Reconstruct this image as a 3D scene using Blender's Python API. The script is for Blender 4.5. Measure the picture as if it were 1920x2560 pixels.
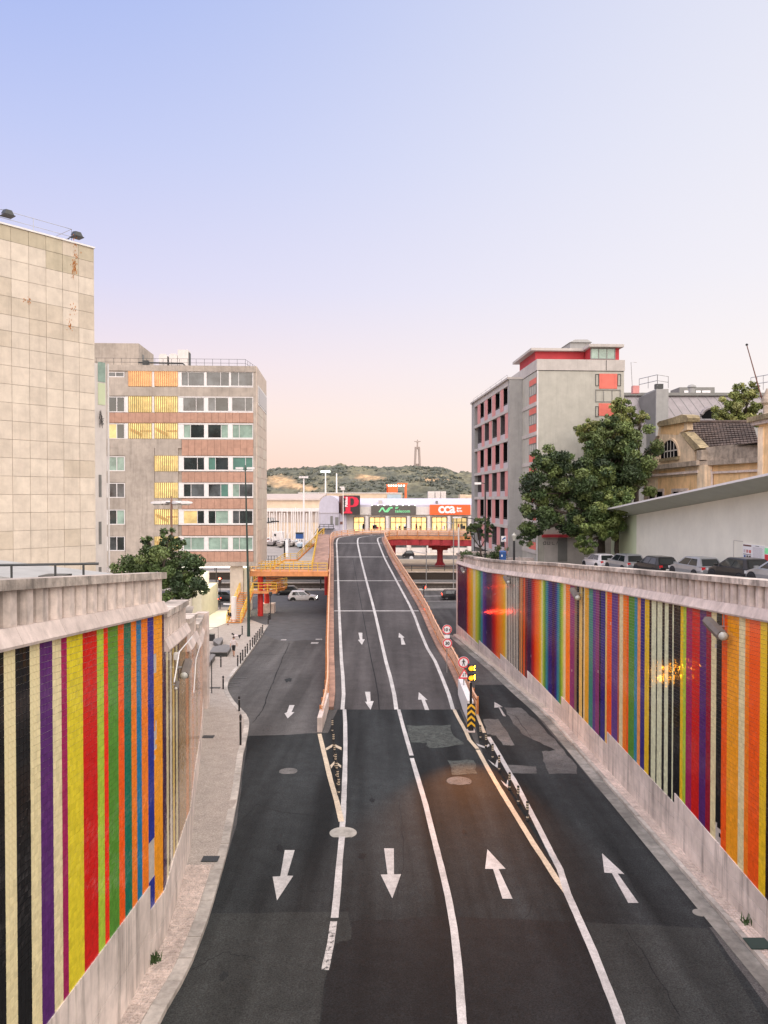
import bpy, bmesh, math, random
import numpy as np
from mathutils import Vector, Matrix
random.seed(7); RNG = np.random.default_rng(7)
SC = bpy.context.scene; COL = SC.collection
for _o in list(bpy.data.objects): bpy.data.objects.remove(_o)

# ------------------------------------------------------------ camera
FPX = 1920.0; TILT = math.atan(32/1920.0); HC = 15.05
cd = bpy.data.cameras.new('camera'); cam = bpy.data.objects.new('camera', cd); COL.objects.link(cam)
cd.sensor_fit = 'HORIZONTAL'; cd.sensor_width = 36; cd.lens = 36; cd.clip_start = .2; cd.clip_end = 9000
cam.location = (0, 0, HC); cam.rotation_euler = (math.pi/2 - TILT, 0, 0); SC.camera = cam
# ------------------------------------------------------------ sky
W = bpy.data.worlds.new('World'); SC.world = W; W.use_nodes = True
nt = W.node_tree; nt.nodes.clear(); N = nt.nodes.new; LK = nt.links.new
SUN_AZ, SUN_EL = math.radians(172), math.radians(60)      # azimuth clockwise from +Y (the view direction)
wo = N('ShaderNodeOutputWorld'); bg = N('ShaderNodeBackground'); LK(bg.outputs[0], wo.inputs[0])
sky = N('ShaderNodeTexSky'); sky.sky_type = 'NISHITA'; sky.sun_disc = False
sky.sun_elevation = math.radians(3); sky.sun_rotation = SUN_AZ; sky.dust_density = 2
tc = N('ShaderNodeTexCoord'); sp = N('ShaderNodeSeparateXYZ'); LK(tc.outputs['Generated'], sp.inputs[0])
ramp = N('ShaderNodeValToRGB'); cr = ramp.color_ramp
def lin(c): return tuple((x/255/12.92 if x/255 <= .04045 else ((x/255+.055)/1.055)**2.4) for x in c)
stops = [(0.0,(250,205,184)),(.045,(250,211,195)),(.10,(248,222,215)),(.17,(236,219,228)),(.26,(213,210,238)),(.40,(187,196,238)),(.55,(158,177,234)),(1.0,(130,150,222))]
cr.elements[0].position = 0; cr.elements[1].position = 1
for p, c in stops[1:-1]: cr.elements.new(p)
for e, (p, c) in zip(cr.elements, stops): e.position = p; e.color = (*lin(c), 1)
LK(sp.outputs['Z'], ramp.inputs[0])
# the evening glow lies to the right (west): sky there is paler
glc = N('ShaderNodeMapRange'); glc.interpolation_type = 'SMOOTHSTEP'; LK(sp.outputs['X'], glc.inputs[0]); glc.inputs[1].default_value = -.55; glc.inputs[2].default_value = .75; glc.inputs[3].default_value = 0; glc.inputs[4].default_value = .80
mx = N('ShaderNodeMix'); mx.data_type = 'RGBA'; LK(glc.outputs[0], mx.inputs[0]); LK(ramp.outputs[0], mx.inputs[6]); mx.inputs[7].default_value = (*lin((246,242,240)), 1)
nz = N('ShaderNodeMix'); nz.data_type = 'RGBA'; nz.blend_type = 'ADD'; nz.inputs[0].default_value = .02
LK(mx.outputs[2], nz.inputs[6]); LK(sky.outputs[0], nz.inputs[7]); LK(nz.outputs[2], bg.inputs[0]); bg.inputs[1].default_value = .96
# ------------------------------------------------------------ sun (low, very soft evening light from behind the right shoulder)
sl = bpy.data.lights.new('sun', 'SUN'); sl.energy = 4.8; sl.angle = math.radians(118); sl.color = (1, .88, .76)
so = bpy.data.objects.new('sun', sl); COL.objects.link(so)
sdir = Vector((math.sin(SUN_AZ)*math.cos(SUN_EL), math.cos(SUN_AZ)*math.cos(SUN_EL), math.sin(SUN_EL)))
so.rotation_euler = sdir.to_track_quat('Z', 'Y').to_euler(); so.location = (60, -60, 80)
SC.view_settings.view_transform = 'Standard'; SC.view_settings.look = 'None'; SC.view_settings.gamma = 1
SC.view_settings.use_curve_mapping = False; SC.view_settings.exposure = 0.12

# ------------------------------------------------------------ measuring helpers
CT, ST = math.cos(TILT), math.sin(TILT)
def ray(u, v):
    x = (u-960)/FPX; y = -(v-1280)/FPX; d = CT+y*ST
    return x/d, (-ST+y*CT)/d
def D(u, v, Y):
    a, b = ray(u, v); return (a*Y, Y, HC+b*Y)
def gz(Y): return max(0.0, 3.85-.037*Y)
def G(u, v, up=0.0):
    a, b = ray(u, v); Y = (3.85-HC+up)/(b+.037)
    if Y > 104 or Y < 0: Y = (up-HC)/b
    return (a*Y, Y, HC+b*Y)
def rz_(Y): return 2.11+.058*(Y-47)
def RP(u, v, up=0.0):
    a, b = ray(u, v); Y = (2.11-.058*47+up-HC)/(b-.058); return (a*Y, Y, HC+b*Y)
def crop(ox, oy, k): return lambda x, y: (ox+x*k, oy+y*k)
class Frame:
    """a wall plane: origin, direction along it, a = metres along, b = metres behind the face"""
    def __init__(s, o, ex):
        s.o = Vector((o[0], o[1])); s.x = Vector(ex).normalized(); s.n = Vector((-s.x.y, s.x.x))
    def __call__(s, a, b, z):
        p = s.o+s.x*a+s.n*b; return (p.x, p.y, z)
    def pix(s, u, v, b=0.0):
        rx, rzz = ray(u, v); o = s.o+s.n*b
        t = o.dot(s.n)/Vector((rx, 1)).dot(s.n); p = Vector((rx*t, t))
        return (p-s.o).dot(s.x), HC+rzz*t
# ------------------------------------------------------------ mesh helpers
ORG = {}
class MB:
    def __init__(s, T=None): s.v = []; s.f = []; s.m = []; s.T = T
    def add(s, pts, faces, mi=0):
        n = len(s.v); s.v += [s.T(*p) for p in pts] if s.T else [tuple(p) for p in pts]
        s.f += [tuple(i+n for i in f) for f in faces]; s.m += [mi]*len(faces); return s
    def hexa(s, p, mi=0): return s.add(p, [(3,2,1,0),(4,5,6,7),(0,1,5,4),(1,2,6,5),(2,3,7,6),(3,0,4,7)], mi)
    def box(s, x0, x1, y0, y1, z0, z1, mi=0):
        return s.hexa([(x0,y0,z0),(x1,y0,z0),(x1,y1,z0),(x0,y1,z0),(x0,y0,z1),(x1,y0,z1),(x1,y1,z1),(x0,y1,z1)], mi)
    def cbox(s, c, d, rz=0, mi=0):
        cs, sn = math.cos(rz), math.sin(rz); P = []
        for z in (-.5, .5):
            for x, y in ((-.5,-.5),(.5,-.5),(.5,.5),(-.5,.5)):
                X, Y = x*d[0], y*d[1]; P.append((c[0]+X*cs-Y*sn, c[1]+X*sn+Y*cs, c[2]+z*d[2]))
        return s.hexa(P, mi)
    def ext(s, poly, vec, mi=0):
        n = len(poly); q = [tuple(a+b for a, b in zip(p, vec)) for p in poly]
        return s.add(list(poly)+q, [tuple(range(n-1,-1,-1)), tuple(range(n,2*n))]+[(i,(i+1)%n,n+(i+1)%n,n+i) for i in range(n)], mi)
    def prism(s, poly, z0, z1, mi=0): return s.ext([(x, y, z0) for x, y in poly], (0, 0, z1-z0), mi)
    def poly(s, pts, mi=0): return s.add(pts, [tuple(range(len(pts)))], mi)
    def tube(s, path, r, n=6, mi=0):
        path = [Vector(p) for p in path]; rs = r if isinstance(r, (list, tuple)) else [r]*len(path); V = []
        for i, p in enumerate(path):
            d = (path[min(i+1, len(path)-1)]-path[max(i-1, 0)]).normalized()
            a = d.orthogonal().normalized() if abs(d.z) < .95 else Vector((1,0,0)).cross(d).normalized()
            if abs(d.z) < .95: a = Vector((0,0,1)).cross(d).normalized()
            b = d.cross(a)
            V += [tuple(p+(a*math.cos(2*math.pi*k/n)+b*math.sin(2*math.pi*k/n))*rs[i]) for k in range(n)]
        F = [(i*n+k, i*n+(k+1)%n, (i+1)*n+(k+1)%n, (i+1)*n+k) for i in range(len(path)-1) for k in range(n)]
        F += [tuple(range(n-1,-1,-1)), tuple(range((len(path)-1)*n, len(path)*n))]
        return s.add(V, F, mi)
    def lathe(s, c, prof, n=12, mi=0):
        V = [(c[0]+r*math.cos(2*math.pi*k/n), c[1]+r*math.sin(2*math.pi*k/n), c[2]+z) for r, z in prof for k in range(n)]
        m = len(prof)
        return s.add(V, [(i*n+k, i*n+(k+1)%n, (i+1)*n+(k+1)%n, (i+1)*n+k) for i in range(m-1) for k in range(n)]+[tuple(range(n-1,-1,-1)), tuple(range((m-1)*n, m*n))], mi)
    def strip(s, A, B, mi=0):
        n = len(A); return s.add(list(A)+list(B), [(i, i+1, n+i+1, n+i) for i in range(n-1)], mi)
    def mesh(s, name, mats, org=(0,0,0), smooth=False, fix=True):
        me = bpy.data.meshes.new(name); o = org
        me.from_pydata([(x-o[0], y-o[1], z-o[2]) for x, y, z in s.v], [], s.f)
        for m in (mats if isinstance(mats, (list, tuple)) else [mats]): me.materials.append(m)
        if len(me.materials) > 1: me.polygons.foreach_set('material_index', s.m)
        if fix:
            bm = bmesh.new(); bm.from_mesh(me); bmesh.ops.recalc_face_normals(bm, faces=bm.faces); bm.to_mesh(me); bm.free()
        if smooth: me.polygons.foreach_set('use_smooth', [True]*len(me.polygons))
        return me
    def build(s, name, mats, parent=None, smooth=False, fix=True):
        o = ORG.get(parent.name, (0,0,0)) if parent else (0,0,0)
        return link(name, s.mesh(name, mats, o, smooth, fix), parent)
def link(name, me, parent=None, loc=None, rot=None):
    ob = bpy.data.objects.new(name, me); COL.objects.link(ob)
    if parent:
        ob.parent = parent; ORG[ob.name] = ORG.get(parent.name, (0,0,0))
        if loc is not None:
            o = ORG[ob.name]; ob.location = (loc[0]-o[0], loc[1]-o[1], loc[2]-o[2])
    elif loc is not None: ob.location = loc
    if rot is not None: ob.rotation_euler = rot
    return ob
def tag(o, label=None, cat=None, group=None, kind=None):
    for k, v in (('label', label), ('category', cat), ('group', group), ('kind', kind)):
        if v: o[k] = v
    return o
def thing(name, label, cat, loc=(0,0,0), group=None):
    o = bpy.data.objects.new(name, None); COL.objects.link(o); o.location = loc; o.empty_display_size = .2
    ORG[o.name] = tuple(loc); return tag(o, label, cat, group)
def struct(mb, name, m, smooth=False): return tag(mb.build(name, m, None, smooth, fix=False), kind='structure')
def copy_tree(o, parent=None):
    c = o.copy(); COL.objects.link(c); c.parent = parent
    for ch in list(o.children): copy_tree(ch, c)
    return c
def place(o, loc, rz=0, label=None, group=None):
    o.location = loc; o.rotation_euler = (0, 0, rz)
    if label: o['label'] = label
    if group: o['group'] = group
    return o
# ------------------------------------------------------------ materials
def mat(name, col, rough=.8, var=.14, sc=2.0, bump=0.0, bsc=None, metal=0.0, emit=0.0, attr=False, spec=.5, streak=0.0, blotch=0.0, coat=0.0, wave=None, rnd=0.0, ecol=None, lanes=0.0, grain=0.0, wear=None):
    m = bpy.data.materials.new(name); m.use_nodes = True; t = m.node_tree; b = t.nodes['Principled BSDF']; n = t.nodes.new; l = t.links.new
    b.inputs['Roughness'].default_value = rough; b.inputs['Metallic'].default_value = metal; b.inputs['Specular IOR Level'].default_value = spec
    if coat: b.inputs['Coat Weight'].default_value = coat; b.inputs['Coat Roughness'].default_value = .05
    c = n('ShaderNodeTexCoord'); src = c.outputs['Object']
    if attr:
        a = n('ShaderNodeAttribute'); a.attribute_name = 'Col'; cur = a.outputs['Color']
    else:
        r = n('ShaderNodeRGB'); r.outputs[0].default_value = (*col, 1); cur = r.outputs[0]
    def mul(cur, fac_out, lo, hi, f0=.35, f1=.65):
        mr = n('ShaderNodeMapRange'); mr.inputs[1].default_value = f0; mr.inputs[2].default_value = f1; mr.inputs[3].default_value = lo; mr.inputs[4].default_value = hi
        l(fac_out, mr.inputs[0]); q = n('ShaderNodeMix'); q.data_type = 'RGBA'; q.blend_type = 'MULTIPLY'; q.inputs[0].default_value = 1
        l(cur, q.inputs[6]); cb = n('ShaderNodeCombineColor')
        for i in range(3): l(mr.outputs[0], cb.inputs[i])
        l(cb.outputs[0], q.inputs[7]); return q.outputs[2]
    if var:
        x = n('ShaderNodeTexNoise'); x.inputs['Scale'].default_value = sc; x.inputs['Detail'].default_value = 8; x.inputs['Roughness'].default_value = .65; l(src, x.inputs['Vector'])
        cur = mul(cur, x.outputs[0], 1-var, 1+var)
    if blotch:
        x = n('ShaderNodeTexNoise'); x.inputs['Scale'].default_value = sc*.12; x.inputs['Detail'].default_value = 5; l(src, x.inputs['Vector']); cur = mul(cur, x.outputs[0], 1-blotch, 1+blotch, .38, .62)
    if streak:
        mp = n('ShaderNodeMapping'); mp.inputs['Scale'].default_value = (1.6, 1.6, .12); l(src, mp.inputs[0])
        x = n('ShaderNodeTexNoise'); x.inputs['Scale'].default_value = 2.2; x.inputs['Detail'].default_value = 7; x.inputs['Roughness'].default_value = .7; l(mp.outputs[0], x.inputs['Vector'])
        cur = mul(cur, x.outputs[0], 1, 1-streak, .5, .72)
    if lanes:
        mp = n('ShaderNodeMapping'); mp.inputs['Scale'].default_value = (.85, .045, .3); l(src, mp.inputs[0])
        x = n('ShaderNodeTexNoise'); x.inputs['Scale'].default_value = 1.0; x.inputs['Detail'].default_value = 4; l(mp.outputs[0], x.inputs['Vector']); cur = mul(cur, x.outputs[0], 1-lanes, 1+lanes, .36, .64)
    if grain:
        x = n('ShaderNodeTexNoise'); x.inputs['Scale'].default_value = 26; x.inputs['Detail'].default_value = 2; l(src, x.inputs['Vector']); cur = mul(cur, x.outputs[0], 1-grain, 1+grain, .3, .7)
        x = n('ShaderNodeTexVoronoi'); x.inputs['Scale'].default_value = 42; l(src, x.inputs['Vector']); cur = mul(cur, x.outputs['Color'], 1-grain*.5, 1+grain*.5, .1, .9)
    if wear:
        x = n('ShaderNodeTexNoise'); x.inputs['Scale'].default_value = 7; x.inputs['Detail'].default_value = 10; x.inputs['Roughness'].default_value = .78; l(src, x.inputs['Vector'])
        mr = n('ShaderNodeMapRange'); mr.inputs[1].default_value = wear[1]; mr.inputs[2].default_value = wear[1]+.05; l(x.outputs[0], mr.inputs[0])
        q = n('ShaderNodeMix'); q.data_type = 'RGBA'; l(mr.outputs[0], q.inputs[0]); l(cur, q.inputs[6]); q.inputs[7].default_value = (*wear[0], 1); cur = q.outputs[2]
    if rnd:
        oi = n('ShaderNodeObjectInfo'); cur = mul(cur, oi.outputs['Random'], 1-rnd, 1+rnd, 0, 1)
    l(cur, b.inputs['Base Color'])
    if bump:
        x = n('ShaderNodeTexNoise'); x.inputs['Scale'].default_value = bsc or sc*8; x.inputs['Detail'].default_value = 6; l(src, x.inputs['Vector'])
        bp = n('ShaderNodeBump'); bp.inputs['Strength'].default_value = bump; bp.inputs['Distance'].default_value = .02; l(x.outputs[0], bp.inputs['Height']); l(bp.outputs[0], b.inputs['Normal'])
    if emit:
        if ecol: b.inputs['Emission Color'].default_value = (*ecol, 1)
        else: l(cur, b.inputs['Emission Color'])
        b.inputs['Emission Strength'].default_value = emit
    return m
def L(*c): return lin(c)
M = {}
def mk(k, *a, **kw): M[k] = mat(k, *a, **kw); return M[k]
mk('asphalt_old', (.085,.082,.080), .9, .12, 1.3, .5, 90, blotch=.10, spec=.2, lanes=.28, grain=.34)
mk('asphalt_new', (.023,.026,.027), .85, .14, 1.6, .5, 110, blotch=.10, spec=.18, lanes=.5, grain=.42)
mk('asphalt_dark', (.0155,.0168,.018), .8, .14, 1.8, .5, 110, blotch=.10, spec=.16, lanes=.25, grain=.42)
mk('asphalt_ramp', (.068,.063,.063), .9, .12, 1.2, .4, 80, blotch=.10, spec=.2, lanes=.24, grain=.3)
mk('asphalt_patch', (.125,.122,.118), .85, .2, 1.5, .4, 80, blotch=.2, spec=.2, grain=.3, wear=((.05,.05,.05),.56))
mk('asphalt_green', (.072,.082,.075), .85, .3, 2.5, .4, 80, spec=.2, grain=.35, wear=((.035,.036,.036),.52))
mk('asphalt_plaza', (.075,.075,.078), .9, .2, 1, .3, 60)
mk('paint', (.46,.445,.43), .7, .14, 6, .2, 40, blotch=.14, grain=.14, wear=((.10,.095,.09),.655))
mk('paint_worn', (.46,.44,.42), .75, .3, 9, .2, 40, wear=((.06,.06,.06),.52))
mk('paint_yellow', (.54,.45,.33), .7, .15, 6, .2, 40, blotch=.1, grain=.14, wear=((.10,.09,.08),.64))
mk('cobble', (.52,.43,.38), .9, .22, 5, .3, 30, blotch=.15, rnd=.1)
mk('pavement', (.36,.315,.275), .9, .22, 15, .9, 14, blotch=.07, grain=.22)
mk('kerb', (.42,.385,.345), .85, .2, 4, .3, 30, blotch=.2, rnd=.12)
mk('gutter', (.25,.24,.215), .9, .25, 3, .4, 30, blotch=.3)
mk('lime', (.64,.54,.49), .85, .16, 2.5, .25, 30, streak=.28, blotch=.12, rnd=.07)
mk('lime_base', (.66,.575,.52), .8, .12, 2, .2, 30, streak=.6, blotch=.14, rnd=.06)
mk('coping', (.44,.38,.33), .88, .35, 3, .4, 24, streak=.65, blotch=.4, rnd=.1)
mk('mortar', (.46,.395,.325), .9, .2, 4)
mk('grout', (.46,.42,.38), .85, .15, 8)
mk('tile', (.5,.5,.5), .10, .10, 9, .10, 2.2, attr=True, spec=.14)
for i, c in enumerate([(.60,.53,.445),(.58,.51,.425),(.625,.555,.465),(.535,.465,.375),(.46,.405,.30)]): mk('panel%d' % i, c, .75, .10, 1.5, .15, 30, streak=.12, rnd=.035)
for k in range(5): M['panel%d' % k].name = 'stone_panel_tone%s' % 'abcde'[k]
mk('rust', (.42,.17,.05), .9, .3, 8)
mk('concrete', (.40,.35,.30), .85, .14, 1.2, .2, 20, streak=.3, blotch=.12)
mk('concrete_lt', (.60,.51,.43), .85, .12, 1.2, .2, 20, streak=.2)
mk('terracotta', (.44,.26,.19), .8, .12, 2, .15, 20, streak=.12, rnd=.06)
mk('white', (.74,.72,.71), .6, .06, 3)
mk('white_wall', (.82,.80,.69), .85, .05, .6, .1, 20, streak=.03)
mk('white_green', (.62,.70,.48), .85, .05, .6, .1, 20, streak=.03)
mk('baluster_stone', (.60,.51,.455), .85, .2, 3, .3, 30, streak=.45, blotch=.15, rnd=.10)
mk('gap_shade', (.10,.085,.07), .95, .3, 3)  # parapet back: shade of the baluster gaps is in the colour
mk('stair_tint', (.80,.52,.20), .6, .1, 2, emit=.35)
mk('asphalt_mid', (.036,.039,.038), .88, .12, 1.6, .5, 110, blotch=.10, spec=.18, lanes=.3, grain=.4)
mk('steel', (.42,.42,.42), .4, .08, 4, metal=.7)
mk('dark', (.02,.02,.022), .5, .1, 4)
mk('dark_metal', (.045,.05,.05), .45, .1, 4, metal=.2)
mk('green_metal', (.02,.045,.038), .5, .1, 4)
mk('glass_dark', (.02,.03,.03), .05, .6, .6, spec=.9)
mk('glass_green', (.10,.22,.18), .10, .15, .8, spec=.7)
mk('glass_blind', (.27,.38,.32), .12, .3, .7, spec=.7)
mk('glass_grey', (.075,.085,.088), .06, .7, .55, spec=.9)
mk('glass_warm', (.62,.47,.20), .3, .3, .6, emit=.32)
mk('lit_yellow', (1,.80,.38), .5, .35, .9, emit=.92)
mk('lit_orange', (1,.68,.33), .5, .25, .9, emit=.66)
mk('lit_amber', (1,.66,.26), .5, .3, .5, emit=.8)
mk('slat_orange', (.60,.33,.16), .6, .1, 2, emit=.04)
mk('slat_cream', (.42,.32,.13), .6, .1, 2)
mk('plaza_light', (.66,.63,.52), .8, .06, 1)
mk('cream_wall', (.55,.53,.42), .85, .08, 1)
mk('red_paint', (.62,.035,.028), .5, .12, 2, streak=.2)
mk('girder_red', (.42,.035,.045), .55, .2, 1, streak=.3)
mk('orange_paint', (.66,.27,.10), .55, .14, 1.5, streak=.2, blotch=.1)
mk('rail_paint', (.70,.42,.27), .55, .14, 1.5, streak=.15)
mk('rust_strip', (.33,.20,.15), .8, .3, 1.2, streak=.2, blotch=.2)
mk('yellow_paint', (.74,.47,.05), .5, .12, 2, streak=.15)
mk('stair_orange', (.62,.24,.06), .6, .15, 2)
mk('coral', (.66,.16,.12), .75, .08, 1, streak=.1)
mk('pink', (.60,.265,.25), .8, .1, 1, streak=.12)
mk('crimson', (.45,.04,.05), .75, .08, 1)
mk('grey_wall', (.33,.33,.32), .9, .08, 1.2, .15, 40, streak=.15)
mk('beige_wall', (.43,.42,.37), .9, .08, 1.0, .25, 60, streak=.12)
mk('slab_edge', (.48,.45,.42), .85, .1, 1, streak=.15)
mk('blind_grey', (.46,.43,.45), .7, .06, 1)
mk('mesh_grey', (.075,.07,.075), .9, .4, 9, spec=.1)
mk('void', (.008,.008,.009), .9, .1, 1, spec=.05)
mk('ochre', (.82,.55,.29), .9, .14, 1.1, .25, 20, streak=.32, blotch=.16)
mk('ochre_pale', (.82,.65,.46), .9, .16, 1.1, .25, 20, streak=.35, blotch=.2)
mk('old_stone', (.36,.30,.24), .9, .3, 2, .4, 20, streak=.45, blotch=.3)
mk('moss_stone', (.30,.24,.14), .95, .35, 3, .5, 20, blotch=.3)
mk('roof_tile', (.085,.06,.048), .9, .4, 5, .3, 20, blotch=.3, rnd=.15)
mk('zinc', (.25,.225,.23), .5, .08, 1, metal=.3, streak=.15)
mk('zinc_dark', (.20,.20,.19), .55, .1, 1, metal=.2)
mk('soffit', (.50,.52,.44), .7, .06, 1)
mk('lavender', (.52,.50,.58), .75, .06, 1, streak=.1)
mk('plaster_white', (.70,.66,.63), .8, .07, 1, streak=.1)
mk('hangar', (.66,.52,.38), .8, .08, .5, streak=.12)
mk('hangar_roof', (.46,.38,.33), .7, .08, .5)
mk('pale_blue', (.38,.48,.54), .7, .06, .5)
mk('sign_black', (.035,.028,.028), .6, .1, 2)
mk('sign_brown', (.17,.075,.06), .6, .1, 2)
mk('sign_red', (.62,.015,.05), .5, .04, 2, emit=.12)
mk('sign_grey', (.11,.10,.09), .6, .1, 2)
mk('sign_orange', (.85,.13,.03), .5, .04, 2, emit=.1)
mk('sign_green', (.20,.62,.30), .5, .04, 2, emit=.35)
mk('sign_white', (.8,.8,.8), .5, .03, 2, emit=.18)
mk('lamp_white', (1,.98,.92), .5, 0, 2, emit=5)
mk('lamp_cold', (.9,1,.85), .5, 0, 2, emit=3)
mk('amber_side_glow', (1,.36,.015), .3, 0, 1, emit=260)  # for the added glowing plates on the signal's side
mk('amber_core', (1,.36,.02), .3, 0, 1, emit=1.9)
mk('red_lamp', (1,.05,.025), .3, 0, 1, emit=45)
mk('retro_white', (.85,.85,.86), .5, .03, 2)
mk('retro_red', (.75,.05,.07), .5, .05, 2)
mk('retro_yellow', (.85,.48,.03), .5, .05, 2)
mk('blue_plastic', (.02,.09,.30), .4, .1, 2)
mk('rubber', (.015,.015,.016), .7, .1, 3)
mk('lens', (.42,.42,.38), .2, .1, 3, spec=.6)
mk('lamp_body', (.14,.118,.10), .6, .15, 3, streak=.2)
mk('bark', (.055,.042,.032), .9, .3, 5, .6, 15)
mk('leaf', (.05,.09,.03), .55, .2, 3, attr=True, spec=.35)
mk('rock_bench', (.17,.165,.165), .7, .15, 3, .2, 30)
mk('rail_track', (.16,.13,.11), .7, .3, 1)
mk('ballast', (.10,.085,.075), .95, .4, 6)
mk('verge', (.30,.24,.17), .95, .2, .6, .3, 5, blotch=.2)
mk('lot', (.30,.27,.245), .9, .15, .3)
mk('ground', (.20,.19,.16), .95, .2, .05)
mk('skin_tone', (.46,.27,.19), .6, .05, 4)
mk('hair', (.03,.02,.015), .7, .1, 5)
mk('cloth_white', (.62,.55,.54), .9, .06, 6)
mk('cloth_black', (.02,.02,.022), .9, .1, 6)
mk('cloth_yellow', (.62,.38,.06), .9, .1, 6)
mk('container_orange', (.55,.17,.06), .6, .1, 1)
mk('container_teal', (.07,.13,.14), .6, .1, 1)
mk('crane_red', (.80,.13,.03), .5, .08, 1, emit=.12)
mk('mast_metal', (.80,.76,.72), .5, .06, 1)
mk('statue_stone', (.36,.30,.27), .9, .08, .02)
for k, c, me_ in (('car_white',(.72,.70,.72),0),('car_black',(.012,.013,.015),0),('car_silver',(.40,.42,.44),.6),('car_grey',(.12,.13,.14),.5),('car_red',(.35,.02,.02),0),('car_dkgreen',(.02,.028,.022),.2)): mk(k, c, .3, .03, 2, metal=me_, coat=.3)
mk('tail_red', (.5,.02,.025), .2, .05, 3, emit=.15)
mk('tail_lit', (1,.08,.04), .2, 0, 3, emit=6)
mk('head_lit', (1,.97,.9), .2, 0, 3, emit=9)
mk('head_off', (.6,.62,.62), .1, .05, 3, spec=.8)
mk('rim', (.45,.45,.46), .35, .08, 4, metal=.7)
mk('car_glass', (.015,.02,.022), .04, .05, 3, spec=.9)
mk('plate', (.7,.7,.66), .5, .05, 4)
# ============================================================ ground, roads, water, hill
ZF = 2.0                                                   # level beyond the railway
def grid_sheet(x0, x1, ys, zf, dz=0.0):
    mb = MB(); n = len(ys)
    for y in ys: mb.v += [(x0, y, zf(y)+dz), (x1, y, zf(y)+dz)]
    mb.f = [(2*i, 2*i+1, 2*i+3, 2*i+2) for i in range(n-1)]; mb.m = [0]*(n-1); return mb
g = MB(); g.poly([(-5000,-400,-.8),(5000,-400,-.8),(5000,420,-.8),(-5000,420,-.8)])
g.poly([(-5000,2150,-.8),(5000,2150,-.8),(5000,7000,-.8),(-5000,7000,-.8)]); struct(g, 'ground', M['ground'])
mriver = mat('river_water', (.06,.08,.09), .12, .1, .02, .3, .4); g = MB(); g.poly([(-5000,420,-1),(5000,420,-1),(5000,2150,-1),(-5000,2150,-1)]); struct(g, 'river', mriver)
road = struct(grid_sheet(-45, 60, [-12, 20, 40, 60, 80, 104.05], gz), 'road', M['asphalt_old'])
avenue = struct(grid_sheet(-160, 160, [104.05, 126], lambda y: 0), 'avenue', M['asphalt_old'])
g = MB(); g.box(-160, 160, 126, 128.4, -.6, .13); struct(g, 'avenue_pavement', M['kerb'])
g = MB(); g.box(-160, 160, 128.41, 138.5, -.7, .55); struct(g, 'railway_bed', M['ballast'])
g = MB(); g.box(-200, 200, 138.5, 419.9, -.7, ZF); struct(g, 'far_ground', M['lot'])
g = MB(); g.box(-3.5, 200, 138.45, 166, 1.9, ZF+.03); struct(g, 'grass_verge', M['verge'])
far_road = struct(grid_sheet(-8, 200, [167.5, 178], lambda y: ZF+.02), 'far_road', M['asphalt_old'])
g = MB(); g.box(-8, 200, 178.0, 184.9, 1.9, ZF+.14); struct(g, 'far_pavement', M['concrete_lt'])

# --- curves of the walls and kerbs in plan
RW = [(10.27,1),(10.27,44),(10.02,48.2),(9.73,52),(9.23,60.5),(8.54,68.7),(7.88,77.9),(7.72,79.6)]
LW = [(-6,1),(-5.95,20.6),(-6.26,23.17),(-6.71,26.34),(-7.72,31),(-8.88,36.9),(-10.81,45.6)]
class Curve:
    def __init__(s, pts, side):
        s.p = [Vector(p) for p in pts]; s.side = side; s.l = [0]
        for a, b in zip(s.p, s.p[1:]): s.l.append(s.l[-1]+(b-a).length)
        s.len = s.l[-1]
    def at(s, l, off=0.0):
        i = 0
        while i < len(s.l)-2 and l > s.l[i+1]: i += 1
        def nrm(k):
            d = (s.p[k+1]-s.p[k]).normalized(); return Vector((-d.y, d.x))*s.side
        t = (l-s.l[i])/(s.l[i+1]-s.l[i]); q = s.p[i]+(s.p[i+1]-s.p[i])*t; n = nrm(i)
        n0 = (nrm(i)+nrm(i-1)).normalized() if i > 0 else n; n1 = (nrm(i)+nrm(i+1)).normalized() if i < len(s.l)-2 else n
        n = (n0*(1-t)+n1*t).normalized()
        return q+n*off
    def pt(s, l, off, z): q = s.at(l, off); return (q.x, q.y, z)
CR, CL = Curve(RW, 1), Curve(LW, -1)                        # off > 0 is towards the road
def seg_box(mb, C, l0, l1, o0, o1, z0, z1, mi=0, z0b=None, z1b=None):
    """a block following the wall: l along, o outwards, z0/z1 at l0 (z0b/z1b at l1)"""
    z0b = z0 if z0b is None else z0b; z1b = z1 if z1b is None else z1b
    return mb.hexa([C.pt(l0,o0,z0),C.pt(l0,o1,z0),C.pt(l1,o1,z0b),C.pt(l1,o0,z0b),C.pt(l0,o0,z1),C.pt(l0,o1,z1),C.pt(l1,o1,z1b),C.pt(l1,o0,z1b)], mi)
# right hand gutter, kerb, cobbled strip
gut = MB(); cob = MB(); base_r = MB(); ls = [1+i*1.0 for i in range(79)]
for a, b in zip(ls, ls[1:]):
    ya, yb = CR.at(a).y, CR.at(b).y
    seg_box(gut, CR, a, b, .60, 1.06, gz(ya)-.2, gz(ya)+.012, 0, gz(yb)-.2, gz(yb)+.012)
    seg_box(base_r, CR, a, b, .0, .42, gz(ya)-.2, gz(ya)+.11, 0, gz(yb)-.2, gz(yb)+.11)
struct(gut, 'gutter', M['gutter']); strip_r = struct(base_r, 'cobbled_strip', M['mortar'])
def kerb_mesh(C, l0, l1, o0, o1, up):
    mb = MB(); ya, yb = C.at(l0).y, C.at(l1).y
    seg_box(mb, C, l0+.012, l1-.012, o0, o1, gz(ya)-.2, gz(ya)+up, 0, gz(yb)-.2, gz(yb)+up); return mb
l = 14.0; i = 0
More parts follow.
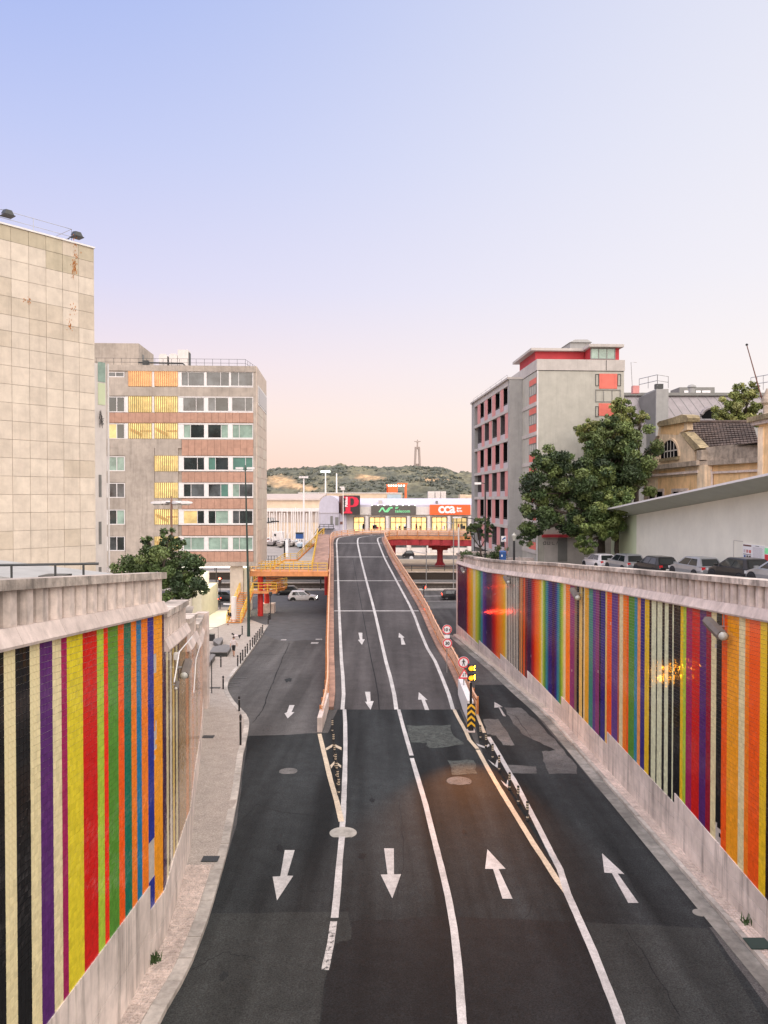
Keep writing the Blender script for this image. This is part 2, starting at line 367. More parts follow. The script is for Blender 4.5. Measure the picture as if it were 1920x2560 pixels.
while l < 78:
    w = 1.0+.25*random.random(); kerb_mesh(CR, l, min(l+w, 78.5), .43, .585, .125+random.uniform(-.008,.008)).build('kerb_stone', M['kerb'], strip_r); l += w
# cobbles one by one near the camera (joined), rows across the strip
def cobble_field(parent, quadfn, nu, nv, zt):
    mb = MB()
    for iu in range(nu):
        for iv in range(nv):
            j = .06; c = [quadfn((iu+du)/nu, (iv+dv)/nv) for du, dv in ((j,j),(1-j,j),(1-j,1-j),(j,1-j))]
            h = zt+random.uniform(-.012, .014); cx = [random.uniform(-.008,.008) for _ in range(8)]
            P = [(p[0]+cx[2*k], p[1]+cx[2*k+1], p[2]) for k, p in enumerate(c)]
            cen = [sum(p[k] for p in P)/4 for k in range(3)]
            T = [(cen[0]+(p[0]-cen[0])*.8, cen[1]+(p[1]-cen[1])*.8, p[2]+h) for p in P]
            mb.add(P+T, [(4,5,6,7),(0,1,5,4),(1,2,6,5),(2,3,7,6),(3,0,4,7)])
    return tag(mb.build('cobbles', M['cobble'], parent, fix=False), kind='stuff')
def qr(l0, l1):
    def q(u, v):
        l = l0+(l1-l0)*u; y = CR.at(l).y; return CR.pt(l, .42*(1-v)+.002, gz(y)+.105)
    return q
cobble_field(strip_r, qr(14, 46), 300, 4, .02)

# left pavement: from the wall / plaza to the kerb
c4 = crop(400,1300,.3014); c5 = crop(0,1400,.5243)
kpx = [c4(*p) for p in [(970,775),(900,880),(780,1060),(680,1200),(610,1290),(570,1345),(558,1400),(568,1440),(590,1480),(625,1530),(660,1570),(700,1610),(730,1645),(742,1690),(733,1760),(715,1850),(700,1930)]]+[c5(*p) for p in [(1160,930),(1140,1100),(1112,1260),(1085,1400),(1035,1580),(985,1750),(930,1895),(890,1990),(825,2100),(762,2212)]]
kerb_pts = [G(u, v)[:2] for u, v in kpx]
kerb_pts = [(-14.5,106)]+kerb_pts+[(kerb_pts[-1][0], 2.0)]
CK = Curve(kerb_pts[::-1], 1)                                # runs away from the camera, side +1 = left = pavement side
pv = MB(); A = []; B = []; n = 150
for i in range(n+1):
    q = CK.at(CK.len*i/n, .02); y = q.y
    if y < 45.6:
        j = 0
        while j < len(LW)-2 and y > LW[j+1][1]: j += 1
        t = (y-LW[j][1])/(LW[j+1][1]-LW[j][1]); xi = LW[j][0]+(LW[j+1][0]-LW[j][0])*t-.05
    else: xi = -45
    A.append((xi, y, gz(y)+.125)); B.append((q.x, y, gz(y)+.125))
pv.strip(A, B); pave = struct(pv, 'pavement', M['pavement'])
l = 9.0
while l < CK.len-4:
    q = CK.at(l); w = (.95+.3*random.random()) if q.y < 70 else 2.4
    mb = MB(); ya, yb = CK.at(l).y, CK.at(min(l+w, CK.len-3)).y; u_ = random.uniform(-.01,.012)
    seg_box(mb, CK, l+.012, l+w-.012, 0, .36 if q.y < 24 else .28, gz(ya)-.2, gz(ya)+.135+u_, 0, gz(yb)-.2, gz(yb)+.135+u_)
    mb.build('kerb_stone', M['kerb'], pave); l += w
def ql(u, v):
    y = 11.0+(25.0-11.0)*u; j = 0
    while j < len(LW)-2 and y > LW[j+1][1]: j += 1
    t = (y-LW[j][1])/(LW[j+1][1]-LW[j][1]); xi = LW[j][0]+(LW[j+1][0]-LW[j][0])*t+.02
    lo, hi = 0.0, CK.len
    for _ in range(24):
        md = (lo+hi)/2
        if CK.at(md).y < y: lo = md
        else: hi = md
    xo = CK.at(lo).x-.38
    return (xi+(xo-xi)*v, y, gz(y)+.128)
cobble_field(pave, ql, 115, 17, .018)
# drains in the pavement
for (u, v, w, d) in [(c5(1003,1426)[0], c5(1003,1426)[1], .55, .4), (c5(993,843)[0], c5(993,843)[1], .6, .45), (c4(445,1392)[0], c4(445,1392)[1], .9, .3)]:
    x, y, z = G(u, v, .14); mb = MB(); mb.cbox((x, y, z+.004), (w, d, .02))
    for k in range(5): mb.cbox((x-w/2+w*(k+.5)/5, y, z+.018), (w/14, d*.9, .012))
    mb.build('drain_cover', M['dark_metal'], pave)
x, y, z = G(1898, 2375-8, .12); mb = MB(); mb.cbox((9.95, y+.1, z+.03), (.62, .5, .03)); mb.build('drain_cover', M['green_metal'], strip_r)

# --- asphalt sheets, each a few mm above the other
k7 = crop(600,1600,.434); k6 = crop(1120,1380,.5333); e6 = crop(1090,1530,.1672); z8 = crop(1150,1700,.2488); k2 = crop(640,1050,.3617); zb = crop(760,1700,.2034)
def flat(name, pix, m, up, parent=None, fn=G):
    mb = MB(); mb.poly([fn(u, v, up) for u, v in pix]); o = mb.build(name, M[m], parent or road, fix=False)
    return o
def wob(pix, n=5, a=3):
    out = []
    for (p, q) in zip(pix, pix[1:]+pix[:1]):
        for k in range(n):
            t = k/n; out.append((p[0]+(q[0]-p[0])*t+(random.uniform(-a,a) if k else 0), p[1]+(q[1]-p[1])*t+(random.uniform(-a*.5,a*.5) if k else 0)))
    return out
P7 = lambda *ps: [k7(*p) for p in ps]
P6 = lambda *ps: [k6(*p) for p in ps]
flat('asphalt_sheet', wob([(620,1840),(820,1832),(850,1760),(985,1757),(1140,1757),(1185,1850),(1300,2060),(1420,2270),(1740,2275),(1905,2500),(2060,2710),(330,2700),(470,2430),(548,2200),(592,2060),(612,1900)], 4, 2), 'asphalt_new', .004)
flat('asphalt_sheet', wob([(1262,1712),(1330,1775),(1440,1905),(1640,2140),(1800,2318),(1428,2318),(1325,2120),(1210,1900),(1196,1850),(1182,1790),(1188,1712)], 4, 2), 'asphalt_new', .0045)
flat('asphalt_sheet', wob(P7((640,1620),(1190,1590),(1985,1625),(2220,2400),(440,2400),(470,2150),(500,1950),(555,1740),(645,1720)), 6, 5), 'asphalt_dark', .008)
flat('asphalt_sheet', wob([(420,2283),(872,2279),(878,2348),(837,2358),(812,2447),(785,2640),(330,2640),(380,2470)], 6, 4), 'asphalt_mid', .009)
flat('asphalt_sheet', wob(P6((650,1735),(1215,1765),(1335,1960),(1600,2400),(830,2400),(730,2010)), 5, 3), 'asphalt_mid', .009)
flat('asphalt_patch', wob(P7((960,490),(1215,488),(1240,560),(1290,600),(1085,622),(1075,590),(985,590)), 4, 5), 'asphalt_green', .009)
flat('asphalt_patch', wob(P7((1195,693),(1345,693),(1368,770),(1220,775)), 4, 5), 'asphalt_green', .009)
flat('asphalt_patch', wob(P6((165,785),(235,783),(312,906),(258,905),(225,860),(185,855)), 4, 3), 'asphalt_patch', .009)
flat('asphalt_patch', wob(P6((262,728),(345,732),(425,800),(520,905),(602,1000),(605,1040),(475,1040),(445,980),(440,935),(505,930),(400,880),(345,850),(300,790)), 4, 3), 'asphalt_patch', .009)
flat('asphalt_patch', wob(P6((268,997),(415,1006),(417,1038),(290,1035)), 4, 2), 'asphalt_patch', .009)
flat('asphalt_sheet', wob([(590,1560),(640,1470),(835,1472),(828,1560),(822,1600),(700,1602)], 4, 3), 'asphalt_plaza', .004)
mb = MB(); mb.box(-30, 40, 105.5, 112.5, -.1, .006); mb.build('asphalt_sheet', M['asphalt_patch'], avenue)
mb = MB(); mb.box(-30, 40, 113.0, 113.2, 0, .008); mb.box(-30, 40, 118.6, 118.8, 0, .008); mb.box(-30, 40, 119.6, 119.8, 0, .008); mb.build('lane_line', M['paint'], avenue)
# --- painted lines: (centre pixels, width)
def line(pix, w, m='paint', up=.013, parent=None, fn=G, sub=4):
    P = [Vector(fn(u, v, up)) for u, v in pix]; Q = []
    for a, b in zip(P, P[1:]):
        for k in range(sub): Q.append(a+(b-a)*(k/sub))
    Q.append(P[-1]); A, B = [], []
    for i, p in enumerate(Q):
        d = (Q[min(i+1, len(Q)-1)]-Q[max(i-1, 0)]); nn = Vector((-d.y, d.x, 0)).normalized(); ww = w*random.uniform(.94, 1.04)/2
        A.append(tuple(p+nn*ww)); B.append(tuple(p-nn*ww))
    mb = MB(); mb.strip(A, B); return mb.build('lane_line', M[m], parent or road, fix=False)
line([k7(*p) for p in [(905,365),(940,500),(988,665)]], .21)
line([k7(*p) for p in [(990,680),(1020,780),(1070,950),(1112,1120),(1160,1310),(1200,1480),(1232,1660),(1254,1850),(1268,2030),(1280,2212),(1288,2400)]], .21)
line([k7(*p) for p in [(600,370),(606,480),(607,620),(604,760),(599,900),(592,1040),(588,1090)]], .22)
line([k7(*p) for p in [(588,1125),(572,1290),(560,1450),(545,1600)]], .22)
line([k7(*p) for p in [(540,1620),(522,1750),(490,1900)]], .2, 'paint_worn')
line([zb(*p) for p in [(190,660),(255,930),(330,1240),(400,1480),(462,1740)]], .22, 'paint_yellow', .015)
line([e6(*p) for p in [(262,1440),(330,1580),(400,1700)]]+[z8(*p) for p in [(60,520),(95,600),(175,690)]], .20, 'paint_yellow')
line([z8(*p) for p in [(178,700),(260,850),(345,1000),(440,1160),(545,1330),(650,1500),(745,1655),(850,1810),(960,1985)]]+[k6(*p) for p in [(560,1600)]], .21, 'paint_yellow')
line([z8(*p) for p in [(155,310),(200,420),(245,530)]], .18, 'paint_yellow')
line([z8(*p) for p in [(285,570),(340,660),(400,760),(470,885),(545,1010),(610,1130),(680,1270),(765,1430),(850,1600),(930,1760),(1005,1900)]]+[k6(*p) for p in [(560,1600),(620,1735),(680,1870),(735,2010),(790,2150),(840,2300),(890,2500)]], .22, 'paint', .015)
# --- arrows
def arrow(pix, m='paint', fn=G, parent=None, up=.013): return tag(flat('lane_arrow', pix, m, up, parent, fn))
arrow(P7((258,1210),(315,1210),(272,1357),(307,1358),(213,1500),(188,1363),(232,1361)))
arrow(P7((830,1200),(886,1200),(887,1350),(928,1348),(877,1488),(810,1351),(850,1350)))
arrow(P7((1425,1205),(1530,1318),(1490,1320),(1570,1490),(1512,1490),(1458,1319),(1412,1318)))
arrow(P6((722,1412),(827,1510),(795,1507),(893,1645),(845,1645),(768,1505),(733,1503)))
arrow(P7((285,375),(314,375),(297,415),(314,415),(275,452),(256,422),(270,417)))
arrow([e6(*p) for p in [(875,1345),(1000,1420),(955,1422),(1045,1558),(1005,1555),(935,1425),(872,1430)]], 'paint_worn')
arrow([c4(*p) for p in [(1255,1013),(1317,1013),(1310,1026),(1250,1026)]], 'paint_worn'); arrow([c4(*p) for p in [(1292,985),(1345,985),(1345,993),(1290,993)]], 'paint_worn')
arrow([c4(*p) for p in [(1005,990),(1050,990),(1045,997),(1000,997)]], 'paint_worn'); arrow([c4(*p) for p in [(1080,896),(1115,896),(1112,903),(1075,903)]], 'paint_worn')
for pts in ([(265,838),(358,785),(362,815),(275,865)],[(462,828),(372,785),(368,815),(460,862)],[(322,1048),(380,992),(382,1022),(332,1088)],[(458,1050),(392,1000),(392,1030),(455,1080)]):
    flat('chevron_mark', [zb(*p) for p in pts], 'paint_yellow', .013)
for pts in ([(162,636),(250,668),(255,688),(185,662)],[(250,668),(292,640),(296,662),(255,688)],[(280,798),(345,845),(350,862),(372,800),(385,805),(378,885),(330,850)],[(410,1005),(465,1050),(478,1000),(484,1010),(482,1085),(440,1050)]):
    flat('chevron_mark', [z8(*p) for p in pts], 'paint', .013)
# manhole covers
for (x_, y_), r, m in ((k7(278,755),.42,'asphalt_patch'), (k7(1262,812),.55,'asphalt_patch'), (k7(594,1110),.5,'gutter'), (k6(1180,1690),.2,'gutter')):
    x, y, z = G(x_, y_, .018); mb = MB(); mb.lathe((x, y, z-.012), [(r,0),(r,.012)], 24); mb.lathe((x, y, z+.001), [(r*.86,0),(r*.86,.006)], 24); mb.build('manhole_cover', M[m], road)
for p in ((605,1382),(618,1352),(668,1310)):
    x, y, z = G(*c4(*p)); mb = MB(); mb.cbox((x, y, z+.008), (.9,.35,.016)); mb.build('drain_cover', M['dark_metal'], road)
# ============================================================ hill across the river
g7 = crop(640,1090,.1929); g8 = crop(900,1090,.1808)
sk = [(-900,1236),(0,1222),(300,1206),(560,1192)]+[g7(*p) for p in [(125,480),(200,442),(330,425),(480,430),(560,432),(640,410),(700,425),(760,418),(820,398),(920,392),(1000,385),(1050,372),(1090,364),(1140,384),(1200,400),(1320,406)]]+[g8(*p) for p in [(120,432),(260,428),(380,420),(500,430),(680,424),(850,437),(990,444),(1130,452),(1200,472),(1250,497),(1350,522),(1420,500),(1500,528),(1560,556)]]+[(1300,1205),(1500,1222),(1900,1236),(2900,1244)]
skx = np.array([p[0] for p in sk]); skv = np.array([p[1] for p in sk])
def vnoise(x, y, s, seed):
    r = np.random.default_rng(seed).random((64, 64)); x = x/s; y = y/s; xi = np.floor(x).astype(int); yi = np.floor(y).astype(int); fx = x-xi; fy = y-yi
    fx = fx*fx*(3-2*fx); fy = fy*fy*(3-2*fy); a = r[xi%64, yi%64]; b = r[(xi+1)%64, yi%64]; c = r[xi%64, (yi+1)%64]; d = r[(xi+1)%64, (yi+1)%64]
    return (a*(1-fx)+b*fx)*(1-fy)+(c*(1-fx)+d*fx)*fy
def hill_z(X, Y):
    u = 960+1920*X/2900.0; top = HC+(1248-np.interp(u, skx, skv))/1920*2900
    t = np.clip((Y-2200)/700, 0, 1); prof = np.where(t < .12, t/.12*.25, .25+.75*((t-.12)/.88)**.62)
    z = top*prof+(vnoise(X, Y, 160, 1)-.5)*26*np.sin(t*math.pi)+(vnoise(X, Y, 60, 2)-.5)*14*np.sin(t*math.pi*.95)
    return np.where(Y > 2900, top-(Y-2900)*.05, z)
nx, ny = 420, 70
X, Y = np.meshgrid(np.concatenate([np.linspace(-3000,-650,60), np.linspace(-640,320,300), np.linspace(330,2600,60)]), np.concatenate([np.linspace(2180,2900,58), np.linspace(2930,3600,12)]))
Z = hill_z(X, Y); mask = np.where(Y < 2890, 1, 0)
Z += mask*(vnoise(X, Y*1.0, 17, 3)**2)*9+(np.where(Y < 3050, 1, 0))*(vnoise(X, Y, 8, 4)**2)*5-3
me = bpy.data.meshes.new('hill'); nxx = X.shape[1]; nyy = X.shape[0]
me.from_pydata(np.stack([X, Y, Z], -1).reshape(-1, 3).tolist(), [], [(j*nxx+i, j*nxx+i+1, (j+1)*nxx+i+1, (j+1)*nxx+i) for j in range(nyy-1) for i in range(nxx-1)])
ca = me.color_attributes.new('Col', 'FLOAT_COLOR', 'POINT')
u = 960+1920*X/Y; v = 1248-(Z-HC)*1920/Y; nzv = vnoise(X, Y, 30, 5); nz2 = vnoise(X, Z*4, 22, 6)
green = np.stack([.075+.05*nzv, .082+.045*nzv, .066+.03*nzv], -1); olive = np.stack([.14+.06*nzv, .135+.05*nzv, .09+.025*nzv], -1); ochre = np.stack([.36+.16*nz2, .25+.1*nz2, .145+.05*nz2], -1)  # distance haze is mixed into these hill colours, greying them
def blob(uc, vc, du, dv): return np.clip(1.5-1.5*np.sqrt(((u-uc)/du)**2+((v-vc)/dv)**2)+(nz2-.5)*.9, 0, 1)
c = green*1; o_ = np.clip((vnoise(X, Y, 90, 8)-.45)*3, 0, 1)[..., None]; c = c*(1-o_)+olive*o_
for b in (blob(700,1203,46,17), blob(735,1216,52,9), blob(925,1196,42,7), blob(905,1192,22,9), blob(1085,1200,50,4), blob(775,1222,30,5)): c = c*(1-np.clip(b,0,1)[..., None])+ochre*np.clip(b,0,1)[..., None]
ca.data.foreach_set('color', np.concatenate([c, np.ones(c.shape[:2]+(1,))], -1).reshape(-1).astype(np.float32))
me.materials.append(mat('hillside', (.1,.1,.1), .95, .35, .045, 0, attr=True)); hill = link('hill', me); hill['kind'] = 'structure'
# scrub and woods on the hillside, one mass
nS = 6500; sx = RNG.uniform(-560, 260, nS); sy = 2215+RNG.random(nS)**1.0*715; sz = hill_z(sx, sy)
uu = 960+1920*sx/sy; vv = 1248-(sz-HC)*1920/sy
keep = ~((((uu-700)/44)**2+((vv-1204)/15)**2 < 1) | (((uu-735)/48)**2+((vv-1217)/7)**2 < 1) | (((uu-922)/40)**2+((vv-1196)/7)**2 < 1)) & (vnoise(sx, sy, 75, 9)*.7+vnoise(sx, sy, 25, 12)*.3 > .40)
V, F, Cc = [], [], []; ico = [(0,0,1),(.9,0,.3),(.28,.85,.3),(-.73,.53,.3),(-.73,-.53,.3),(.28,-.85,.3),(.8,.3,-.5),(-.2,.8,-.5),(-.8,-.1,-.5),(-.1,-.8,-.5)]
icf = [(0,1,2),(0,2,3),(0,3,4),(0,4,5),(0,5,1),(1,6,2),(2,6,7),(2,7,3),(3,7,8),(3,8,4),(4,8,9),(4,9,5),(5,9,1),(1,9,6)]
for x, y, z in zip(sx[keep], sy[keep], sz[keep]):
    r = 1.6+6*random.random()**2.4; n0 = len(V); k = random.uniform(.6, 1.25); gcol = (.070*k, .080*k, .060*k, 1)
    if random.random() < .3: gcol = (.13*k, .13*k, .085*k, 1)
    for a, b, cc in ico: V.append((x+a*r*random.uniform(.8,1.3), y+b*r, z+2+cc*r*random.uniform(.6,1.0))); Cc += gcol
    F += [tuple(i+n0 for i in f) for f in icf]
me = bpy.data.meshes.new('hillside_scrub'); me.from_pydata(V, [], F); ca = me.color_attributes.new('Col', 'FLOAT_COLOR', 'POINT'); ca.data.foreach_set('color', np.array(Cc, np.float32)); me.materials.append(M['leaf'])
tag(link('hillside_scrub', me), 'scrub and woods covering the far hillside', 'scrub', kind='stuff')

# cracks and sealed joints in the asphalt
def crack(pix, w, m='asphalt_dark', up=.0125):
    P = [Vector(G(u, v, up)) for u, v in pix]; Q = []
    for a, b in zip(P, P[1:]):
        for k in range(7): Q.append(a+(b-a)*(k/7)+Vector((random.uniform(-.05,.05), random.uniform(-.05,.05), 0)))
    Q.append(P[-1]); A, B = [], []
    for i, p in enumerate(Q):
        d = Q[min(i+1, len(Q)-1)]-Q[max(i-1, 0)]; nn = Vector((-d.y, d.x, 0)).normalized()*w*random.uniform(.5,1.3)/2; p = Vector((p.x, p.y, gz(p.y)+up)); A.append(tuple(p+nn)); B.append(tuple(p-nn))
    mb = MB(); mb.strip(A, B); mb.build('crack', M[m], road, fix=False)
for pts, w in (([c4(*p) for p in [(1075,1020),(1020,1140),(960,1290),(900,1440),(850,1580),(770,1680)]],.06),([(600,2060),(640,2010),(700,2030),(790,2040)],.03),([(470,2430),(560,2380),(640,2395)],.025),([(985,2300),(1010,2150),(1000,2000)],.02),([(1300,2480),(1290,2350),(1330,2260)],.025),([(1560,2320),(1620,2400),(1700,2540)],.03),([c4(*p) for p in [(880,1250),(1000,1240),(1130,1235)]],.04),([c4(*p) for p in [(770,1110),(900,1120),(1100,1100)]],.05),([(1210,1760),(1290,1790),(1330,1850)],.03),([(1460,2010),(1540,2120),(1600,2240)],.025)): crack(pts, w)

# oil and damp stains along the lanes
for (u, v, rx, ry, k) in ((905,2140,.16,.3,1),(930,2000,.12,.3,2),(700,2120,.14,.35,4),(1160,2080,.12,.3,7),(1400,2210,.13,.3,8),(560,2440,.15,.25,9),(720,1700,.3,.9,11)):
    c = G(u, v, .011); rs = random.Random(k); P = []
    for i in range(18):
        a = 2*math.pi*i/18; q = rs.uniform(.55,1.1); x, y = c[0]+rx*q*math.cos(a), c[1]+ry*q*math.sin(a); P.append((x, y, gz(y)+.0112))
    mb = MB(); mb.add([(c[0], c[1], gz(c[1])+.0112)]+P, [(0, i+1, (i+1)%18+1) for i in range(18)]); mb.build('oil_stain', M['asphalt_dark' if v < 2270 and v > 1750 else 'asphalt_new'], road, fix=False)
# ============================================================ the two striped tile walls
OFF = 7.0
K0 = dict(black=(.012,.012,.013), brown=(.028,.015,.014), cream=(.66,.58,.34), pale=(.60,.62,.42), purple=(.085,.022,.13), magenta=(.30,.018,.09), lime=(.36,.50,.045), ylime=(.62,.52,.03),
 red=(.52,.015,.012), bred=(.72,.03,.012), green=(.085,.24,.03), orred=(.78,.10,.012), teal=(.012,.15,.09), orange=(.78,.20,.02), blue=(.015,.17,.33), royal=(.025,.035,.26), amber=(.80,.31,.018),
 yellow=(.70,.46,.02), crimson=(.26,.012,.03), navy=(.03,.02,.17), dpurple=(.05,.013,.05), lorange=(.72,.27,.08), tblue=(.03,.22,.32), brick=(.42,.09,.045), pyellow=(.66,.48,.15), violet=(.11,.045,.21),
 tealg=(.05,.22,.17), ochre=(.66,.36,.03), bgrey=(.20,.14,.095), plum=(.22,.04,.15), tan=(.36,.24,.12), dbrown=(.11,.06,.035), otan=(.55,.26,.12), pink=(.50,.33,.25), wcream=(.66,.60,.50))
K = {k: tuple(min(.86, x*1.12) for x in v) for k, v in K0.items()}
def solid(spec):
    return [(a, b, K[c], K[c]) for a, b, c in spec]
def seq(start, items):
    out = []; a = start
    for b, c in items: out.append((a, b, K[c], K[c])); a = b
    return out
def grad(pts): return [(a, b, K[c], K[d]) for (a, c), (b, d) in zip(pts, pts[1:])]
R_STR = seq(3, [(5,'cream'),(6,'purple'),(7.2,'teal'),(8.4,'amber'),(9.5,'navy'),(10.6,'red'),(11.4,'lime'),(12.0,'orange'),(12.47,'brown'),(12.87,'yellow'),(13.44,'orred'),(13.70,'orange'),(14.14,'cream'),(14.84,'amber'),(15.27,'orred'),(15.68,'black'),(15.98,'cream'),(16.41,'crimson'),(16.83,'purple'),(17.55,'red'),(17.97,'magenta'),(18.25,'lime'),(18.55,'yellow'),(19.09,'black'),(19.26,'pale'),(19.66,'black'),(19.98,'pale'),(20.23,'black'),(20.70,'pale'),(20.83,'black'),(21.41,'pale'),(21.66,'brown'),(22.14,'yellow'),(22.68,'navy'),(23.04,'lorange'),(23.32,'tblue'),(24.13,'green'),(24.40,'orred'),(24.86,'orange'),(25.36,'cream'),(25.64,'brick'),(26.44,'violet'),(27.21,'orred'),(27.54,'pyellow'),(28.28,'navy'),(28.56,'black'),(29.13,'plum'),(29.66,'violet'),(30.36,'tealg'),(31.10,'ochre'),(31.37,'cream'),(31.64,'black'),(32.23,'pyellow'),(32.79,'black'),(33.28,'bgrey'),(34.24,'plum'),(35.22,'orange'),(35.66,'cream')])
R_STR += grad([(35.66,'cream'),(36.05,'lime'),(36.5,'green'),(36.9,'tblue'),(37.3,'navy'),(37.9,'dpurple'),(38.4,'navy'),(38.9,'navy'),(39.3,'tblue'),(39.75,'green'),(40.2,'lime'),(40.47,'cream'),(40.7,'yellow'),(41.2,'orange'),(41.9,'orred'),(42.4,'red'),(42.8,'crimson'),(43.2,'dpurple'),(44.04,'dpurple')])
R_STR += seq(44.04, [(44.3,'crimson'),(44.5,'black'),(44.79,'brick'),(45.16,'orred'),(45.42,'black'),(45.69,'lorange'),(45.88,'black'),(46.3,'otan'),(46.58,'black')]+[(46.58+.26*k, 'wcream' if k%2 else 'black') for k in range(1, 15)])
R_STR += grad([(50.22,'cream'),(50.6,'cream'),(51.0,'yellow'),(51.8,'amber'),(52.8,'orange'),(53.8,'orred'),(54.6,'red'),(55.4,'crimson'),(56.3,'dpurple'),(57.4,'dpurple'),(58.2,'navy'),(59.0,'violet'),(59.6,'tblue'),(60.4,'green'),(61.3,'lime'),(62.2,'ylime'),(63.0,'cream'),(63.4,'cream'),(63.9,'yellow'),(64.9,'amber'),(65.8,'orange'),(66.4,'orred'),(66.9,'crimson'),(67.7,'dpurple'),(72,'dpurple')])
L_STR = seq(0, [(1.5,'amber'),(2.2,'cream'),(3.0,'teal'),(4.05,'black'),(4.39,'cream'),(4.88,'black'),(5.24,'cream'),(5.73,'purple'),(6.10,'cream'),(6.43,'magenta'),(7.14,'ylime'),(7.86,'red'),(8.23,'lime'),(8.56,'bred'),(9.14,'green'),(9.51,'orred'),(10.0,'teal'),(10.42,'orange'),(10.78,'blue'),(11.21,'orange'),(11.78,'royal'),(12.5,'amber'),(13.0,'dpurple'),(13.38,'cream'),(13.66,'dbrown'),(14.03,'wcream'),(14.19,'dbrown'),(14.53,'pyellow'),(14.81,'dbrown'),(15.17,'cream'),(15.6,'dbrown'),(17.3,'tan'),(18.1,'otan'),(19.5,'tan'),(21,'pink'),(23,'otan'),(25,'pink'),(26.5,'tan'),(30,'pink'),(33,'otan'),(45,'pink')])
def col_at(STR, l):
    for a, b, c, d in STR:
        if a <= l < b:
            t = (l-a)/(b-a); return tuple(c[k]+(d[k]-c[k])*t for k in range(3))
    return (.4,.3,.2)
TP = .125
def in_frame(x, y, z):
    zz = z-HC; d = y*CT-zz*ST; u = 960+1920*x/d; v = 1280-1920*(y*ST+zz*CT)/d; return -8 < u < 1928 and v < 2566
def tile_unit(c, axis):
    mb = MB(); h = TP*.48; P = [(0,-h,-h),(0,h,-h),(0,h,h),(0,-h,h)]; t = .010*axis; h2 = h-.0025
    mb.add(P+[(t,-h2,-h2),(t,h2,-h2),(t,h2,h2),(t,-h2,h2)], [(4,5,6,7),(0,1,5,4),(1,2,6,5),(2,3,7,6),(3,0,4,7)])
    me = mb.mesh('tile', M['tile']); ca = me.color_attributes.new('Col', 'FLOAT_COLOR', 'POINT'); ca.data.foreach_set('color', np.tile(np.array((*c,1), np.float32), 8)); return me
def tile_field(C, STR, L0, L1, top, bot, parent, singles, skip=lambda l, z: False):
    recs = []; nc = int((L1-L0)/TP)
    for ic in range(nc):
        l = L0+(ic+.5)*TP; c = col_at(STR, l); zt = top(l); zb = bot(l); r = 0
        while True:
            z = zt-(r+.5)*TP; r += 1
            if z < zb-TP: break
            if skip(l, z) or RNG.random() < .0006: continue
            recs.append((l, z, c))
    q = [C.at(l+OFF) for l, _, _ in recs]
    dist = [(q[i].x**2+q[i].y**2+(recs[i][1]-HC)**2)**.5 if in_frame(q[i].x, q[i].y, recs[i][1]) else 1e9 for i in range(len(recs))]
    order = sorted(range(len(recs)), key=lambda i: dist[i]); sing = set(order[:singles]); cache = {}
    V = np.zeros((len(recs)-len(sing), 8, 3)); Cc = np.zeros((len(recs)-len(sing), 8, 4), np.float32); k = 0
    for i, (l, z, c) in enumerate(recs):
        if i in sing:
            if c not in cache: cache[c] = tile_unit(c, C.side*-1 if C is CR else 1)
            p = C.at(l+OFF, .001); ob = link('tile', cache[c], parent, (p.x, p.y, z), (random.uniform(-.004,.004), 0, random.uniform(-.012,.012)))
            continue
        h = TP*.48; jit = RNG.normal(0, .0011, 4); j = 0; f = random.uniform(.90, 1.07)
        for t, hh in ((.001, h), (.011, h-.0025)):
            for a, b in ((-1,-1),(1,-1),(1,1),(-1,1)):
                p = C.at(l+OFF+a*hh, t+(jit[j%4] if t > .005 else 0)); V[k, j] = (p.x, p.y, z+b*hh-(.08*a*hh)); j += 1
        Cc[k, :, :3] = np.array(c)*f; Cc[k, :, 3] = 1; k += 1
    n = len(V); F = (np.arange(n)[:, None, None]*8+np.array([(4,5,6,7),(0,1,5,4),(1,2,6,5),(2,3,7,6),(3,0,4,7)])[None]).reshape(-1, 4)
    o = ORG.get(parent.name, (0,0,0)); me = bpy.data.meshes.new('tile_field'); me.from_pydata((V.reshape(-1,3)-np.array(o)).tolist(), [], F.tolist())
    ca = me.color_attributes.new('Col', 'FLOAT_COLOR', 'POINT'); ca.data.foreach_set('color', Cc.reshape(-1)); me.materials.append(M['tile'])
    tag(link('tile_field', me, parent), kind='stuff')
def wall_body(C, L0, L1, top, parent, step=1.0):
    mb = MB(); l = L0
    while l < L1-1e-6:
        m = min(l+step, L1); seg_box(mb, C, l+OFF, m+OFF, -.55, 0, -.6, top(l)+.02, 0, -.6, top(m)+.02); l = m
    mb.build('wall_body', M['grout'], parent)
def base_stones(C, segs, parent, up=.035, rows=2):
    for a, b, za, zb in segs:                              # a near, b far (L), top heights
        n = max(1, round((b-a)/1.25))
        for i in range(n):
            l0, l1 = a+(b-a)*i/n+.010, a+(b-a)*(i+1)/n-.010; t0, t1 = za+(zb-za)*i/n, za+(zb-za)*(i+1)/n
            g0, g1 = gz(C.at(l0+OFF).y)-.1, gz(C.at(l1+OFF).y)-.1; pr_ = up+random.uniform(-.004,.006)
            for r in range(rows):
                f0, f1 = r/rows, (r+1)/rows; e = .010
                mb = MB(); seg_box(mb, C, l0+OFF, l1+OFF, -.02, pr_+.004*(rows-r), g0+(t0-g0)*f0+(e if r else 0), g0+(t0-g0)*f1-e, 0, g1+(t1-g1)*f0+(e if r else 0), g1+(t1-g1)*f1-e)
                mb.build('base_stone', M['lime_base'], parent)
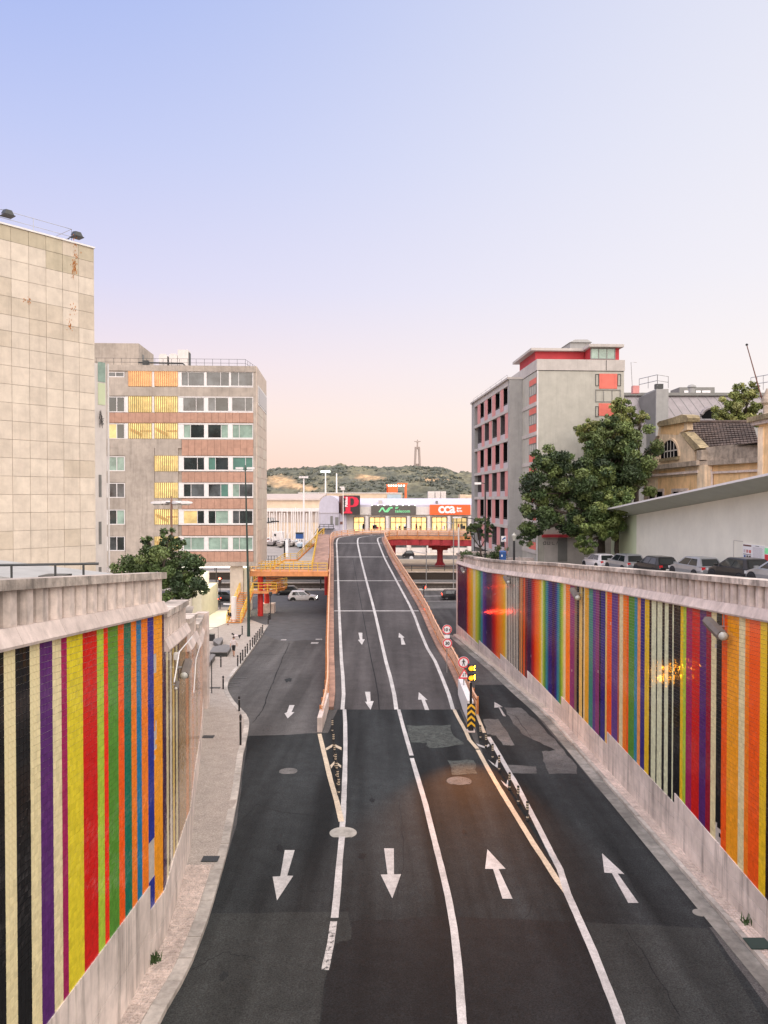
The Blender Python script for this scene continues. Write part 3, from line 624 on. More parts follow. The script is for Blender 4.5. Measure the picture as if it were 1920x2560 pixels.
def balustrade(C, L0, L1, corn, parent, pitch=.54, capw=1.15, fill=.68):
    """cornice stones, balusters and coping stones on top of the wall; corn(l) is the underside of the cornice"""
    n = max(1, round((L1-L0)/1.7))
    for i in range(n):
        l0, l1 = L0+(L1-L0)*i/n+.004+OFF, L0+(L1-L0)*(i+1)/n-.004+OFF; z0, z1 = corn(l0-OFF), corn(l1-OFF); mb = MB()
        prof = [(-.55,0),(.13,0),(.15,.05),(.02,.33),(-.55,.33)]; A = [C.pt(l0, o, z0+z) for o, z in prof]; B = [C.pt(l1, o, z1+z) for o, z in prof]
        mb.add(A+B, [(4,3,2,1,0),(5,6,7,8,9)]+[(k,(k+1)%5,5+(k+1)%5,5+k) for k in range(5)]); mb.build('cornice_stone', M['lime'], parent)
    n = max(1, round((L1-L0)/pitch)); w = (L1-L0)/n*fill
    for i in range(n):
        lc = L0+(L1-L0)*(i+.5)/n+OFF; z = corn(lc-OFF)+.332; s = (corn(lc-OFF+.1)-corn(lc-OFF))/.1; mb = MB(); h = .60
        pl = [(-w*.30,-.42),(-w/2,-.20),(-w*.46,-.09),(-w*.28,-.01),(w*.28,-.01),(w*.46,-.09),(w/2,-.20),(w*.30,-.42)]; nb = len(pl)
        A = [C.pt(lc+a, o, z+s*a) for a, o in pl]; B = [C.pt(lc+a, o, z+h+s*a) for a, o in pl]
        mb.add(A+B, [tuple(range(nb-1,-1,-1)), tuple(range(nb,2*nb))]+[(k,(k+1)%nb,nb+(k+1)%nb,nb+k) for k in range(nb)]); mb.build('baluster', M['baluster_stone'], parent)
    n = max(1, round((L1-L0)/capw))
    for i in range(n):
        l0, l1 = L0+(L1-L0)*i/n+.003+OFF, L0+(L1-L0)*(i+1)/n-.003+OFF; z0, z1 = corn(l0-OFF)+.934, corn(l1-OFF)+.934; mb = MB()
        seg_box(mb, C, l0, l1, -.52, .09, z0, z0+.17, 0, z1, z1+.17); mb.build('coping_stone', M['coping'], parent)
    # a thin slab behind the balusters, coloured dark for the shade in the gaps, keeps the parapet solid at its back
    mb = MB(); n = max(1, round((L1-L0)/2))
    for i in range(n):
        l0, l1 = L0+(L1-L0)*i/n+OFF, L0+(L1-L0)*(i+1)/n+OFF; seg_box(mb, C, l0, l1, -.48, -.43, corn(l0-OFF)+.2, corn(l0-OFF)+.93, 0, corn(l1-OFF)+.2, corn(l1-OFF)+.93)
    mb.build('parapet_back', M['gap_shade'], parent)
# --- right wall
def Rcorn(l): return float(np.interp(l, [0,12.5,18.6,26.7,33,39.5,48.2,56.8,64,69.8,72.6], [12.62,11.77,11.38,10.86,10.43,10.03,9.43,8.86,8.56,8.37,8.3]))
Rsegs = [(3,12.36,4.1,4.33),(12.36,18.9,4.33,4.71),(18.9,27.1,4.33,4.39),(27.1,36.17,3.79,3.69),(36.17,43.9,3.15,3.45),(43.9,52.6,2.86,2.86),(52.6,60.78,2.35,2.42),(60.78,72.4,2.02,1.95)]
def Rbot(l):
    for a, b, za, zb in Rsegs:
        if a <= l < b: return za+(zb-za)*(l-a)/(b-a)
    return 2
wr = thing('tile_wall', 'tall curving retaining wall on the right, striped tiles under a stone balustrade and parked cars', 'wall', (10.3, 20, 3), 'striped tile walls along the road')
wall_body(CR, 2, 72.6, Rcorn, wr)
tile_field(CR, R_STR, 8.0, 72.2, Rcorn, Rbot, wr, 300, lambda l, z: (15.27 < l < 15.6 and z < 5.05 and random.random() < .75))
base_stones(CR, Rsegs, wr, rows=3)
balustrade(CR, 3, 72.5, Rcorn, wr, .52, fill=.62)
mb = MB(); seg_box(mb, CR, 72.2+OFF, 72.6+OFF, -.55, .06, -.3, Rcorn(72.6)-.01); mb.build('end_pillar', M['lime'], wr)
mb = MB(); mb.box(8.4, 60, 79.0, 79.5, -.3, 9.0); mb.build('end_wall', M['lime'], wr)
# --- left wall
Lc1 = lambda l: 12.57-.082*(l-5.4)
Lc2 = lambda l: 10.90-.065*(l-12.9)
Lc3 = lambda l: 9.92-.12*(l-17.8)
Lc4 = lambda l: 8.45-.115*(l-25.9)
LSEC = [(-4, 12.75, Lc1), (12.8, 17.7, Lc2), (17.75, 25.8, Lc3), (25.85, 39.2, Lc4)]
Lsegs = [(-4,5.44,6.4,5.79),(5.44,11.3,5.79,5.27),(11.3,12.6,4.63,4.5),(12.6,14.4,4.5,4.65),(14.4,17,4.65,4.5),(17,21,4.5,4.05),(21,29,4.05,3.7),(29,39.2,3.7,2.9)]
def Lbot(l):
    for a, b, za, zb in Lsegs:
        if a <= l < b: return za+(zb-za)*(l-a)/(b-a)
    return 3
wl = thing('tile_wall', 'left retaining wall with broad bright tile stripes, beige stripes past its bend', 'wall', (-6, 18, 3), 'striped tile walls along the road')
def lskip(l, z):
    if 11.3 < l < 11.76 and 5.35 < z < 6.3: return True
    return 11.80 < l < 11.95 and (8.3 < z < 9.3 and random.random() < .6 or 10.6 < z < 11.0)
first = True
for a, b, cf in LSEC:
    wall_body(CL, a, b, cf, wl); balustrade(CL, a, b, cf, wl, .57 if first else .42)
    tile_field(CL, L_STR, max(a, -.5), b, cf, Lbot, wl, 300 if first else 0, lskip); first = False
base_stones(CL, Lsegs, wl, rows=2)
mb = MB(); q = CL.at(39.3+OFF); mb.cbox((q.x-.1, q.y+.3, 5.0), (.7,.7,6.2)); mb.build('end_pillar', M['lime'], wl)
# tufts of weeds at the foot of the left wall
def weeds(name, label, p, n, s):
    V, F, Cc = [], [], []
    for i in range(n):
        a = random.uniform(0, 6.28); r = random.uniform(0, s*.5); h = random.uniform(.3, 1)*s; x, y = p[0]+r*math.cos(a), p[1]+r*math.sin(a); w = s*.06; k = len(V); dx, dy = random.uniform(-.5,.5)*s, random.uniform(-.5,.5)*s
        V += [(x-w,y,p[2]),(x+w,y,p[2]),(x+dx*.6+w,y+dy*.6,p[2]+h*.7),(x+dx,y+dy,p[2]+h)]; F.append((k,k+1,k+2,k+3)); g_ = random.uniform(.7,1.2); Cc += [(.05*g_,.09*g_,.03*g_,1)]*4
    me = bpy.data.meshes.new(name); me.from_pydata(V, [], F); ca = me.color_attributes.new('Col','FLOAT_COLOR','POINT'); ca.data.foreach_set('color', np.array(Cc, np.float32).ravel()); me.materials.append(M['leaf'])
    tag(link(name, me), label, 'weeds')
weeds('weed_tuft', 'small green weed tuft at the foot of the left wall beside a base joint', (-5.86, 19.35, 3.26), 60, .32)
weeds('weed_tuft', 'dry weed sprig at the foot of the right wall near the green drain', (10.15, 21.3, 3.15), 22, .38)
# upper street behind the right wall, terrace behind the left one
us = MB(); ZS = lambda l: Rcorn(l)+.02
Lq = [2+i*2.0 for i in range(36)]
us.strip([CR.pt(l+OFF, -.5, ZS(l)) for l in Lq], [(60, CR.at(l+OFF).y, ZS(l)) for l in Lq]); upper_street = struct(us, 'upper_street', M['asphalt_plaza'])
def zs_at(Y): return ZS(float(np.interp(Y, [CR.at(l+OFF).y for l in Lq], Lq)))
us = MB()
for a, b, cf in LSEC[:2]: us.strip([CL.pt(a+OFF, -.5, cf(a)+.1), CL.pt(b+OFF, -.5, cf(b)+.1)], [(-60, CL.at(a+OFF).y, cf(a)+.1), (-60, CL.at(b+OFF).y, cf(b)+.1)])
us.strip([CL.pt(17.8+OFF+k*2.1, -.5, 9.6-.1*k) for k in range(11)], [(-60, CL.at(17.8+OFF+k*2.1).y, 9.6-.1*k) for k in range(11)])
struct(us, 'terrace', M['concrete'])
# wall lamps
def wall_lamp(C, l, z, label, group, S=1.0):
    q = C.at(l+OFF, .32); d = (C.at(l+OFF+.2)-C.at(l+OFF)); a = math.atan2(d.y, d.x); t = thing('wall_lamp', label, 'wall lamp', (q.x, q.y, z), group)
    n = (C.at(l+OFF, 1)-C.at(l+OFF)); c, s_ = math.cos(a), math.sin(a)
    def T(x, y, zz): x, y, zz = x*S, y*S, zz*S; return (q.x+x*d.normalized().x+y*n.x, q.y+x*d.normalized().y+y*n.y, z+zz)
    b = MB(T); prof = [(-.14,-.10),(.14,-.10),(.17,.02),(.09,.13),(-.09,.13),(-.17,.02)]
    A = [(.55, y, zz+.16) for y, zz in prof]; B = [(-.50, y*1.08, zz*1.05-.12) for y, zz in prof]
    b.add(A+B, [tuple(range(5,-1,-1)), tuple(range(6,12))]+[(k,(k+1)%6,6+(k+1)%6,6+k) for k in range(6)]); b.build('housing', M['lamp_body'], t)
    b = MB(T); V = [(-.52-.13*math.sin(ph), .145*math.cos(th)*math.cos(ph), -.12+.135*math.sin(th)*math.cos(ph)) for ph in (0,.5,1.0,1.5) for th in [k*math.pi/5 for k in range(10)]]
    b.add(V, [(i*10+k, i*10+(k+1)%10, (i+1)*10+(k+1)%10, (i+1)*10+k) for i in range(3) for k in range(10)]); b.build('lens', M['lens'], t, True)
    b = MB(T); b.tube([(.1,-.34,.05),(.1,-.1,.05)], .045); b.tube([(.1,-.30,.05),(.1,-.30,.7)], .02); b.build('bracket', M['steel'], t)
for l, z, lb in ((15.0,11.15,'floodlight on the right wall over orange stripes, nearest of its row'),(31.9,10.1,'floodlight on the right wall over black and yellow stripes, second nearest'),(49.0,9.05,'floodlight on the right wall above the thin black and white stripes'),(67.4,8.05,'farthest floodlight on the right wall beside its white end pillar')): wall_lamp(CR, l, z, lb, 'floodlights on the right wall')
for l, z, lb in ((14.7,10.0,'floodlight with a large lens on the left wall past its bend'),(12.9,9.95,'small floodlight under a white conduit on the left wall corner')): wall_lamp(CL, l, z, lb, 'floodlights on the left wall', .8 if l > 14 else .32)
t = thing('conduit_pipe', 'white conduit pipe running up under the left wall cornice past the bend', 'pipe', CL.pt(14+OFF, .1, 9.5))
b = MB(); b.tube([CL.pt(13.1+OFF,.22,10.0), CL.pt(14.2+OFF,.2,10.62), CL.pt(17.5+OFF,.2,10.47)], .02, 8); b.build('pipe', M['white'], t)
b = MB(); b.tube([CL.pt(17.9+OFF,.2,8.5), CL.pt(19.5+OFF,.2,9.3), CL.pt(25.5+OFF,.2,8.8)], .018, 8); b.build('pipe', M['white'], t)
b = MB(); p_ = CL.pt(14.2+OFF,.12,10.5); b.cbox(p_, (.12,.14,.2)); b.build('junction_box', M['white'], t)
# ============================================================ viaduct ramp
LN_L = [RP(u, v) for u, v in [(859,1757),(859,1713),(853.4,1650),(848,1529),(845.5,1455),(843.3,1393.6),(841,1357)]]
LN_C = [RP(u, v) for u, v in [(990,1757),(977.6,1700),(963.7,1650),(936.6,1529),(916.7,1455),(901,1393.6),(893,1357.5)]]
LN_R = [RP(u, v) for u, v in [(1128,1757),(1121,1734),(1090,1656),(1079.5,1644),(1058,1600),(1032.5,1529),(992.7,1455),(960,1393.6),(944,1355)]]
def lx(P, y): return float(np.interp(y, [p[1] for p in P], [p[0] for p in P]))
YA = [47,50,54,58,62,68,74,80,86,92,98,104,110,116,122,128,133,138,141]
def rzz(y): return rz_(y)+(.02*max(0, y-110)*.4 if y < 141 else .25)
XC, YC = lx(LN_R, 141)+.9+4.0, 141.0
def path(offL):
    """points along the viaduct: offL(y) gives x on the straight ramp; the same lane keeps its radius in the bend, then runs right"""
    P = [(offL(y), y, rzz(y)) for y in YA]; r = XC-P[-1][0]
    for k in range(1, 15):
        ph = math.pi-math.radians(105)*k/14; P.append((XC+r*math.cos(ph), YC+r*math.sin(ph), rzz(141)+.25*min(1, k/7)))
    e = P[-1]; hd = (math.sin(math.radians(75)), -math.cos(math.radians(75)))
    for k in (4,8,12,16,20,24,28,32,40,48,56): P.append((e[0]+hd[0]*k, e[1]+hd[1]*k, e[2]))
    return P
PE_L, PE_R = path(lambda y: lx(LN_L, y)-.55), path(lambda y: lx(LN_R, y)+.75)
PO_L, PO_R = path(lambda y: lx(LN_L, y)-.95), path(lambda y: lx(LN_R, y)+1.15)
up = lambda P, d: [(x, y, z+d) for x, y, z in P]
vd = thing('viaduct', 'two lane viaduct ramp with salmon guard rails rising and bending right over the railway', 'viaduct', (0, 100, 3))
mb = MB(); mb.strip(up(PE_L, .012), up(PE_R, .012)); deck = mb.build('deck', M['asphalt_ramp'], vd, fix=False)
# lane paint on the deck
def dline(P0, w, name='lane_line', m='paint'):
    P = path(lambda y: lx(P0, y)); A, B = [], []
    for i, p in enumerate(P):
        d = Vector(P[min(i+1,len(P)-1)])-Vector(P[max(i-1,0)]); nn = Vector((-d.y, d.x, 0)).normalized()*w/2; q = Vector(p)+Vector((0,0,.02)); A.append(tuple(q+nn)); B.append(tuple(q-nn))
    mb = MB(); mb.strip(A, B); mb.build(name, M[m], deck, fix=False)
dline(LN_L, .24); dline(LN_C, .25); dline(LN_R, .24)
for y in (76.8, 95.2, 117.0, 134.0):
    mb = MB(); a, b = lx(LN_L, y)-.5, lx(LN_R, y)+.6; mb.add([(a,y-.16,rzz(y-.16)+.022),(b,y-.16,rzz(y-.16)+.022),(b,y+.16,rzz(y+.16)+.022),(a,y+.16,rzz(y+.16)+.022)], [(0,1,2,3)]); mb.build('expansion_joint', M['paint'], deck, fix=False)
mb = MB()
for f in (.32,):
    pts = [(lx(LN_L, y)*(1-f)+lx(LN_C, y)*f+1.2, y, rzz(y)+.016) for y in YA if y < 120]; mb.strip([(x-.03, y, z) for x, y, z in pts], [(x+.03, y, z) for x, y, z in pts])
mb.build('seam', M['asphalt_dark'], deck, fix=False)
RPf = lambda u, v, up_: RP(u, v, .024)
for pts in ([k7(*p) for p in [(720,298),(750,298),(752,352),(770,352),(752,402),(720,355),(732,355)]],[k7(*p) for p in [(1030,300),(1080,345),(1065,343),(1090,403),(1065,402),(1045,343),(1026,343)]],
    [k2(*p) for p in [(708,1470),(735,1470),(735,1515),(752,1516),(732,1553),(705,1520),(718,1517)]],[k2(*p) for p in [(988,1470),(1027,1503),(1015,1505),(1033,1552),(1005,1552),(1000,1505),(985,1503)]],
    [k2(*p) for p in [(637,950),(648,950),(648,963),(656,963),(645,978),(632,963),(638,963)]],[k2(*p) for p in [(800,922),(815,936),(810,936),(818,948),(806,948),(801,936),(792,936)]],[k2(*p) for p in [(640,797),(655,797),(650,808),(635,808)]],[k2(*p) for p in [(785,794),(805,793),(800,799),(775,800)]]):
    flat('lane_arrow', pts, 'paint', 0, deck, RPf)
# structure: parapet kerbs, fascia, girders, filled foot, piers
for PI, PO in ((PE_L, PO_L), (PE_R, PO_R)):
    mb = MB(); n = len(PI)
    for i in range(n-1):
        a, b, c, d = PI[i], PO[i], PO[i+1], PI[i+1]; mb.hexa([(a[0],a[1],a[2]-.3),(b[0],b[1],b[2]-.3),(c[0],c[1],c[2]-.3),(d[0],d[1],d[2]-.3),(a[0],a[1],a[2]+.17),(b[0],b[1],b[2]+.17),(c[0],c[1],c[2]+.17),(d[0],d[1],d[2]+.17)])
    mb.build('edge_kerb', M['rust_strip'], vd)
def extr(P, o, z0, z1, m, name, i0=0, i1=None, th=.12, sgn=1):
    i1 = i1 or len(P); mb = MB(); Q = P[i0:i1]
    for a, b in zip(Q, Q[1:]):
        d = (Vector(b)-Vector(a)); nn = Vector((-d.y, d.x, 0)).normalized()*sgn
        p = [Vector(a)+nn*o, Vector(b)+nn*o, Vector(b)+nn*(o+th), Vector(a)+nn*(o+th)]
        mb.hexa([tuple(q+Vector((0,0,z0 if not callable(z0) else z0(q)))) for q in p]+[tuple(q+Vector((0,0,z1))) for q in p])
    return mb.build(name, M[m], vd)
gfun = lambda q: max(-1.15, gz(q.y)-.3-q.z) if q.y < 68 else -1.15
extr(PO_L, 0, gfun, .1, 'orange_paint', 'fascia', 0, None, .1, 1); extr(PO_R, 0, -.55, .1, 'orange_paint', 'fascia', 0, None, .1, -1)
extr(PO_R, -.3, lambda q: gfun(q)-(.55 if q.y > 120 else 0), -.55, 'girder_red', 'girder', 0, None, .2, -1)
mb = MB()
for i in range(len(PE_L)-1):
    a, b, c, d = PE_L[i], PE_R[i], PE_R[i+1], PE_L[i+1]; zz = lambda p: p[2]-.9 if p[1] > 68 else min(p[2]-.15, max(p[2]-.9, gz(p[1])-.4))
    mb.hexa([(a[0],a[1],zz(a)),(b[0],b[1],zz(b)),(c[0],c[1],zz(c)),(d[0],d[1],zz(d)),(a[0],a[1],a[2]-.02),(b[0],b[1],b[2]-.02),(c[0],c[1],c[2]-.02),(d[0],d[1],d[2]-.02)])
mb.build('deck_slab', M['girder_red'], vd)
# stiffeners on the red girder of the right branch, each a panel of its own
for i in range(14):
    Q = PO_R[len(YA)+13:]; t = 1.2+i*2.0; k = 0
    a, e = Vector(PO_R[len(YA)+13]), Vector(PO_R[-1]); d = (e-a).normalized(); nn = Vector((d.y, -d.x, 0)); p = a+d*t
    mb = MB(); w = .75; q = [p-d*w+nn*.02, p+d*w+nn*.02, p+d*w+nn*.12, p-d*w+nn*.12]; mb.hexa([tuple(x+Vector((0,0,-1.62))) for x in q]+[tuple(x+Vector((0,0,-.58))) for x in q]); mb.build('girder_panel', M['girder_red'], vd)
def pier(x, y, zt, zb, w=1.1):
    mb = MB(); mb.lathe((x, y, zb), [(w*1.0,0),(w*.95,.35),(w*.6,.9),(w*.52,1.6),(w*.52,zt-zb-1.6),(w*.62,zt-zb-1.1)], 14); mb.cbox((x, y, zt-.45), (4.4,1.5,.9), -.26); mb.cbox((x, y, zt-1.0), (3.0,1.3,.5), -.26); mb.build('pier', M['girder_red'], vd, False)
pier(10.9, 149.4, 6.45, ZF-.05); pier(26, 145, 6.45, ZF-.05)
mb = MB(); mb.cbox((-.2, 148, 4.2), (4.2, 3.0, 4.4), .3); mb.build('abutment', M['girder_red'], vd)
for y in (72, 88, 128): 
    x = (lx(LN_L, y)+lx(LN_R, y))/2; mb = MB(); mb.lathe((x, y, gz(y)-.1), [(.7,0),(.7,rzz(y)-gz(y)-.9)], 12); mb.build('pier', M['girder_red'], vd)
# guard rails: posts one by one, rails as long pieces
def guard(P, sgn, name, y0=None):
    Q = [Vector(p) for p in P]; 
    if y0 is not None:
        f = Q[0]+(Q[0]-Q[1]).normalized()*(Q[0].y-y0); f.z = gz(y0)+.02; Q = [f]+Q
    for z0, z1, th in ((.28,.56,.07),(.66,.84,.06),(1.0,1.12,.10)):
        mb = MB()
        for a, b in zip(Q, Q[1:]):
            d = b-a; nn = Vector((-d.y, d.x, 0)).normalized()*sgn; p = [a+nn*.05, b+nn*.05, b+nn*(.05+th), a+nn*(.05+th)]
            mb.hexa([tuple(q+Vector((0,0,z0))) for q in p]+[tuple(q+Vector((0,0,z1))) for q in p])
        mb.build('rail', M['rail_paint'], vd)
    tot = 0; s = 0; nxt = .4; pm = MB(); pm.box(-.05,.05,-.07,.07,-.1,1.06); me = pm.mesh('rail_post', M['orange_paint'])
    for a, b in zip(Q, Q[1:]):
        Ls = (b-a).length
        while nxt < tot+Ls:
            p = a+(b-a)*((nxt-tot)/Ls); d = b-a; nn = Vector((-d.y, d.x, 0)).normalized()*sgn; p = p+nn*.2
            link('rail_post', me, vd, tuple(p), (0, 0, math.atan2(d.y, d.x)))
            nxt += 2.0
        tot += Ls
guard(PO_L, 1, 'l', 43.2); guard(PO_R, -1, 'r', 45.5)
x, y, z = G(822, 1828); mb = MB(); mb.box(x-.62, x-.36, y-.2, y+5.2, z-.1, z+.8); mb.build('end_block', M['lime'], vd)
x, y, z = G(1170, 1805); mb = MB(); mb.box(x+.0, x+.35, y+.3, y+6.0, z-.1, z+1.15); mb.build('end_block', M['white'], vd)
# ============================================================ yellow footbridge beside the ramp
fb = thing('footbridge', 'yellow footbridge on red columns with stairs, joining the ramp beside the office block', 'footbridge', (-13, 95, 0))
FZ = 6.15; FX1 = lx(LN_L, 95)-1.2
mb = MB(); mb.box(-17.4, FX1, 94.2, 97.2, FZ-.25, FZ); mb.build('walkway', M['orange_paint'], fb)
mb = MB(); mb.box(-17.4, FX1, 94.0, 94.18, FZ-.55, FZ+.02); mb.build('edge_beam', M['orange_paint'], fb)
def handrail(A, B, name='handrail', h=1.05, nb=2, post=1.15, m='yellow_paint', par=fb, r=.035):
    A, B = Vector(A), Vector(B); mb = MB()
    for k in range(nb+1): mb.tube([A+Vector((0,0,h*(k+1)/(nb+1))), B+Vector((0,0,h*(k+1)/(nb+1)))], r if k < nb else r*1.4, 5)
    mb.build(name, M[m], par); n = max(1, round((B-A).length/post))
    for i in range(n+1):
        p = A+(B-A)*i/n; mb = MB(); mb.tube([p, p+Vector((0,0,h))], r*1.3, 5); mb.build(name+'_post', M[m], par)
handrail((-17.4,94.2,FZ),(FX1-.1,94.2,FZ)); handrail((-17.4,97.1,FZ),(FX1-2.2,97.1,FZ))
for x, y, z1 in ((-15.35,95.2,FZ-.25),(-15.0,98.2,4.1),(-8.9,119,5.9)):
    mb = MB(); zb = gz(y) if y < 104 else .1; mb.lathe((x, y, zb), [(.34,0),(.34,z1-zb-.3),(.6,z1-zb-.02)], 14); mb.build('column', M['red_paint'], fb, False)
mb = MB(); mb.box(-15.6, -14.0, 97.6, 99.0, gz(98), gz(98)+1.5); mb.build('plinth', M['lime'], fb)
# ramp walkway along the viaduct
w0, w1 = Vector((FX1-2.1, 95.5, FZ)), Vector((lx(LN_L,132)-3.2, 132, 9.0)); wv = Vector((2.0,0,0))
mb = MB(); mb.hexa([tuple(w0-Vector((0,0,.2))), tuple(w0+wv-Vector((0,0,.2))), tuple(w1+wv-Vector((0,0,.2))), tuple(w1-Vector((0,0,.2))), tuple(w0), tuple(w0+wv), tuple(w1+wv), tuple(w1)]); mb.build('sloping_walkway', M['rust_strip'], fb)
handrail(w0, w1, post=1.8)
# stairs on the far side
def stair(A, B, w, n, par, m='stair_orange', wd=(0,1,0), rails=True):
    A, B = Vector(A), Vector(B); wd = Vector(wd)*w
    for i in range(n):
        p = A+(B-A)*((i+.5)/n); d = (B-A)/n; dh = Vector((d.x, d.y, 0)); mb = MB(); q = [p-dh*.5, p+dh*.5, p+dh*.5+wd, p-dh*.5+wd]
        mb.hexa([tuple(x-Vector((0,0,.06))) for x in q]+[tuple(x) for x in q]); mb.build('stair_tread', M[m], par)
    for o in (Vector((0,0,0)), wd):
        mb = MB(); a, b = A+o, B+o; nn = wd.normalized()*.04; mb.hexa([tuple(a-nn-Vector((0,0,.3))), tuple(b-nn-Vector((0,0,.3))), tuple(b+nn-Vector((0,0,.3))), tuple(a+nn-Vector((0,0,.3))), tuple(a-nn), tuple(b-nn), tuple(b+nn), tuple(a+nn)]); mb.build('stringer', M[m], par)
        if rails: handrail(a, b, par=par)
stair((lx(LN_L,133)-2.2,132.2,9.0), (-15.0,132.2,4.6), 1.8, 20, fb); stair((-17.2,132.2,4.6), (-22.5,132.2,1.0), 1.8, 16, fb)
mb = MB(); mb.box(-17.2,-15.0,132.2,134,4.4,4.6); mb.build('landing', M['orange_paint'], fb); handrail((-17.2,132.2,4.6),(-15,132.2,4.6))
stair((-15.9,93.2,gz(92)+3.4), (-16.6,88.6,gz(89)+.15), 1.6, 14, fb, wd=(-1,0,0)); mb = MB(); mb.box(-17.6,-13.2,94.0,96.0,gz(94)+3.1,gz(94)+3.35); mb.build('landing', M['orange_paint'], fb); handrail((-17.6,94.1,gz(94)+3.35),(-13.2,94.1,gz(94)+3.35))
stair((-14.0,95.8,gz(94)+3.35), (-12.6,97.8,gz(94)+3.4), 1.7, 3, fb); 
for k in range(7):
    mb = MB(); mb.box(-14.9+.01*k, -12.7, 96.3, 96.4, gz(94)+3.5+k*.25, gz(94)+3.62+k*.25); mb.build('stair_tread', M['stair_orange'], fb)
# ============================================================ railway, fences
def fence(name, label, A, B, h, post, m, nr=3, cat='fence', z=0.0):
    t = thing(name, label, cat, A); A, B = Vector(A), Vector(B); n = max(1, round((B-A).length/post))
    for k in range(nr):
        mb = MB(); zz = Vector((0,0,h*(k+1)/nr-.03)); mb.tube([A+zz, B+zz], .05, 4); mb.build('fence_rail', M[m], t)
    pm = MB(); pm.box(-.05,.05,-.05,.05,0,h+.05); me = pm.mesh('fence_post', M[m])
    for i in range(n+1): link('fence_post', me, t, tuple(A+(B-A)*i/n))
    return t
t = thing('railway_wall', 'low brown wall between the avenue pavement and the railway', 'wall', (0,128.6,0)); mb = MB(); mb.box(-150,150,128.45,128.8,.0,.95); mb.build('wall_body', M['bark'], t); mb = MB(); mb.box(-150,150,128.4,128.85,.95,1.06); mb.build('wall_cap', M['concrete'], t)
t = thing('platform_wall', 'dark retaining wall on the far side of the railway under the verge', 'wall', (0,138.3,0)); mb = MB(); mb.box(-150,150,138.1,138.44,.4,1.86); mb.build('wall_body', M['bark'], t); mb = MB(); mb.box(-150,150,138.0,138.46,1.86,2.0); mb.build('wall_cap', M['concrete_lt'], t)
for y in (130.6,132.1,134.6,136.1):
    mb = MB(); mb.box(-150,150,y-.06,y+.06,.55,.75); tag(mb.build('railway_rail', M['steel']), kind='structure')
fence('railing', 'dark rail fence along the verge above the railway, right of the ramp', (2.0,139.2,ZF), (26,139.2,ZF), 1.0, 3, 'dark_metal', 2)
fence('railing', 'dark rail fence beyond the tracks, left of the ramp behind the footbridge', (-40,139.0,ZF), (-12,139.0,ZF), 1.1, 3, 'dark_metal', 3)
fence('railing', 'grey picket fence before the marina car park', (-36,158,ZF), (-22,158,ZF), 1.4, .6, 'dark_metal', 2)
for x in (-10.5,-9.2): 
    t = thing('signal_mast', 'dark railway signal mast beside the tracks, %s of a pair' % ('left' if x < -10 else 'right'), 'mast', (x,127.2,0)); mb = MB(); mb.tube([(x,127.2,.1),(x,127.2,4.4)],.11,8); mb.build('pole', M['dark_metal'], t); mb = MB(); mb.box(x-.5,x+.5,127.0,127.4,4.3,4.9); mb.build('signal_box', M['dark_metal'], t)
for x, y, h, lb in ((7.0,127,7,'thin grey catenary mast right of the ramp'),(11.6,128,12,'tall thin mast before the red pier')):
    t = thing('catenary_mast', lb, 'mast', (x,y,0)); mb = MB(); mb.tube([(x,y,.1),(x,y,h)],.09,6); mb.build('pole', M['steel'], t); mb = MB(); mb.tube([(x,y,h-1),(x-2.2,y+2,h-.7)],.05,5); mb.build('arm', M['steel'], t)
# ============================================================ buildings
def rect(fr, cp, x0, y0, x1, y1, b0, b1, m, name, parent, grow=0.0):
    u0, v0 = cp(x0, y0); u1, v1 = cp(x1, y1); um, vm = (u0+u1)/2, (v0+v1)/2
    a0, a1 = fr.pix(u0, vm, b0)[0]-grow, fr.pix(u1, vm, b0)[0]+grow; z1, z0 = fr.pix(um, v0, b0)[1]+grow, fr.pix(um, v1, b0)[1]-grow
    mb = MB(fr); mb.box(a0, a1, b0, b1, z0, z1); return mb.build(name, M[m], parent)
def window(fr, a0, a1, z0, z1, b, parent, glass, fm='white', splits=(), fw=.08, d=.14, name='window'):
    mb = MB(fr); s = .003
    for q in ((a0,a0+fw,z0,z1),(a1-fw,a1,z0,z1),(a0+fw+s,a1-fw-s,z0,z0+fw),(a0+fw+s,a1-fw-s,z1-fw,z1)): mb.box(q[0],q[1],b,b+d,q[2],q[3])
    xs = [a0+fw]+[a0+(a1-a0)*t for t in splits]+[a1-fw]
    for x in xs[1:-1]: mb.box(x-fw*.45,x+fw*.45,b+.01,b+d,z0+fw+s,z1-fw-s)
    w = mb.build(name, M[fm], parent)
    for i, (p, q) in enumerate(zip(xs, xs[1:])):
        gm = glass[i % len(glass)] if isinstance(glass, (list, tuple)) else glass
        mb = MB(fr); mb.box(p, q, b+d*.6, b+d*.6+.03, z0+fw*.9, z1-fw*.9); mb.build('pane', M[gm], w)
    return w
def wrect(fr, cp, x0, y0, x1, y1, b, parent, glass, **kw):
    u0, v0 = cp(x0, y0); u1, v1 = cp(x1, y1); um, vm = (u0+u1)/2, (v0+v1)/2
    return window(fr, fr.pix(u0, vm, b)[0], fr.pix(u1, vm, b)[0], fr.pix(um, v1, b)[1], fr.pix(um, v0, b)[1], b, parent, glass, **kw)
def railing_on(fr, pts, h, post, m, par, r=.025, nb=2):
    for (a0,b0,z0),(a1,b1,z1) in zip(pts, pts[1:]):
        A, B = Vector(fr(a0,b0,z0)), Vector(fr(a1,b1,z1)); mb = MB()
        for k in range(nb): mb.tube([A+Vector((0,0,h*(k+1)/nb)), B+Vector((0,0,h*(k+1)/nb))], r, 4)
        n = max(1, round((B-A).length/post))
        for i in range(n+1): p = A+(B-A)*i/n; mb.tube([p, p+Vector((0,0,h))], r, 4)
        mb.build('railing', M[m], par)
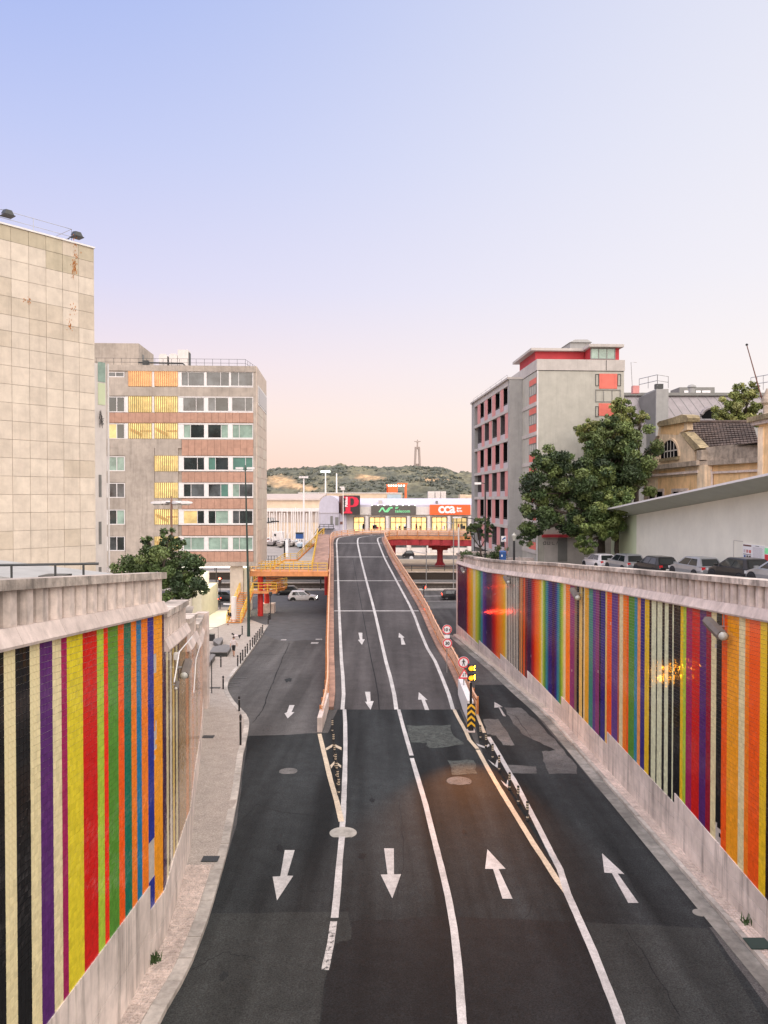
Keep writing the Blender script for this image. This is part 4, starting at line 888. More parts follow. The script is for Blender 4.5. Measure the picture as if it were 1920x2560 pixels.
# ---- stone clad tower, left edge of the picture
TF = Frame((-16.9, 45), (.645, .764)); tw = thing('stone_clad_building', 'tall blank building clad in square beige stone panels at the left edge', 'building', (-20, 42, 10))
TZ = TF.pix(240, 623)[1]; PW = .955
mb = MB(TF); mb.box(-14, -.02, .06, 12, 9, TZ-.06); mb.build('wall_core', M['mortar'], tw)
zt = TZ; rows = [.80]+[.985]*3+[.985,.86,.86]+[.985]*15
for r, h in enumerate(rows):
    for c in range(8):
        k = random.choice([0,0,0,1,1,2,3]) 
        if r == 0: k = 4 if random.random() < .6 else 3
        if (r, c) in ((1,2),(1,1),(1,0)): k = 4 if c else 3
        if r in (4,5) and random.random() < .6: k = 3
        g_ = .018; j = random.uniform(-.006, .006); mb = MB(TF); mb.box(-PW*(c+1)+g_/2, -PW*c-g_/2, j, .055, zt-h+g_/2, zt-g_/2); mb.build('cladding_panel', M['panel%d' % k], tw)
    zt -= h
mb = MB(TF); mb.box(-14, .03, -.07, .5, TZ, TZ+.09); mb.build('coping', M['white'], tw)
for (ua, va, n, sx, sz) in ((187,645,70,.16,1.5),(185,672,60,.13,.6),(175,815,26,.14,.55),(68,752,14,.2,.22),(184,777,16,.25,.4)):
    a0, z0 = TF.pix(ua, va, -.012); mb = MB(TF)
    for i in range(n):
        a, z, s = a0+random.gauss(0, sx*.6), z0+random.gauss(0, sz*.42), random.uniform(.02,.055); h = s*random.uniform(1,2.6); mb.add([(a,-.0125,z),(a+s,-.0125,z+s*.3),(a+s*.7,-.0125,z+h),(a-s*.2,-.0125,z+h*.8)], [(0,1,2,3)])
    mb.build('rust_stain', M['rust'], tw, fix=False)
rl = thing('roof_railing', 'thin metal railing on the roof edge of the stone clad building', 'railing', TF(-1,.3,TZ))
railing_on(TF, [(-10,.4,TZ+.05),(-1.15,.4,TZ+.05),(-1.15,3,TZ+.05)], .86, 2.2, 'steel', rl, .016)
def roof_flood(u, v, lb):
    a, z = TF.pix(u, v, .25); t = thing('roof_floodlight', lb, 'floodlight', TF(a,.25,z), 'floodlights on the stone clad building'); mb = MB(TF)
    mb.hexa([TFl for TFl in [(a-.25,-.1,z-.12),(a+.25,-.1,z-.12),(a+.25,.4,z-.02),(a-.25,.4,z-.02),(a-.15,-.03,z+.14),(a+.15,-.03,z+.14),(a+.15,.33,z+.2),(a-.15,.33,z+.2)]]); mb.build('housing', M['dark_metal'], t)
    mb = MB(TF); mb.box(a-.29,a+.29,-.14,.44,z-.17,z-.125); mb.build('visor', M['dark'], t)
    mb = MB(TF); mb.tube([(a-.35,.2,z-.2),(a-.5,.2,z-.35),(a-.55,.2,TZ+.08)],.035,6); mb.build('bracket', M['dark_metal'], t)
roof_flood(17, 534, 'black floodlight on the stone clad building roof, at the picture edge'); roof_flood(190, 588, 'black floodlight on the stone clad building roof, near its corner')
wg = thing('stair_wing', 'narrow pale wing with slit windows and a white drainpipe beside the stone clad building', 'building', (-19, 52, 10)); WF = Frame((-18.3, 50.6), (.645,.764)); g_c = crop(0,500,.4248)
a0, _ = WF.pix(238, 1100); a1, _ = WF.pix(266, 1100); zt = WF.pix(262, 911)[1]
mb = MB(WF); mb.box(a0-1.5, a1, 0, 6, 9, zt); mb.build('wall', M['plaster_white'], wg)
rect(WF, g_c, 577, 955, 620, 1070, -.03, -.002, 'glass_blind', 'panel', wg); rect(WF, g_c, 578, 1078, 620, 1205, -.03, -.002, 'white_green', 'panel', wg)
for y0, y1 in ((1617,1748),(1893,2025),(2160,2210)): rect(WF, g_c, 582, y0, 598, y1, -.02, -.002, 'zinc_dark', 'slit_window', wg)
mb = MB(WF); mb.tube([(a1+.1,-.06,9),(a1+.1,-.06,zt+.05)], .07, 8); mb.build('drainpipe', M['white'], wg)
mb = MB(WF)
for i in range(16): p = WF.pix(254+random.uniform(-7,6), 1050+random.uniform(-25,22), -.1); q = WF.pix(254+random.uniform(-7,6), 1050+random.uniform(-25,22), -.1); mb.tube([(p[0],-.1-random.random()*.2,p[1]),(q[0],-.1,q[1])], .015, 4)
mb.build('cable_tangle', M['dark'], wg)
tr = thing('terrace_railing', 'dark metal railing on the terrace behind the left balustrade', 'railing', (-11,25,12)); 
mb = MB(); 
for A_, B_ in (((-14.5,24,12.95),(-9.3,25,12.95)),((-14.5,24,12.1),(-9.3,25,12.1))): mb.tube([A_, B_], .045, 6)
mb.build('rail', M['dark_metal'], tr)
for x in (-14.4,-11.9,-10.6+.1,-9.6): mb = MB(); mb.tube([(x,24.5,11.4),(x,24.5,12.95)], .035, 6); mb.build('post', M['dark_metal'], tr)
t = thing('shed_roof', 'low grey sloping shed roof behind the left balustrade under the stone clad building', 'roof', (-14,27,11)); mb = MB(); mb.hexa([(-17,26,11),(-10.6,26,11),(-10.6,30,11),(-17,30,11),(-17,26,12.9),(-10.6,26,12.15),(-10.6,30,12.15),(-17,30,12.9)]); mb.build('roof_slab', M['grey_wall'], t); mb = MB(); mb.box(-11.5,-10.7,25.5,26.3,12.15,12.5); mb.build('vent', M['dark_metal'], t)
# ---- office block
OF = Frame((-15.5, 93), (1, .054)); off = thing('office_block', 'eight storey office block on stilts with terracotta bands and lit louvred stairwell', 'building', (-24, 93, 0))
cA = crop(240,820,.2713); cB = crop(240,1120,.2713); OZ1 = OF.pix(620, 914)[1]; OZ0 = OF.pix(600, 1416)[1]; A0 = -19.5
mb = MB(OF); mb.box(A0, -.02, .16, 12, OZ0, OZ1-.1); mb.build('wall_core', M['concrete'], off)
mb = MB(OF); mb.box(-.015, .12, .0, 12, OZ0, OZ1-.05); mb.build('side_wall', M['concrete_lt'], off)
for i in range(5):
    for r in range(15):
        z0 = OZ0+3+r*1.3
        if z0 > OZ1-5: continue
        mb = MB(OF); mb.box(.122, .16, .3+i*2.3, .3+(i+1)*2.3-.05, z0, z0+1.26); mb.build('side_panel', M['concrete_lt' if random.random() < .55 else 'panel2'], off)
mb = MB(OF); mb.box(.122,.2,1.2,11.5,OZ1-4.6,OZ1-2.2); sw = mb.build('window', M['white'], off); mb = MB(OF); mb.box(.21,.23,1.5,11.2,OZ1-4.4,OZ1-2.4); mb.build('pane', M['glass_dark'], sw)
C1 = lambda y: cA(0, y) if y < 1106 else cB(0, y-1106)
def R(x0, y0, x1, y1, b0, b1, m, n, low=False, par=off): return rect(OF, cB if low else cA, x0, y0, x1, y1, b0, b1, m, n, par)
# concrete bands and piers
R(100,345,1472,398,-.12,.158,'concrete','parapet'); R(100,545,1472,628,-.06,.158,'concrete','spandrel_wall')
R(1450,398,1475,1106,-.03,.158,'concrete','corner_pier'); R(1450,0,1475,1062,-.03,.158,'concrete','corner_pier',True); R(100,1052,1475,1092,-.05,.158,'concrete','bottom_beam',True)
R(100,1020,788,1106,-.02,.158,'concrete','blank_wall'); R(270,0,540,1050,-.02,.158,'concrete','blank_wall',True)
for y0, y1 in ((0,70),(216,318),(462,563),(706,815),(945,1050)): R(542,y0,756,y1,-.02,.158,'concrete','blank_wall',True)
for y0, y1 in ((0,70),(212,318),(460,566),(706,816),(950,1050)): R(100,y0,268,y1,-.02,.158,'concrete','blank_wall',True)
for y0, y1 in ((398,404),(452,545)): R(100,y0,295,y1,-.02,.158,'concrete','blank_wall')
# terracotta spandrels, panel by panel
def panels(x0, x1, y0, y1, n, low):
    for i in range(n):
        a, b = x0+(x1-x0)*i/n, x0+(x1-x0)*(i+1)/n; R(a+.9, y0, b-.9, y1, -.05+random.uniform(-.008,.008), .158, 'terracotta', 'spandrel_panel', low)
panels(105,1450,780,872,21,False); panels(790,1450,1030,1106,11,False); R(790,1024,1450,1029,-.03,.158,'concrete','string_course')
for y0, y1 in ((0,70),(222,316),(468,560),(716,806),(956,1048)): panels(790,1450,y0,y1,11,True)
# window bands
def band(y0, y1, low, wins, left):
    R(760,y0,1449,y0+9,-.03,.158,'white','band_frame',low); R(760,y1-9,1449,y1,-.03,.158,'white','band_frame',low)
    xs = [760]+[v for w in wins for v in (w[0], w[1])]+[1449]
    for i in range(0, len(xs), 2): R(xs[i]+.3, y0+9.5, xs[i+1]-.3, y1-9.5, -.02, .158, 'white', 'band_pier', low)
    for w in wins: wrect(OF, cB if low else cA, w[0], y0+9.5, w[1], y1-9.5, 0, off, w[3], splits=(w[2],), fw=.06)
    if left: wrect(OF, cB if low else cA, 100, y0+2, 266, y1-2, 0, off, left, splits=(left[2] if len(left) > 2 else .5,) if False else (.55,), fw=.09)
GD, GG, GB, GY, GW = 'glass_dark','glass_green','glass_blind','glass_grey','glass_warm'
band(395,545,False,[(785,1000,.3,(GY,GY)),(1015,1230,.62,(GY,GY)),(1240,1446,.36,(GY,GY))],None); wrect(OF,cA,100,404,262,452,0,off,(GY,GY),splits=(.5,),fw=.09)
band(630,778,False,[(800,998,.62,(GY,GY)),(1030,1222,.36,(GY,GD)),(1250,1446,.64,(GY,GY))],(GD,GD))
band(878,1024,False,[(805,1000,.34,(GB,GD)),(1028,1220,.65,(GD,GB)),(1255,1446,.34,(GB,GB))],(GW,GD))
for y0, y1, ws, lf in ((75,214,[(GD,GD),(GG,GD),(GG,GG)],(GB,GB)),(320,460,[(GD,GY),(GY,GG),(GB,GY)],(GY,GY)),(566,708,[(GW,GD),(GD,GB),(GY,GD)],(GD,GB)),(812,950,[(GB,GB),(GB,GB),(GB,GB)],(GY,GD))):
    band(y0,y1,True,[(805,1000,.36 if y0 in (320,812) else .66,ws[0]),(1033,1222,.36 if y0 in (75,566) else .62,ws[1]),(1257,1446,.64 if y0 < 100 else .34,ws[2])],lf)
# louvred stairwell windows: lit back, stair flight, upright slats
def louvre(x0, y0, x1, y1, low, lit, sl):
    w = R(x0,y0,x1,y1,.10,.157,lit,'stair_window',low); cp = cB if low else cA
    u0, v0 = cp(x0,y0); u1, v1 = cp(x1,y1); vm = (v0+v1)/2; a0, a1 = OF.pix(u0,vm)[0], OF.pix(u1,vm)[0]; z1, z0 = OF.pix(u0,v0)[1], OF.pix(u0,v1)[1]
    if sl == 'slat_cream' and (int(x0)+int(y0)) % 3 == 0:
        mb = MB(OF); mb.add([(a0+.1,.07,z1-.5),(a0+.1,.07,z1-.85),(a0+(a1-a0)*.6,.07,z0+.15),(a0+(a1-a0)*.6,.07,z0+.6)], [(0,1,2,3)]); mb.box(a0+(a1-a0)*.5,a1-.05,.06,.08,z0+.8,z0+1.0); mb.build('stair_flight', M['stair_tint'], w)
    n = 12
    for i in range(n+1):
        a = a0+(a1-a0)*i/n; mb = MB(OF); mb.hexa([(a-.05,-.10,z0),(a+.045,-.10,z0),(a+.075,.055,z0),(a-.0,.055,z0),(a-.05,-.10,z1),(a+.045,-.10,z1),(a+.075,.055,z1),(a-.0,.055,z1)]); mb.build('slat', M[sl], w)
for x0, x1 in ((302,512),(542,750)): 
    louvre(x0,380,x1,536,False,'lit_orange','slat_orange'); louvre(x0,632,x1,775,False,'lit_yellow','slat_cream'); louvre(x0,880,x1,1018,False,'lit_yellow','slat_cream')
for y0, y1 in ((73,214),(320,460),(567,704),(816,945)): louvre(543,y0,754,y1,True,'lit_yellow','slat_cream')
for y0, y1 in ((398,545),(630,778),(878,1024)):
    for x0, x1 in ((513,540),(752,760),(268,300)): R(x0,y0,x1,y1,-.01,.158,'white' if x0 != 268 or y0 > 400 else 'concrete','band_pier')
# stilts, ground floor
for a, b, w, d in ((-3.2,.4,1.56,1.5),(-3.2,9,1.56,1.5),(-17.5,.5,1.2,1.2)): mb = MB(OF); mb.box(a, a+w, b, b+d, .3, OZ0); mb.build('stilt', M['panel1'], off)
mb = MB(OF); mb.box(-1.6,-.92,.7,2.2,.3,OZ0); mb.build('stilt', M['cream_wall'], off)
mb = MB(OF); mb.box(-7.3,-6.2,-2.0,10,.3,3.9); mb.build('forecourt_wall', M['cream_wall'], off); mb = MB(OF); mb.box(-9.0,-7.35,-3.5,10,.3,5.4); mb.build('forecourt_wall', M['plaster_white'], off)
mb = MB(OF); mb.box(-9,-1.0,.5,10,OZ0-.16,OZ0-.03); mb.build('soffit_lamp', mat('soffit_lamp', (1,.96,.80), .5, 0, emit=4), off)
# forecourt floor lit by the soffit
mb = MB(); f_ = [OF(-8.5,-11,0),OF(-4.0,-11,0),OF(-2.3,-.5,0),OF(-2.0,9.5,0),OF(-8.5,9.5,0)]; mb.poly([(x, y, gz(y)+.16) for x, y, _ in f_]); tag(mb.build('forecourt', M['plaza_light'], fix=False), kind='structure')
# roof things
mb = MB(OF); zp = OF.pix(300, 858, 3)[1]; mb.box(-21, OF.pix(347,900,3)[0], 3, 10.5, OZ1-.2, zp); pent = mb.build('stair_head', M['concrete'], off)
mb = MB(OF); mb.box(OF.pix(347,900,3)[0]+.005, OF.pix(347,900,3)[0]+.03, 4.6, 5.5, OZ1-.1, OZ1+2.1); mb.build('door', M['zinc_dark'], pent)
t = thing('roof_railing', 'thin dark railing along the office block roof edge', 'railing', OF(-5,.5,OZ1)); railing_on(OF, [(-20,.6,OZ1-.1),(-1.3,.6,OZ1-.1),(-.7,5,OZ1-.1)], .95, 1.0, 'dark_metal', t, .02)
for x0, x1, y0, lb in ((580,655,238,'rounded white air conditioning unit on the office roof, left of a pair'),(672,748,236,'rounded white air conditioning unit on the office roof, right of a pair'),(752,850,200,'tall cream box unit on the office roof beside the pair of air conditioners')):
    a0, z1 = OF.pix(*cA(x0,y0),1.6); a1, _ = OF.pix(*cA(x1,y0),1.6); t = thing('air_conditioning_unit', lb, 'air conditioner', OF(a0,1.6,OZ1), 'units on the office roof'); mb = MB(OF); c_ = .18 if x0 < 700 else .03
    mb.ext([(a0,1.6,OZ1-.1),(a1,1.6,OZ1-.1),(a1,1.6,z1-c_),(a1-c_,1.6,z1),(a0+c_,1.6,z1),(a0,1.6,z1-c_)], (0,1.4,0)); mb.build('casing', M['plaster_white'], t); mb = MB(OF); mb.box(a1+.004,a1+.06,1.8,2.9,OZ1,z1-.25); mb.build('grille', M['dark_metal'], t)
t = thing('roof_pipe', 'dark pipe run along the office block roof', 'pipe', OF(-10,1.2,OZ1)); mb = MB(OF); mb.tube([(OF.pix(*cA(390,300),1.2)[0],1.2,OZ1+.45),(OF.pix(*cA(800,305),1.2)[0],1.2,OZ1+.40),(OF.pix(*cA(830,322),1.2)[0],1.2,OZ1)], .1, 6); mb.box(OF.pix(*cA(435,300),1.2)[0],OF.pix(*cA(485,300),1.2)[0],1.0,1.6,OZ1,OZ1+.7); mb.build('pipe', M['dark_metal'], t)
# ---- coral and grey apartment building on the right
ap = thing('apartment_building', 'grey apartment building with coral panels and stacked dark balconies behind the right wall', 'building', (20, 80, 8)); GB0 = 7.6
AF = Frame((15.5, 78), (1, .06)); AL = Frame((15.5, 78), (.053, -1)); AB = Frame((13.65, 84.5), (.068, -1)); ca = crop(1280,830,.2652); cb = crop(1170,840,.262)
AW = AF.pix(1560, 1000)[0]; ZT = AF.pix(1450, 928)[1]; ZPP = AF.pix(1450, 899)[1]
mb = MB(AF); mb.box(0, AW, 0, 14, GB0, ZT); mb.build('front_block', M['beige_wall'], ap)
mb = MB(AF); mb.box(-.05, AW+.05, -.08, 14, ZT+.06, ZPP); mb.build('parapet', M['slab_edge'], ap); mb = MB(AF); mb.box(.05, AW-.05, .0, 13.9, ZT, ZT+.06); mb.build('parapet_joint', M['void'], ap)
mb = MB(AF); mb.box(AF.pix(1515,900)[0]-.03, AF.pix(1515,900)[0]+.03, -.085, -.08, ZT+.1, ZPP-.05); mb.build('parapet_joint', M['void'], ap)
def Rf(x0,y0,x1,y1,b0,b1,m,n,par=ap): return rect(AF, ca, x0,y0,x1,y1,b0,b1,m,n,par)
Rf(823,393,992,534,-.05,.01,'coral','panel'); Rf(820,672,990,790,-.05,.01,'coral','panel'); Rf(820,930,990,1040,-.05,.01,'coral','panel')
for x0, x1, y0, y1 in ((787,820,396,508),(996,1028,396,508),(787,818,700,800),(996,1028,700,800)): wrect(AF, ca, x0,y0,x1,y1,-.06,ap,'glass_grey',fm='dark_metal',fw=.05)
wrect(AF, ca, 787,542,1026,660,-.06,ap,('glass_grey','glass_grey','glass_blind'),fm='zinc_dark',splits=(.32,.66),fw=.08); wrect(AF, ca, 787,850,1026,925,-.06,ap,'glass_grey',fm='zinc_dark',splits=(.33,.66),fw=.08)
# ground floor of the front: lighter skirting, canopy and door
c3 = crop(1150,820,.4642)
zd = AF.pix(1380, 1345)[1]; mb = MB(AF); mb.box(.8, AW+6, -.10, -.003, GB0, zd); mb.build('ground_floor_wall', M['slab_edge'], ap)
rect(AF, c3, 527,1128,578,1258,-.14,-.103,'zinc_dark','door',ap); rect(AF, c3, 445,1112,640,1128,-.5,-.103,'girder_red','canopy',ap)
rect(AF, c3, 428,1047,458,1072,-.05,-.003,'plaster_white','name_plate',ap)
g_ = MB(AF)
for i, sp_ in enumerate(([(0,.2),(.25,.3),(.3,0),(.05,0),(0,.2)],[(.45,.3),(.45,0),(.7,0),(.7,.3)],[(.95,.3),(.95,0),(1.2,0)],[(1.4,0),(1.5,.3),(1.62,.1),(1.75,.3),(1.85,0),(2.2,-.1)])):
    a, z = AF.pix(*c3(447,1166), -.11); P = [(a+x, -.112, z+y) for x, y in sp_]
    for p, q in zip(P, P[1:]): g_.tube([p, q], .022, 4)
g_.build('graffiti', M['dark_metal'], ap)
mb = MB(AF); mb.tube([(.06,-.06,GB0),(.06,-.06,ZT)], .06, 6); mb.build('drainpipe', M['white'], ap)
# left side of the front block: windows with coral panels above and below
zf = [AL.pix(*cb(640, y), 0)[1] for y in (377,640,930)]; FH = 3.0
def floorz(k): return ZT-.75-k*3.02
for k in range(6):
    z = floorz(k); a0, a1 = -3.1, -.25
    mb = MB(AL); mb.box(-6.4,.0,-.10,-.003,z-2.75,z-2.35); mb.build('floor_slab', M['slab_edge'], ap)
    mb = MB(AL); mb.box(a0,a1,-.04,.0,z-.45,z+.15); mb.build('panel', M['coral'], ap); window(AL, a0, a1, z-1.55, z-.47, -.05, ap, 'glass_grey', fm='zinc_dark', splits=(.33,.66), fw=.06); mb = MB(AL); mb.box(a0,a1,-.04,.0,z-2.33,z-1.57); mb.build('panel', M['coral'], ap)
    mb = MB(AL); mb.box(-5.9,-4.9,-.02,.0,z-2.2,z-.2); mb.build('slit_window', M['zinc_dark'], ap)
# balcony block
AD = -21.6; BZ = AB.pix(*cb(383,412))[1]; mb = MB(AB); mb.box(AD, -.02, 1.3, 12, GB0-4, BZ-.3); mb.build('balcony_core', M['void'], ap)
mb = MB(AB); mb.box(-.02, .55, -.02, 12, GB0-4, BZ-.1); mb.build('end_wall', M['grey_wall'], ap); mb = MB(AB); mb.box(AD-.3, AD+1.9, -.05, 12, GB0-4, BZ-.1); mb.build('end_wall', M['grey_wall'], ap)
mb = MB(AB); mb.box(AD-.3, .6, -.25, 12, BZ-.1, BZ+.12); mb.build('roof_slab', M['slab_edge'], ap); mb = MB(AB); mb.box(AD+1.9, -.02, -.06, 1.3, BZ-.75, BZ-.1); mb.build('floor_slab', M['slab_edge'], ap)
rowz = [AB.pix(*cb(383, y))[1] for y in (455,715,990,1270,1545,1820,2095)]
xs0 = [92,158,230,308,383]; aa = [AB.pix(*cb(x, 1300))[0] for x in xs0]; aa[0] = max(aa[0], AD+1.9)
for r in range(6):
    zt_, zb_ = rowz[r], rowz[r+1]; mb = MB(AB); mb.box(AD+1.9, -.02, -.10, 1.3, zb_-.17, zb_+.17); mb.build('floor_slab', M['slab_edge'], ap)
    for i in range(4):
        a0, a1 = aa[i], aa[i+1]; w = a1-a0; p0, p1, d0, d1 = (a0, a0+w*.40, a0+w*.40, a0+w*.90) if r % 2 == 0 else (a0+w*.62, a0+w*.97, a0+w*.02, a0+w*.60)
        mb = MB(AB); mb.box(p0+.01, p1-.01, -.03, 1.2, zb_+.18, zt_-.18); mb.build('pier', M['pink'], ap)
        mb = MB(AB); mb.box(d0+.005, d0+.03, .02, 1.25, zb_+.18, zt_-.18); mb.build('shade_lining', M['void' if r % 2 == 0 else 'mesh_grey'], ap)  # near-black lining paints shade onto the side wall of each opening
        mb = MB(AB); mb.box(d0+.04, d1, .0, .08, zb_+.18, zb_+.78); mb.build('balcony_front', M['blind_grey'], ap); mb = MB(AB); mb.tube([(d0,.05,zb_+.92),(d1,.05,zb_+.92)], .03, 5); mb.build('balcony_rail', M['dark_metal'], ap)
        if r % 2: mb = MB(AB); mb.box(d0, d1, .5, .55, zb_+.8, zt_-.18); mb.build('screen', M['mesh_grey'], ap)
        mb = MB(AB); q = (d1+.01, a1-.01) if r % 2 == 0 else (p1, a1); 
        if q[1]-q[0] > .05: mb.box(q[0], q[1], .0, 1.2, zb_+.18, zt_-.18); mb.build('fin', M['slab_edge'], ap)
t = thing('roof_railing', 'thin railing on the balcony roof edge of the apartment building', 'railing', AB(-10,0,BZ)); railing_on(AB, [(AD,.1,BZ+.1),(-1,.1,BZ+.1)], .5, 3, 'steel', t, .02, 1)
# penthouse
zq = AF.pix(*ca(480,186),3.0)[1]; a_ = AF.pix(*ca(635,200),3.0)[0]; mb = MB(AF); mb.box(.6, a_+.5, 3.0, 10, ZPP-.3, zq); mb.build('penthouse', M['crimson'], ap); mb = MB(AF); mb.box(.0, a_+.6, 2.4, 11, zq+.003, zq+.26); mb.build('penthouse_roof', M['slab_edge'], ap)
a2, z2 = AF.pix(*ca(735,148),1.0); a3 = AF.pix(*ca(1010,148),1.0)[0]; mb = MB(AF); mb.box(a_+.55, a3, 1.0, 9, ZPP-.3, z2); mb.build('penthouse', M['crimson'], ap); mb = MB(AF); mb.box(a_+.2, a3+.3, .4, 10, z2+.003, z2+.28); mb.build('penthouse_roof', M['slab_edge'], ap)
wrect(AF, ca, 740,150,975,258,.93,ap,('glass_blind','glass_blind','glass_blind'),fm='zinc_dark',splits=(.33,.66),fw=.1,d=.06)
zr = AF.pix(*ca(650,82),5)[1]; a4, a5 = AF.pix(*ca(548,100),5)[0], AF.pix(*ca(742,100),5)[0]; mb = MB(AF); mb.box(a4,a5,5,8,z2,zr-.2); mb.hexa([(a4-.1,4.8,zr-.2),(a5+.1,4.8,zr-.2),(a5+.1,8.2,zr-.2),(a4-.1,8.2,zr-.2),(a4+.5,4.9,zr+.1),(a5-.4,4.9,zr+.12),(a5-.4,8,zr+.12),(a4+.5,8,zr+.1)]); mb.build('lift_housing', M['grey_wall'], ap)
# ---- white hall with a canopy roof behind the parked cars
HA, HB = Vector((22.3, 75.4)), Vector((22.3, 44.6)); hf = Frame(tuple(HA), tuple(HB-HA)); hl = (HB-HA).length; hal = thing('white_hall', 'low white hall with a jutting canopy roof behind the parked cars', 'building', (22, 60, 9))
zha, zhb = HC-50/1920*75.4, HC+20/1920*44.6
def hz(a): return zha+(zhb-zha)*a/hl
w_ = 7.6
for a0, a1, m in ((0,w_,'white_green'),(w_,hl+14,'white_wall')):
    mb = MB(hf); mb.hexa([(a0,0,7.5),(a1,0,7.5),(a1,7,7.5),(a0,7,7.5),(a0,0,hz(a0)),(a1,0,hz(a1)),(a1,7,hz(a1)),(a0,7,hz(a0))]); mb.build('wall', M[m], hal)
O0 = D(1494,1279.5,73); O1 = D(1920,1189,41); O1 = tuple(Vector(O0)+(Vector(O1)-Vector(O0))*1.4); I0 = hf(-.3,0,hz(0)); I1 = hf(hl+13,0,hz(hl+13))
mb = MB(); mb.hexa([I0,I1,O1,O0]+[tuple(Vector(p)+Vector((0,0,.05))) for p in (I0,I1,O1,O0)]); mb.build('canopy', M['soffit'], hal)
mb = MB(); e = Vector((-.03,0,0)); mb.hexa([tuple(Vector(p)+q) for p, q in ((O0,e),(O1,e),(O1,-e),(O0,-e))]+[tuple(Vector(p)+q+Vector((0,0,.13))) for p, q in ((O0,e),(O1,e),(O1,-e),(O0,-e))]); mb.build('fascia', M['white'], hal)
mb = MB(); mb.hexa([tuple(Vector(p)+Vector((0,0,.06))) for p in (O0,O1)]+[hf(hl+13,7,hz(hl)+.2), hf(-.3,7,hz(0)+.2)]+[tuple(Vector(p)+Vector((0,0,.1))) for p in (O0,O1)]+[hf(hl+13,7,hz(hl)+.3), hf(-.3,7,hz(0)+.3)]); mb.build('roof', M['zinc_dark'], hal)
ch = crop(1440,1300,.2893); rect(hf, ch, 1359,178,1363,380,-.02,-.002,'slab_edge','door_trim',hal); rect(hf, ch, 1363,178,1440,182,-.02,-.002,'slab_edge','door_trim',hal)
def board(x0,y0,x1,y1,lb,items):
    a0, z1 = hf.pix(*ch(x0,y0),-.05); a1, z0 = hf.pix(*ch(x1,y1),-.05); t = thing('notice_board', lb, 'notice board', hf(a0,-.03,z0), 'notice boards on the white hall'); mb = MB(hf); mb.box(a0,a1,-.05,-.005,z0,z1); mb.build('panel', M['retro_white'], t)
    for (p,q,r,s,m) in items: mb = MB(hf); mb.box(a0+(a1-a0)*p,a0+(a1-a0)*r,-.056,-.051,z1-(z1-z0)*s,z1-(z1-z0)*q); mb.build('print', M[m], t)
board(1442,205,1518,362,'white notice board with small coloured pictograms on the white hall',[(.05,.03,.95,.12,'sign_brown'),(.1,.32,.3,.5,'cloth_white'),(.4,.32,.62,.5,'pink'),(.7,.32,.92,.5,'coral'),(.05,.58,.95,.62,'car_grey'),(.12,.66,.34,.86,'blue_plastic'),(.42,.66,.62,.86,'dark_metal'),(.70,.66,.9,.86,'dark_metal'),(.05,.92,.95,.97,'blue_plastic')])
board(1520,212,1626,368,'white notice board covered in lines of text on the white hall',[(.3,.05,.6,.09,'zinc_dark')]+[(.08,.16+.05*k,.8+.1*(k%2),.175+.05*k,'blind_grey') for k in range(14)])
board(1630,238,1700,366,'green and red notice board on the white hall at the picture edge',[(.02,.02,.98,.45,'sign_green'),(.02,.5,.98,.98,'retro_red')])
# ---- old ochre villa behind the hall
vi = thing('old_villa', 'weathered ochre villa with a curved gable and arched window behind the white hall', 'building', (31, 74, 9)); cv = crop(1560,840,.217)
VF = Frame((30.42, 74.4), (.02, -1)); VW = Frame((30.42, 74.4), (.29, -1))                 # gable face runs away to the left, wing face runs nearer to the right
Vp = lambda x, y, b=0: VF.pix(*cv(x, y), b)
def vpoly(pts, b0, b1, m, n, fr=VF):
    P = [fr.pix(*cv(x, y), b0) for x, y in pts]; mb = MB(fr); q = [(a, b0, z) for a, z in P]; mb.ext(q, (0,0,0)) if False else mb.add(q+[(a, b1, z) for a, z in P], [tuple(range(len(P)-1,-1,-1)), tuple(range(len(P),2*len(P)))]+[(i,(i+1)%len(P),len(P)+(i+1)%len(P),len(P)+i) for i in range(len(P))])
    return mb.build(n, M[m], vi)
aL, aR = Vp(230,1650)[0], Vp(862,1650)[0]; zc = Vp(600,1480)[1]
mb = MB(VF); mb.box(aL, aR, 0, 9, 7.5, zc); mb.build('wall', M['ochre_pale'], vi)
vpoly([(235,1500),(232,1400),(300,1310),(350,1230),(385,1150),(400,1045),(722,985),(726,1080),(650,1110),(700,1190),(760,1270),(815,1330),(815,1445)], 0, .6, 'ochre_pale', 'gable')
vpoly([(420,1130),(430,1040),(690,1000),(690,1060),(640,1120),(620,1140)], -.02, .05, 'ochre', 'panel')
vpoly([(375,1010),(400,985),(560,940),(660,905),(720,915),(735,945),(730,985),(392,1045)], -.35, .9, 'moss_stone', 'gable_cap')
vpoly([(640,1115),(700,1105),(880,1290),(810,1315),(770,1270)], -.25, .7, 'moss_stone', 'scroll_cap'); vpoly([(212,1385),(240,1390),(310,1300),(385,1150),(372,1150),(290,1290)], -.25, .7, 'old_stone', 'scroll_cap')
mb = MB(VF); mb.box(aL-.4, aR+.5, -.45, .3, zc-.35, zc+.12); mb.build('cornice', M['old_stone'], vi); z2 = Vp(600,1585)[1]; mb = MB(VF); mb.box(aL-.25, aR+.2, -.25, .2, z2-.12, z2+.12); mb.build('string_course', M['lime'], vi)
vpoly([(400,1560),(700,1520),(700,1555),(400,1595)], -.02, .05, 'ochre', 'panel'); vpoly([(390,1640),(850,1600),(850,1760),(390,1900)], -.02, .05, 'ochre', 'panel')
